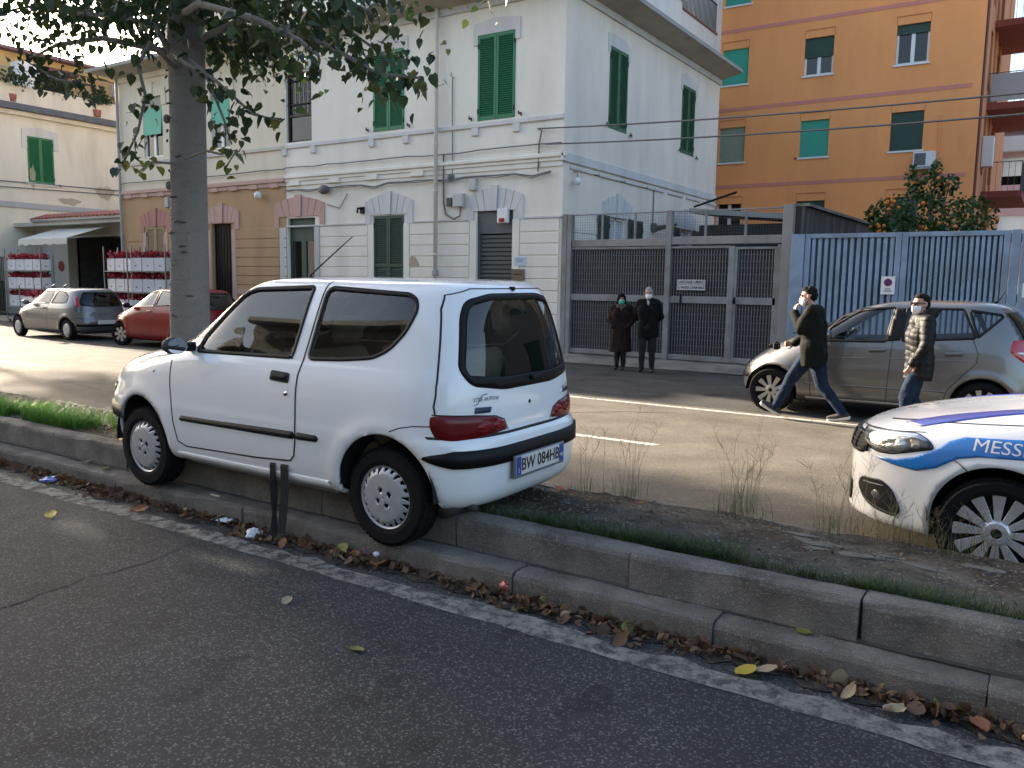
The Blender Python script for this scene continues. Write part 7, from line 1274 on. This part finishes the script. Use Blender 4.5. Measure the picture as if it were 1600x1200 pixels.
while i < 245:
    x = rr.uniform(-7.5, .6); c = .5+.5*math.sin(x*2.1+.5)*math.sin(x*5.3)
    if rr.random() > .25+.75*c: continue
    k = rr.choices(['brown', 'russet', 'green', 'pale'], [.78, .11, .06, .05])[0]; y = 3.30-abs(rr.gauss(0, .06))*(.6+c*.9); drop(k, x, y, .012+rr.random()*.022, LBL[k], k+' leaves in the gutter', rr, rr.uniform(.45, .85), .6); i += 1
for (x, y, z, k, s, lab) in ((-.93, 3.165, .02, 'yellow', 1.0, 'bright yellow leaf in the gutter before the lower kerb'), (-.86, 3.20, .025, 'pale', .95, 'broad pale green-white leaf beside the bright yellow gutter leaf'), (-.38, 3.16, .02, 'pale', .95, 'large pale tan leaf in the gutter at lower right'), (-2.98, 3.24, .03, 'russet', 1.2, 'rust-red leaf in the gutter under the rear wheel'), (-3.30, 3.28, .03, 'green', 1.25, 'largest green leaf in the gutter below the rear wheel'), (-5.35, 2.72, .012, 'yellow', 1.0, 'orange-yellow leaf lying on the near road at left'), (-5.85, 3.63, .305, 'yellow', 1.5, 'big yellow leaf on the upper kerb before the front wheel'), (-6.05, 3.68, .305, 'yellow', 1.2, 'yellow leaf beside the grass on the upper kerb'), (-3.0, 2.62, .008, 'pale', .75, 'lone tan leaf on the near road below the seat belt'), (-2.35, 2.42, .006, 'green', .7, 'lone dull green leaf on the near road'), (-2.75, 4.83, .20, 'russet', 1.0, 'brown leaf on the median edge behind the bumper'), (-2.1, 4.7, .20, 'russet', .7, 'small orange leaf on the median soil'), (-.78, 3.45, .118, 'green', .7, 'small green leaf stuck on the lower kerb step'), (-5.9, 3.42, .122, 'green', .8, 'greenish leaf on the lower kerb step at left'), (-6.2, 3.44, .122, 'pale', .7, 'pale leaf on the lower kerb step at left'), (-5.0, 3.12, .02, 'russet', 1.2, 'sunlit orange leaf cluster leaf under the front wheel')):
    drop(k, x, y, z, lab, None, rr, s, .15)
for q in range(26): drop(rr.choice(['yellow', 'pale', 'pale', 'green']), rr.uniform(-7.6, -5.95), rr.uniform(3.68, 4.8), .30, 'fallen leaf on the dry turf before the hatchback bumper', 'leaves on the turf before the bumper', rr, rr.uniform(.5, .9), .3)
for o in C.objects:
    if o.name.startswith('fallen_leaf') and o.location.y > 3.66: o.location.z = median_z(o.location.x, o.location.y)+.015
# ---- litter
def crumple(name, x, y, z, r, m, seed, label, flat=.6, cat='litter'):
    r2 = random.Random(seed); mb = MB(); mb.ball((0, 0, 0), r, 12, 8); mb.v = [(p[0]*r2.uniform(.55, 1.25), p[1]*r2.uniform(.55, 1.25), p[2]*flat*r2.uniform(.5, 1.3)) for p in mb.v]; o = mb.build(name, m); o.location = (x, y, z); return tag(o, label, cat)
PW = mat('tissue_white', (.62, .63, .67), .7, var=.1, vscale=30)
crumple('paper_tissue', -3.93, 3.19, .03, .055, PW, 3, 'crumpled white tissue in the gutter beside the hanging seat belt', .5); crumple('paper_scrap', -3.03, 3.28, .055, .018, PW, 5, 'tiny white paper scrap among the gutter leaves', .8); crumple('blue_wrapper', -6.30, 3.20, .02, .06, mat('wrapper_blue', (.18, .25, .55), .4, var=.3, vscale=20), 4, 'crumpled blue wrapper in the gutter at left', .35)
mb = MB(); mb.add([(-4.42, 3.24, .02), (-4.26, 3.25, .026), (-4.27, 3.30, .035), (-4.36, 3.31, .03), (-4.42, 3.24, .019), (-4.26, 3.25, .025), (-4.27, 3.30, .034), (-4.36, 3.31, .029)], [(0, 1, 2, 3), (7, 6, 5, 4), (0, 4, 5, 1), (1, 5, 6, 2)]); tag(mb.build('paper_slip', PW), 'flat white paper slip in the gutter left of the tissue', 'litter')
crumple('foil_wrapper', -2.18, 3.285, .06, .026, mat('shiny_foil', (.30, .09, .08), .3, .5, var=.4, vscale=60), 9, 'shiny red and gold foil wrapper in the leaves', 1.1)
mb = MB(); mb.tube([(-4.62, 3.40, .121), (-4.53, 3.40, .121)], .007, 6); tag(mb.build('cigarette_end', mat('cigarette_paper', (.55, .48, .35), .8)), 'pale cigarette end on the lower kerb step under the hatchback', 'litter'); mb = MB(); mb.tube([(.02, 3.20, .03), (.085, 3.17, .05)], .010, 7); tag(mb.build('cigarette_end', mat('cork_paper', (.38, .24, .13), .8)), 'cork-tipped cigarette end in the gutter at lower right', 'litter')
# ------------------------------------------------------------------ people
SKIN = mat('skin', (.42, .23, .16), .55, var=.08, vscale=20); HAIRD = mat('dark_hair', (.010, .008, .006), .8, spec=.2, bump=.4, bscale=120); HAIRG = mat('grey_hair', (.36, .34, .32), .75, bump=.4, bscale=120); MASKW = mat('white_mask', (.72, .73, .74), .8); JEAN = mat('blue_jeans', (.015, .027, .052), .9, spec=.15, var=.35, vscale=8, bump=.3, bscale=60)
def cap(mb, a, b, ra, rb, n=14):
    a, b = Vector(a), Vector(b); d = (b-a); L_ = d.length; d = d.normalized() if L_ > 1e-6 else Vector((0, 0, 1)); P_ = []; R_ = []
    for t in (-1, -.85, -.5): P_.append(a+d*ra*t); R_.append(max(.001, ra*math.sqrt(1-t*t)))
    for t in (0, .33, .67, 1): P_.append(a.lerp(b, t)); R_.append(ra+(rb-ra)*t)
    for t in (.5, .85, 1): P_.append(b+d*rb*t); R_.append(max(.001, rb*math.sqrt(1-t*t)))
    mb.tube(P_, R_, n)
def remesh(mb, vox, it=6):
    me = mb.mesh('tmp'); o = bpy.data.objects.new('tmp', me); C.objects.link(o); r_ = o.modifiers.new('r', 'REMESH'); r_.mode = 'VOXEL'; r_.voxel_size = vox; s_ = o.modifiers.new('s', 'SMOOTH'); s_.iterations = it; s_.factor = .5; dg = bpy.context.evaluated_depsgraph_get(); out = bpy.data.meshes.new_from_object(o.evaluated_get(dg)); bpy.data.objects.remove(o); bpy.data.meshes.remove(me); out.shade_smooth(); return out
def wrinkle(me, amp, f, quilt=0., seed=0):
    n = len(me.vertices); V = np.zeros(n*3); N_ = np.zeros(n*3); me.vertices.foreach_get('co', V); me.vertices.foreach_get('normal', N_); V = V.reshape(-1, 3); N_ = N_.reshape(-1, 3); s = seed
    k = np.sin(V[:, 2]*f*1.0+2.5*np.sin(V[:, 0]*f*.6+s)+1.7*np.sin(V[:, 1]*f*.7+s*2))+.6*np.sin(V[:, 2]*f*2.1+V[:, 1]*f*1.7+s)
    V = V+N_*(amp*k[:, None])
    if quilt: V = V+N_*(quilt*(np.abs(np.sin(V[:, 2]*math.pi/.075+.8*np.sin(V[:, 1]*6)))**.5-.6)[:, None])
    me.vertices.foreach_set('co', V.astype(np.float32).ravel()); me.update()
def hand(mb, w, d, nrm, side, curl=.6, s=1.):
    """palm and five fingers from wrist w along d; nrm = palm facing"""
    w, d, nrm = Vector(w), Vector(d).normalized(), Vector(nrm); nrm = (nrm-d*nrm.dot(d)).normalized(); l = d.cross(nrm)*side
    for k in (-.026, -.009, .009, .026): cap(mb, w+d*.012+l*k*.75, w+d*.085+l*k, .014*s, .012*s, 8)
    for k, L_ in ((-.030, .062), (-.010, .076), (.010, .080), (.029, .070)):
        b = w+d*.088+l*k; m = b+(d*math.cos(curl*.6)+nrm*math.sin(curl*.6))*L_*.55; e_ = m+(d*math.cos(curl*1.6)+nrm*math.sin(curl*1.6))*L_*.45; cap(mb, b, m, .0100, .0095, 8); cap(mb, m, e_, .0095, .0085, 8)
    t0 = w+d*.03+l*.028; t1 = t0+(d*.6+l*.6+nrm*.35).normalized()*.045; t2 = t1+(d*.9+l*.05+nrm*.45).normalized()*.034; cap(mb, t0, t1, .0125, .011, 8); cap(mb, t1, t2, .011, .009, 8)
def person(label, loc, rz, J, H=1.72, build=1., top='jacket', top_m=None, leg_m=None, shoe_m=None, hem=.78, hair='short', hair_m=None, mask_m=None, yaw=0., pitch=0., glasses=False, hood=False, fur=False, quilt=0., hands=('L', 'R'), skirt=0., collar=True, vox=.0095, sole=None):
    """J: joints in a 1.72 m figure, x forward, y left, z up"""
    root = empty('person', loc, (0, 0, rz)); root.scale = (H/1.72,)*3; tag(root, label, 'person'); V3 = Vector; b = build
    g = lambda k: V3(J[k]); pel = g('pelvis'); ch = g('chest'); nk = g('neck'); hd = g('head'); B = MB()
    def torso(m, o): 
        for sy in (-.075, .075): cap(m, pel+V3((0, sy*b, -.03)), pel+V3((0, sy*b, .10)), .105*b+o, .10*b+o); cap(m, pel+V3((.0, sy*b*.8, .12)), ch+V3((0, sy*b*1.15, .0)), .098*b+o, .108*b+o); cap(m, ch+V3((0, sy*b*1.2, -.02)), ch+V3((-.005, sy*b*1.15, .12)), .102*b+o, .075*b+o)
        for s_ in 'LR': cap(m, ch+V3((-.005, (.07 if s_ == 'L' else -.07)*b, .15)), g('sh'+s_), .062*b+o, .060*b+o)
    def legs(m, o, lo=0.):
        for s_ in 'LR': cap(m, g('hip'+s_), g('knee'+s_), .092*b+o, .060*b+o); cap(m, g('knee'+s_), g('ank'+s_), .058*b+o, .040+o*1.3)
    def arms(m, o, wr=True):
        for s_ in 'LR': cap(m, g('sh'+s_), g('el'+s_), .055*b+o, .045*b+o); cap(m, g('el'+s_), g('wr'+s_), .044*b+o, .030+o)
    torso(B, -.006); legs(B, -.008); arms(B, -.006); cap(B, nk-V3((0, 0, .06)), hd-V3((.012, 0, .06)), .056, .052)
    Mh = Matrix.Translation(hd) @ Euler((0, pitch, yaw)).to_matrix().to_4x4(); M3 = Mh.to_3x3(); hp = lambda x, y, z: Mh @ V3((x, y, z))
    B.ball(hp(-.012, 0, .03), (.094, .074, .088), 20, 14, M3); B.ball(hp(.022, 0, -.03), (.066, .060, .082), 18, 12, M3); B.ball(hp(.045, 0, -.082), (.036, .038, .030), 12, 8, M3); cap(B, hp(.082, 0, .015), hp(.105, 0, -.018), .009, .014, 10); B.ball(hp(.078, 0, .028), (.014, .05, .012), 12, 8, M3)
    for sy in (1, -1): B.ball(hp(-.008, sy*.076, -.006), (.020, .010, .032), 10, 8, M3)
    for s_ in 'LR':
        if s_ in hands:
            d = g('wr'+s_)-g('el'+s_); dd = J.get('hd'+s_); hand(B, g('wr'+s_), dd if dd else d, J.get('pn'+s_, (0, -1 if s_ == 'L' else 1, 0)), 1 if s_ == 'L' else -1, J.get('curl'+s_, .6))
    me = remesh(B, vox*.8, 4); link('body', me, SKIN, root)
    T_ = MB(); torso(T_, .022); arms(T_, .020)
    for sy in (-.07, .07):
        cap(T_, pel+V3((0, sy*b, .06)), pel+V3((.0, sy*b*1.1, hem-pel.z)), .125*b, .125*b+skirt)
    if skirt: cap(T_, pel+V3((0, 0, .05)), pel+V3((0, 0, hem-pel.z)), .14*b, .15*b+skirt)
    if collar: 
        for a in np.linspace(0, 6.28, 12)[:-1]: T_.ball(nk+V3((.065*math.cos(a)-.01, .075*math.sin(a), -.015)), .028, 8, 6)
    me = remesh(T_, vox, 5)
    wrinkle(me, .0055, 16, quilt, len(label)); A_ = np.zeros(len(me.vertices)*3); me.vertices.foreach_get('co', A_); A_ = A_.reshape(-1, 3); lo_ = A_[:, 2] < hem; A_[lo_, 2] = hem+.004*np.sin(A_[lo_, 0]*30); me.vertices.foreach_set('co', A_.astype(np.float32).ravel()); me.update(); link(top, me, top_m, root)
    mb = MB(); mb.ball(nk+V3((.062, 0, -.055)), (.028, .034, .065), 12, 8); mb.build('shirt_front', mat('shirt_pale', (.4, .4, .4), .8) if 'shirt_pale' not in bpy.data.materials else bpy.data.materials['shirt_pale'], root, smooth=True)
    L_ = MB(); legs(L_, .010); cap(L_, pel+V3((0, -.07*b, 0)), pel+V3((0, .07*b, 0)), .118*b, .118*b); me = remesh(L_, vox, 4); wrinkle(me, .003, 30, 0, 3); link('trousers', me, leg_m, root)
    for s_ in 'LR':
        S_ = MB(); a, t = g('ank'+s_), g('toe'+s_); d = (t-a); fx = V3((d.x, d.y, d.z)); hl = a+V3((0, 0, -.045))-fx.normalized()*.055; up = V3((0, 0, 1)); cap(S_, hl, hl.lerp(t, .5)+V3((0, 0, .004)), .036, .042, 12); cap(S_, hl.lerp(t, .5), t, .042, .033, 12); cap(S_, a, hl, .046, .036, 12); me = remesh(S_, .008, 3); o = link('shoe', me, shoe_m, root)
        if sole: S2 = MB(); q = fx.normalized(); nn = q.cross(V3((0, 1, 0)) if abs(q.y) < .8 else V3((1, 0, 0))); nn = nn if nn.z > 0 else -nn; cap(S2, hl-nn*.026, t-nn*.022, .034, .036, 12); me = remesh(S2, .008, 3); link('sole', me, sole, o)
    # hair grown as one soft mass over the skull
    Hm = MB()
    if hair == 'short': parts = [((-.022, 0, .046), (.090, .079, .083)), ((-.048, 0, .004), (.064, .073, .075)), ((.018, 0, .085), (.056, .062, .045)), ((.042, .012, .098), (.032, .036, .026))]
    else: parts = [((-.02, 0, .042), (.105, .096, .098)), ((-.02, .074, -.03), (.05, .034, .095)), ((-.02, -.074, -.03), (.05, .034, .095)), ((-.06, 0, -.04), (.06, .082, .105)), ((.04, 0, .10), (.05, .07, .04))]
    for c, r_ in parts: Hm.ball(hp(*c), r_, 18, 12, M3)
    me = remesh(Hm, .008, 3); wrinkle(me, .0022, 90, 0, 2); link('hair', me, hair_m, root)
    # face mask: cups nose to chin
    if mask_m:
        Mm = MB(); Mm.ball((0, 0, 0), (1, 1, 1), 40, 28); Mm.f = [f for f in Mm.f if (lambda c: c.x > .30 and -.92 < c.z < .42)(sum((V3(Mm.v[i]) for i in f), V3())/len(f))]; Mm.v = [tuple(hp(p[0]*.090+.020+.012*max(0, 1-abs(p[1])*3), p[1]*.068, p[2]*.078-.048)) for p in Mm.v]; o = Mm.build('face_mask', mask_m, root, smooth=True); o.modifiers.new('s', 'SOLIDIFY').thickness = .004
        mb = MB()
        for sy in (1, -1): mb.tube([hp(.055, sy*.066, -.03), hp(.0, sy*.082, -.004)], .002, 4); mb.tube([hp(.05, sy*.066, -.075), hp(.0, sy*.080, -.03)], .002, 4)
        mb.build('mask_loop', mask_m, o)
    if glasses:
        mb = MB()
        for sy in (1, -1): mb.cbox(-.005, .005, -.028, .028, -.020, .018, .004, Mh @ Matrix.Translation((.094, sy*.033, .012)) @ Matrix.Rotation(sy*.25, 4, 'Z')); mb.tube([hp(.088, sy*.062, .018), hp(.0, sy*.082, .014)], .004, 5)
        mb.build('sunglasses', mat('dark_lens', (.012, .01, .01), .1), root)
    else:
        mb = MB()
        for sy in (1, -1): mb.ball(hp(.078, sy*.031, .010), (.010, .014, .007), 10, 8, M3)
        mb.build('eye', mat('eye_dark', (.05, .04, .035), .3) if 'eye_dark' not in bpy.data.materials else bpy.data.materials['eye_dark'], root)
        mb = MB()
        for sy in (1, -1): mb.tube([hp(.088, sy*.014, .030), hp(.082, sy*.048, .033)], .005, 5)
        mb.build('eyebrow', hair_m, root)
    if hood:
        mb = MB(); 
        for a in np.linspace(1.2, 5.08, 13): cap(mb, nk+V3((-.03+.085*math.cos(a), .105*math.sin(a), .0)), nk+V3((-.06+.085*math.cos(a), .10*math.sin(a), .06)), .04, .035, 8)
        link('hood', remesh(mb, .01, 4), top_m, root)
    if fur:
        gg = np.random.default_rng(5); a = gg.uniform(0, 6.28, 900); P_ = np.stack([.10*np.cos(a)-.01, .13*np.sin(a), .0*a], 1)+gg.normal(0, .022, (900, 3))+np.array(nk+V3((0, 0, -.03))); V, F = leaf_cloud(P_, .035, gg, .0, .1); link('fur_collar', mesh_np('fur_collar', V, F), leafmat('fur_tan', [(.30, .25, .18), (.2, .16, .11), (.4, .35, .28)], .9, .2), root)
    return root
def stand(**k):
    J = dict(pelvis=(0, 0, .93), chest=(0, 0, 1.27), neck=(-.01, 0, 1.47), head=(.02, 0, 1.60), shL=(-.01, .175, 1.405), shR=(-.01, -.175, 1.405), elL=(-.03, .235, 1.13), elR=(-.03, -.235, 1.13), wrL=(.03, .22, .88), wrR=(.03, -.22, .88), hipL=(0, .09, .88), hipR=(0, -.09, .88), kneeL=(.01, .10, .49), kneeR=(.01, -.10, .49), ankL=(-.02, .105, .09), ankR=(-.02, -.105, .09), toeL=(.15, .13, .035), toeR=(.15, -.13, .035)); J.update(k); return J
DK = mat('black_coat_cloth', (.006, .006, .007), .85, spec=.15, var=.2, bump=.1, bscale=150); BC = mat('brown_coat_cloth', (.022, .011, .010), .8, spec=.15, var=.2, bump=.2, bscale=90); BLK = mat('black_leather', (.012, .012, .012), .45); GT = mat('charcoal_trousers', (.024, .024, .027), .9, spec=.15, var=.15)
person('woman in long brown coat and turquoise mask standing before the grey gate', (-7.45, 15.4, ZF), R(-70), stand(elL=(.0, .25, 1.12), wrL=(.13, .17, .98), elR=(.0, -.25, 1.12), wrR=(.13, -.17, .98), kneeL=(.01, .07, .49), kneeR=(.01, -.07, .49), ankL=(-.02, .075, .09), ankR=(-.02, -.075, .09), toeL=(.13, .09, .035), toeR=(.13, -.09, .035)), 1.56, 1.12, 'coat', BC, BLK, BLK, .42, 'bob', HAIRD, mat('turquoise_mask', (.05, .42, .33), .8), yaw=R(12), fur=True, skirt=.035, hands=())
person('grey-haired man in black jacket and white mask standing with hands behind his back', (-6.83, 15.35, ZF), R(-72), stand(elL=(-.09, .25, 1.14), wrL=(-.16, .06, .95), elR=(-.09, -.25, 1.14), wrR=(-.16, -.06, .95), hdL=(0, -1, -.3), hdR=(0, 1, -.3), pnL=(-1, 0, 0), pnR=(-1, 0, 0)), 1.70, 1.08, 'jacket', DK, GT, BLK, .72, 'short', HAIRG, MASKW, yaw=R(8))
OLV = mat('dark_olive_jacket', (.007, .008, .006), .85, spec=.15, var=.25, bump=.15, bscale=120); SHO = mat('dark_suede', (.03, .026, .022), .85, var=.2)
wk = stand(pelvis=(0, 0, .90), chest=(.03, 0, 1.24), neck=(.05, 0, 1.45), head=(.10, 0, 1.575), shL=(.02, .175, 1.385), shR=(.03, -.175, 1.385), elL=(.12, .24, 1.16), wrL=(.235, .11, 1.36), hdL=(-.05, -.25, 1), pnL=(-.7, -.6, .1), curlL=1.0, elR=(.08, -.24, 1.12), wrR=(.28, -.17, .96), hdR=(1, .1, -.1), pnR=(0, 1, 0), curlR=1.2,
    hipL=(.02, .085, .86), hipR=(-.01, -.085, .86), kneeL=(.24, .09, .52), ankL=(.42, .09, .145), toeL=(.575, .10, .195), kneeR=(-.10, -.09, .46), ankR=(-.38, -.09, .115), toeR=(-.21, -.10, .037))
w3 = person('man in dark olive jacket and jeans striding left with a hand at his white mask', (-2.60, 11.12, ZF), R(180), wk, 1.77, 1.18, 'jacket', OLV, JEAN, SHO, .70, 'short', HAIRD, MASKW, yaw=R(8), pitch=R(10), sole=mat('pale_sole', (.55, .54, .50), .7))
e = empty('camera', (-3.13, 11.30, .78)); tag(e, 'small black camera held by the striding man', 'camera'); mb = MB(); mb.cbox(-.035, .035, -.065, .065, -.045, .045, .012); mb.build('camera_body', K['black'], e); mb = MB(); mb.lathe([(0, .0), (.032, 0), (.032, .055), (.026, .06), (0, .055)], 18, Matrix.Translation((-.035, 0, 0)) @ Matrix.Rotation(R(-90), 4, 'Y')); mb.build('lens', K['black'], e); mb = MB(); mb.cbox(-.02, .02, -.02, .02, .045, .065, .006); mb.build('viewfinder', K['black'], e)
PUF = mat('charcoal_puffer', (.010, .0095, .010), .55, spec=.2, var=.2, bump=.1, bscale=90)
w4 = stand(pelvis=(0, 0, .91), chest=(.01, 0, 1.26), head=(.03, 0, 1.595), elL=(.02, .27, 1.14), wrL=(.14, .22, .92), hdL=(.4, -.1, -1), pnL=(.2, -1, 0), curlL=.9, elR=(-.06, -.25, 1.13), wrR=(-.02, -.24, .88), kneeL=(.16, .10, .50), ankL=(.10, .10, .10), toeL=(.27, .12, .04), kneeR=(.02, -.10, .48), ankR=(-.18, -.10, .10), toeR=(-.02, -.12, .037), hipL=(.02, .09, .87), hipR=(-.01, -.09, .87))
person('man in dark quilted jacket, sunglasses and white mask walking beside the silver car', (-1.27, 10.45, ZF), R(205), w4, 1.68, 1.08, 'jacket', PUF, JEAN, SHO, .72, 'short', HAIRD, MASKW, yaw=R(22), glasses=True, hood=True, quilt=.009, sole=bpy.data.materials['pale_sole'])
person('shopkeeper in dark clothes standing inside the flower shop doorway', (-31.45, 20.6, 0), R(-60), stand(), 1.74, 1.05, 'jumper', DK, GT, BLK, .80, 'short', HAIRD, None, vox=.014)
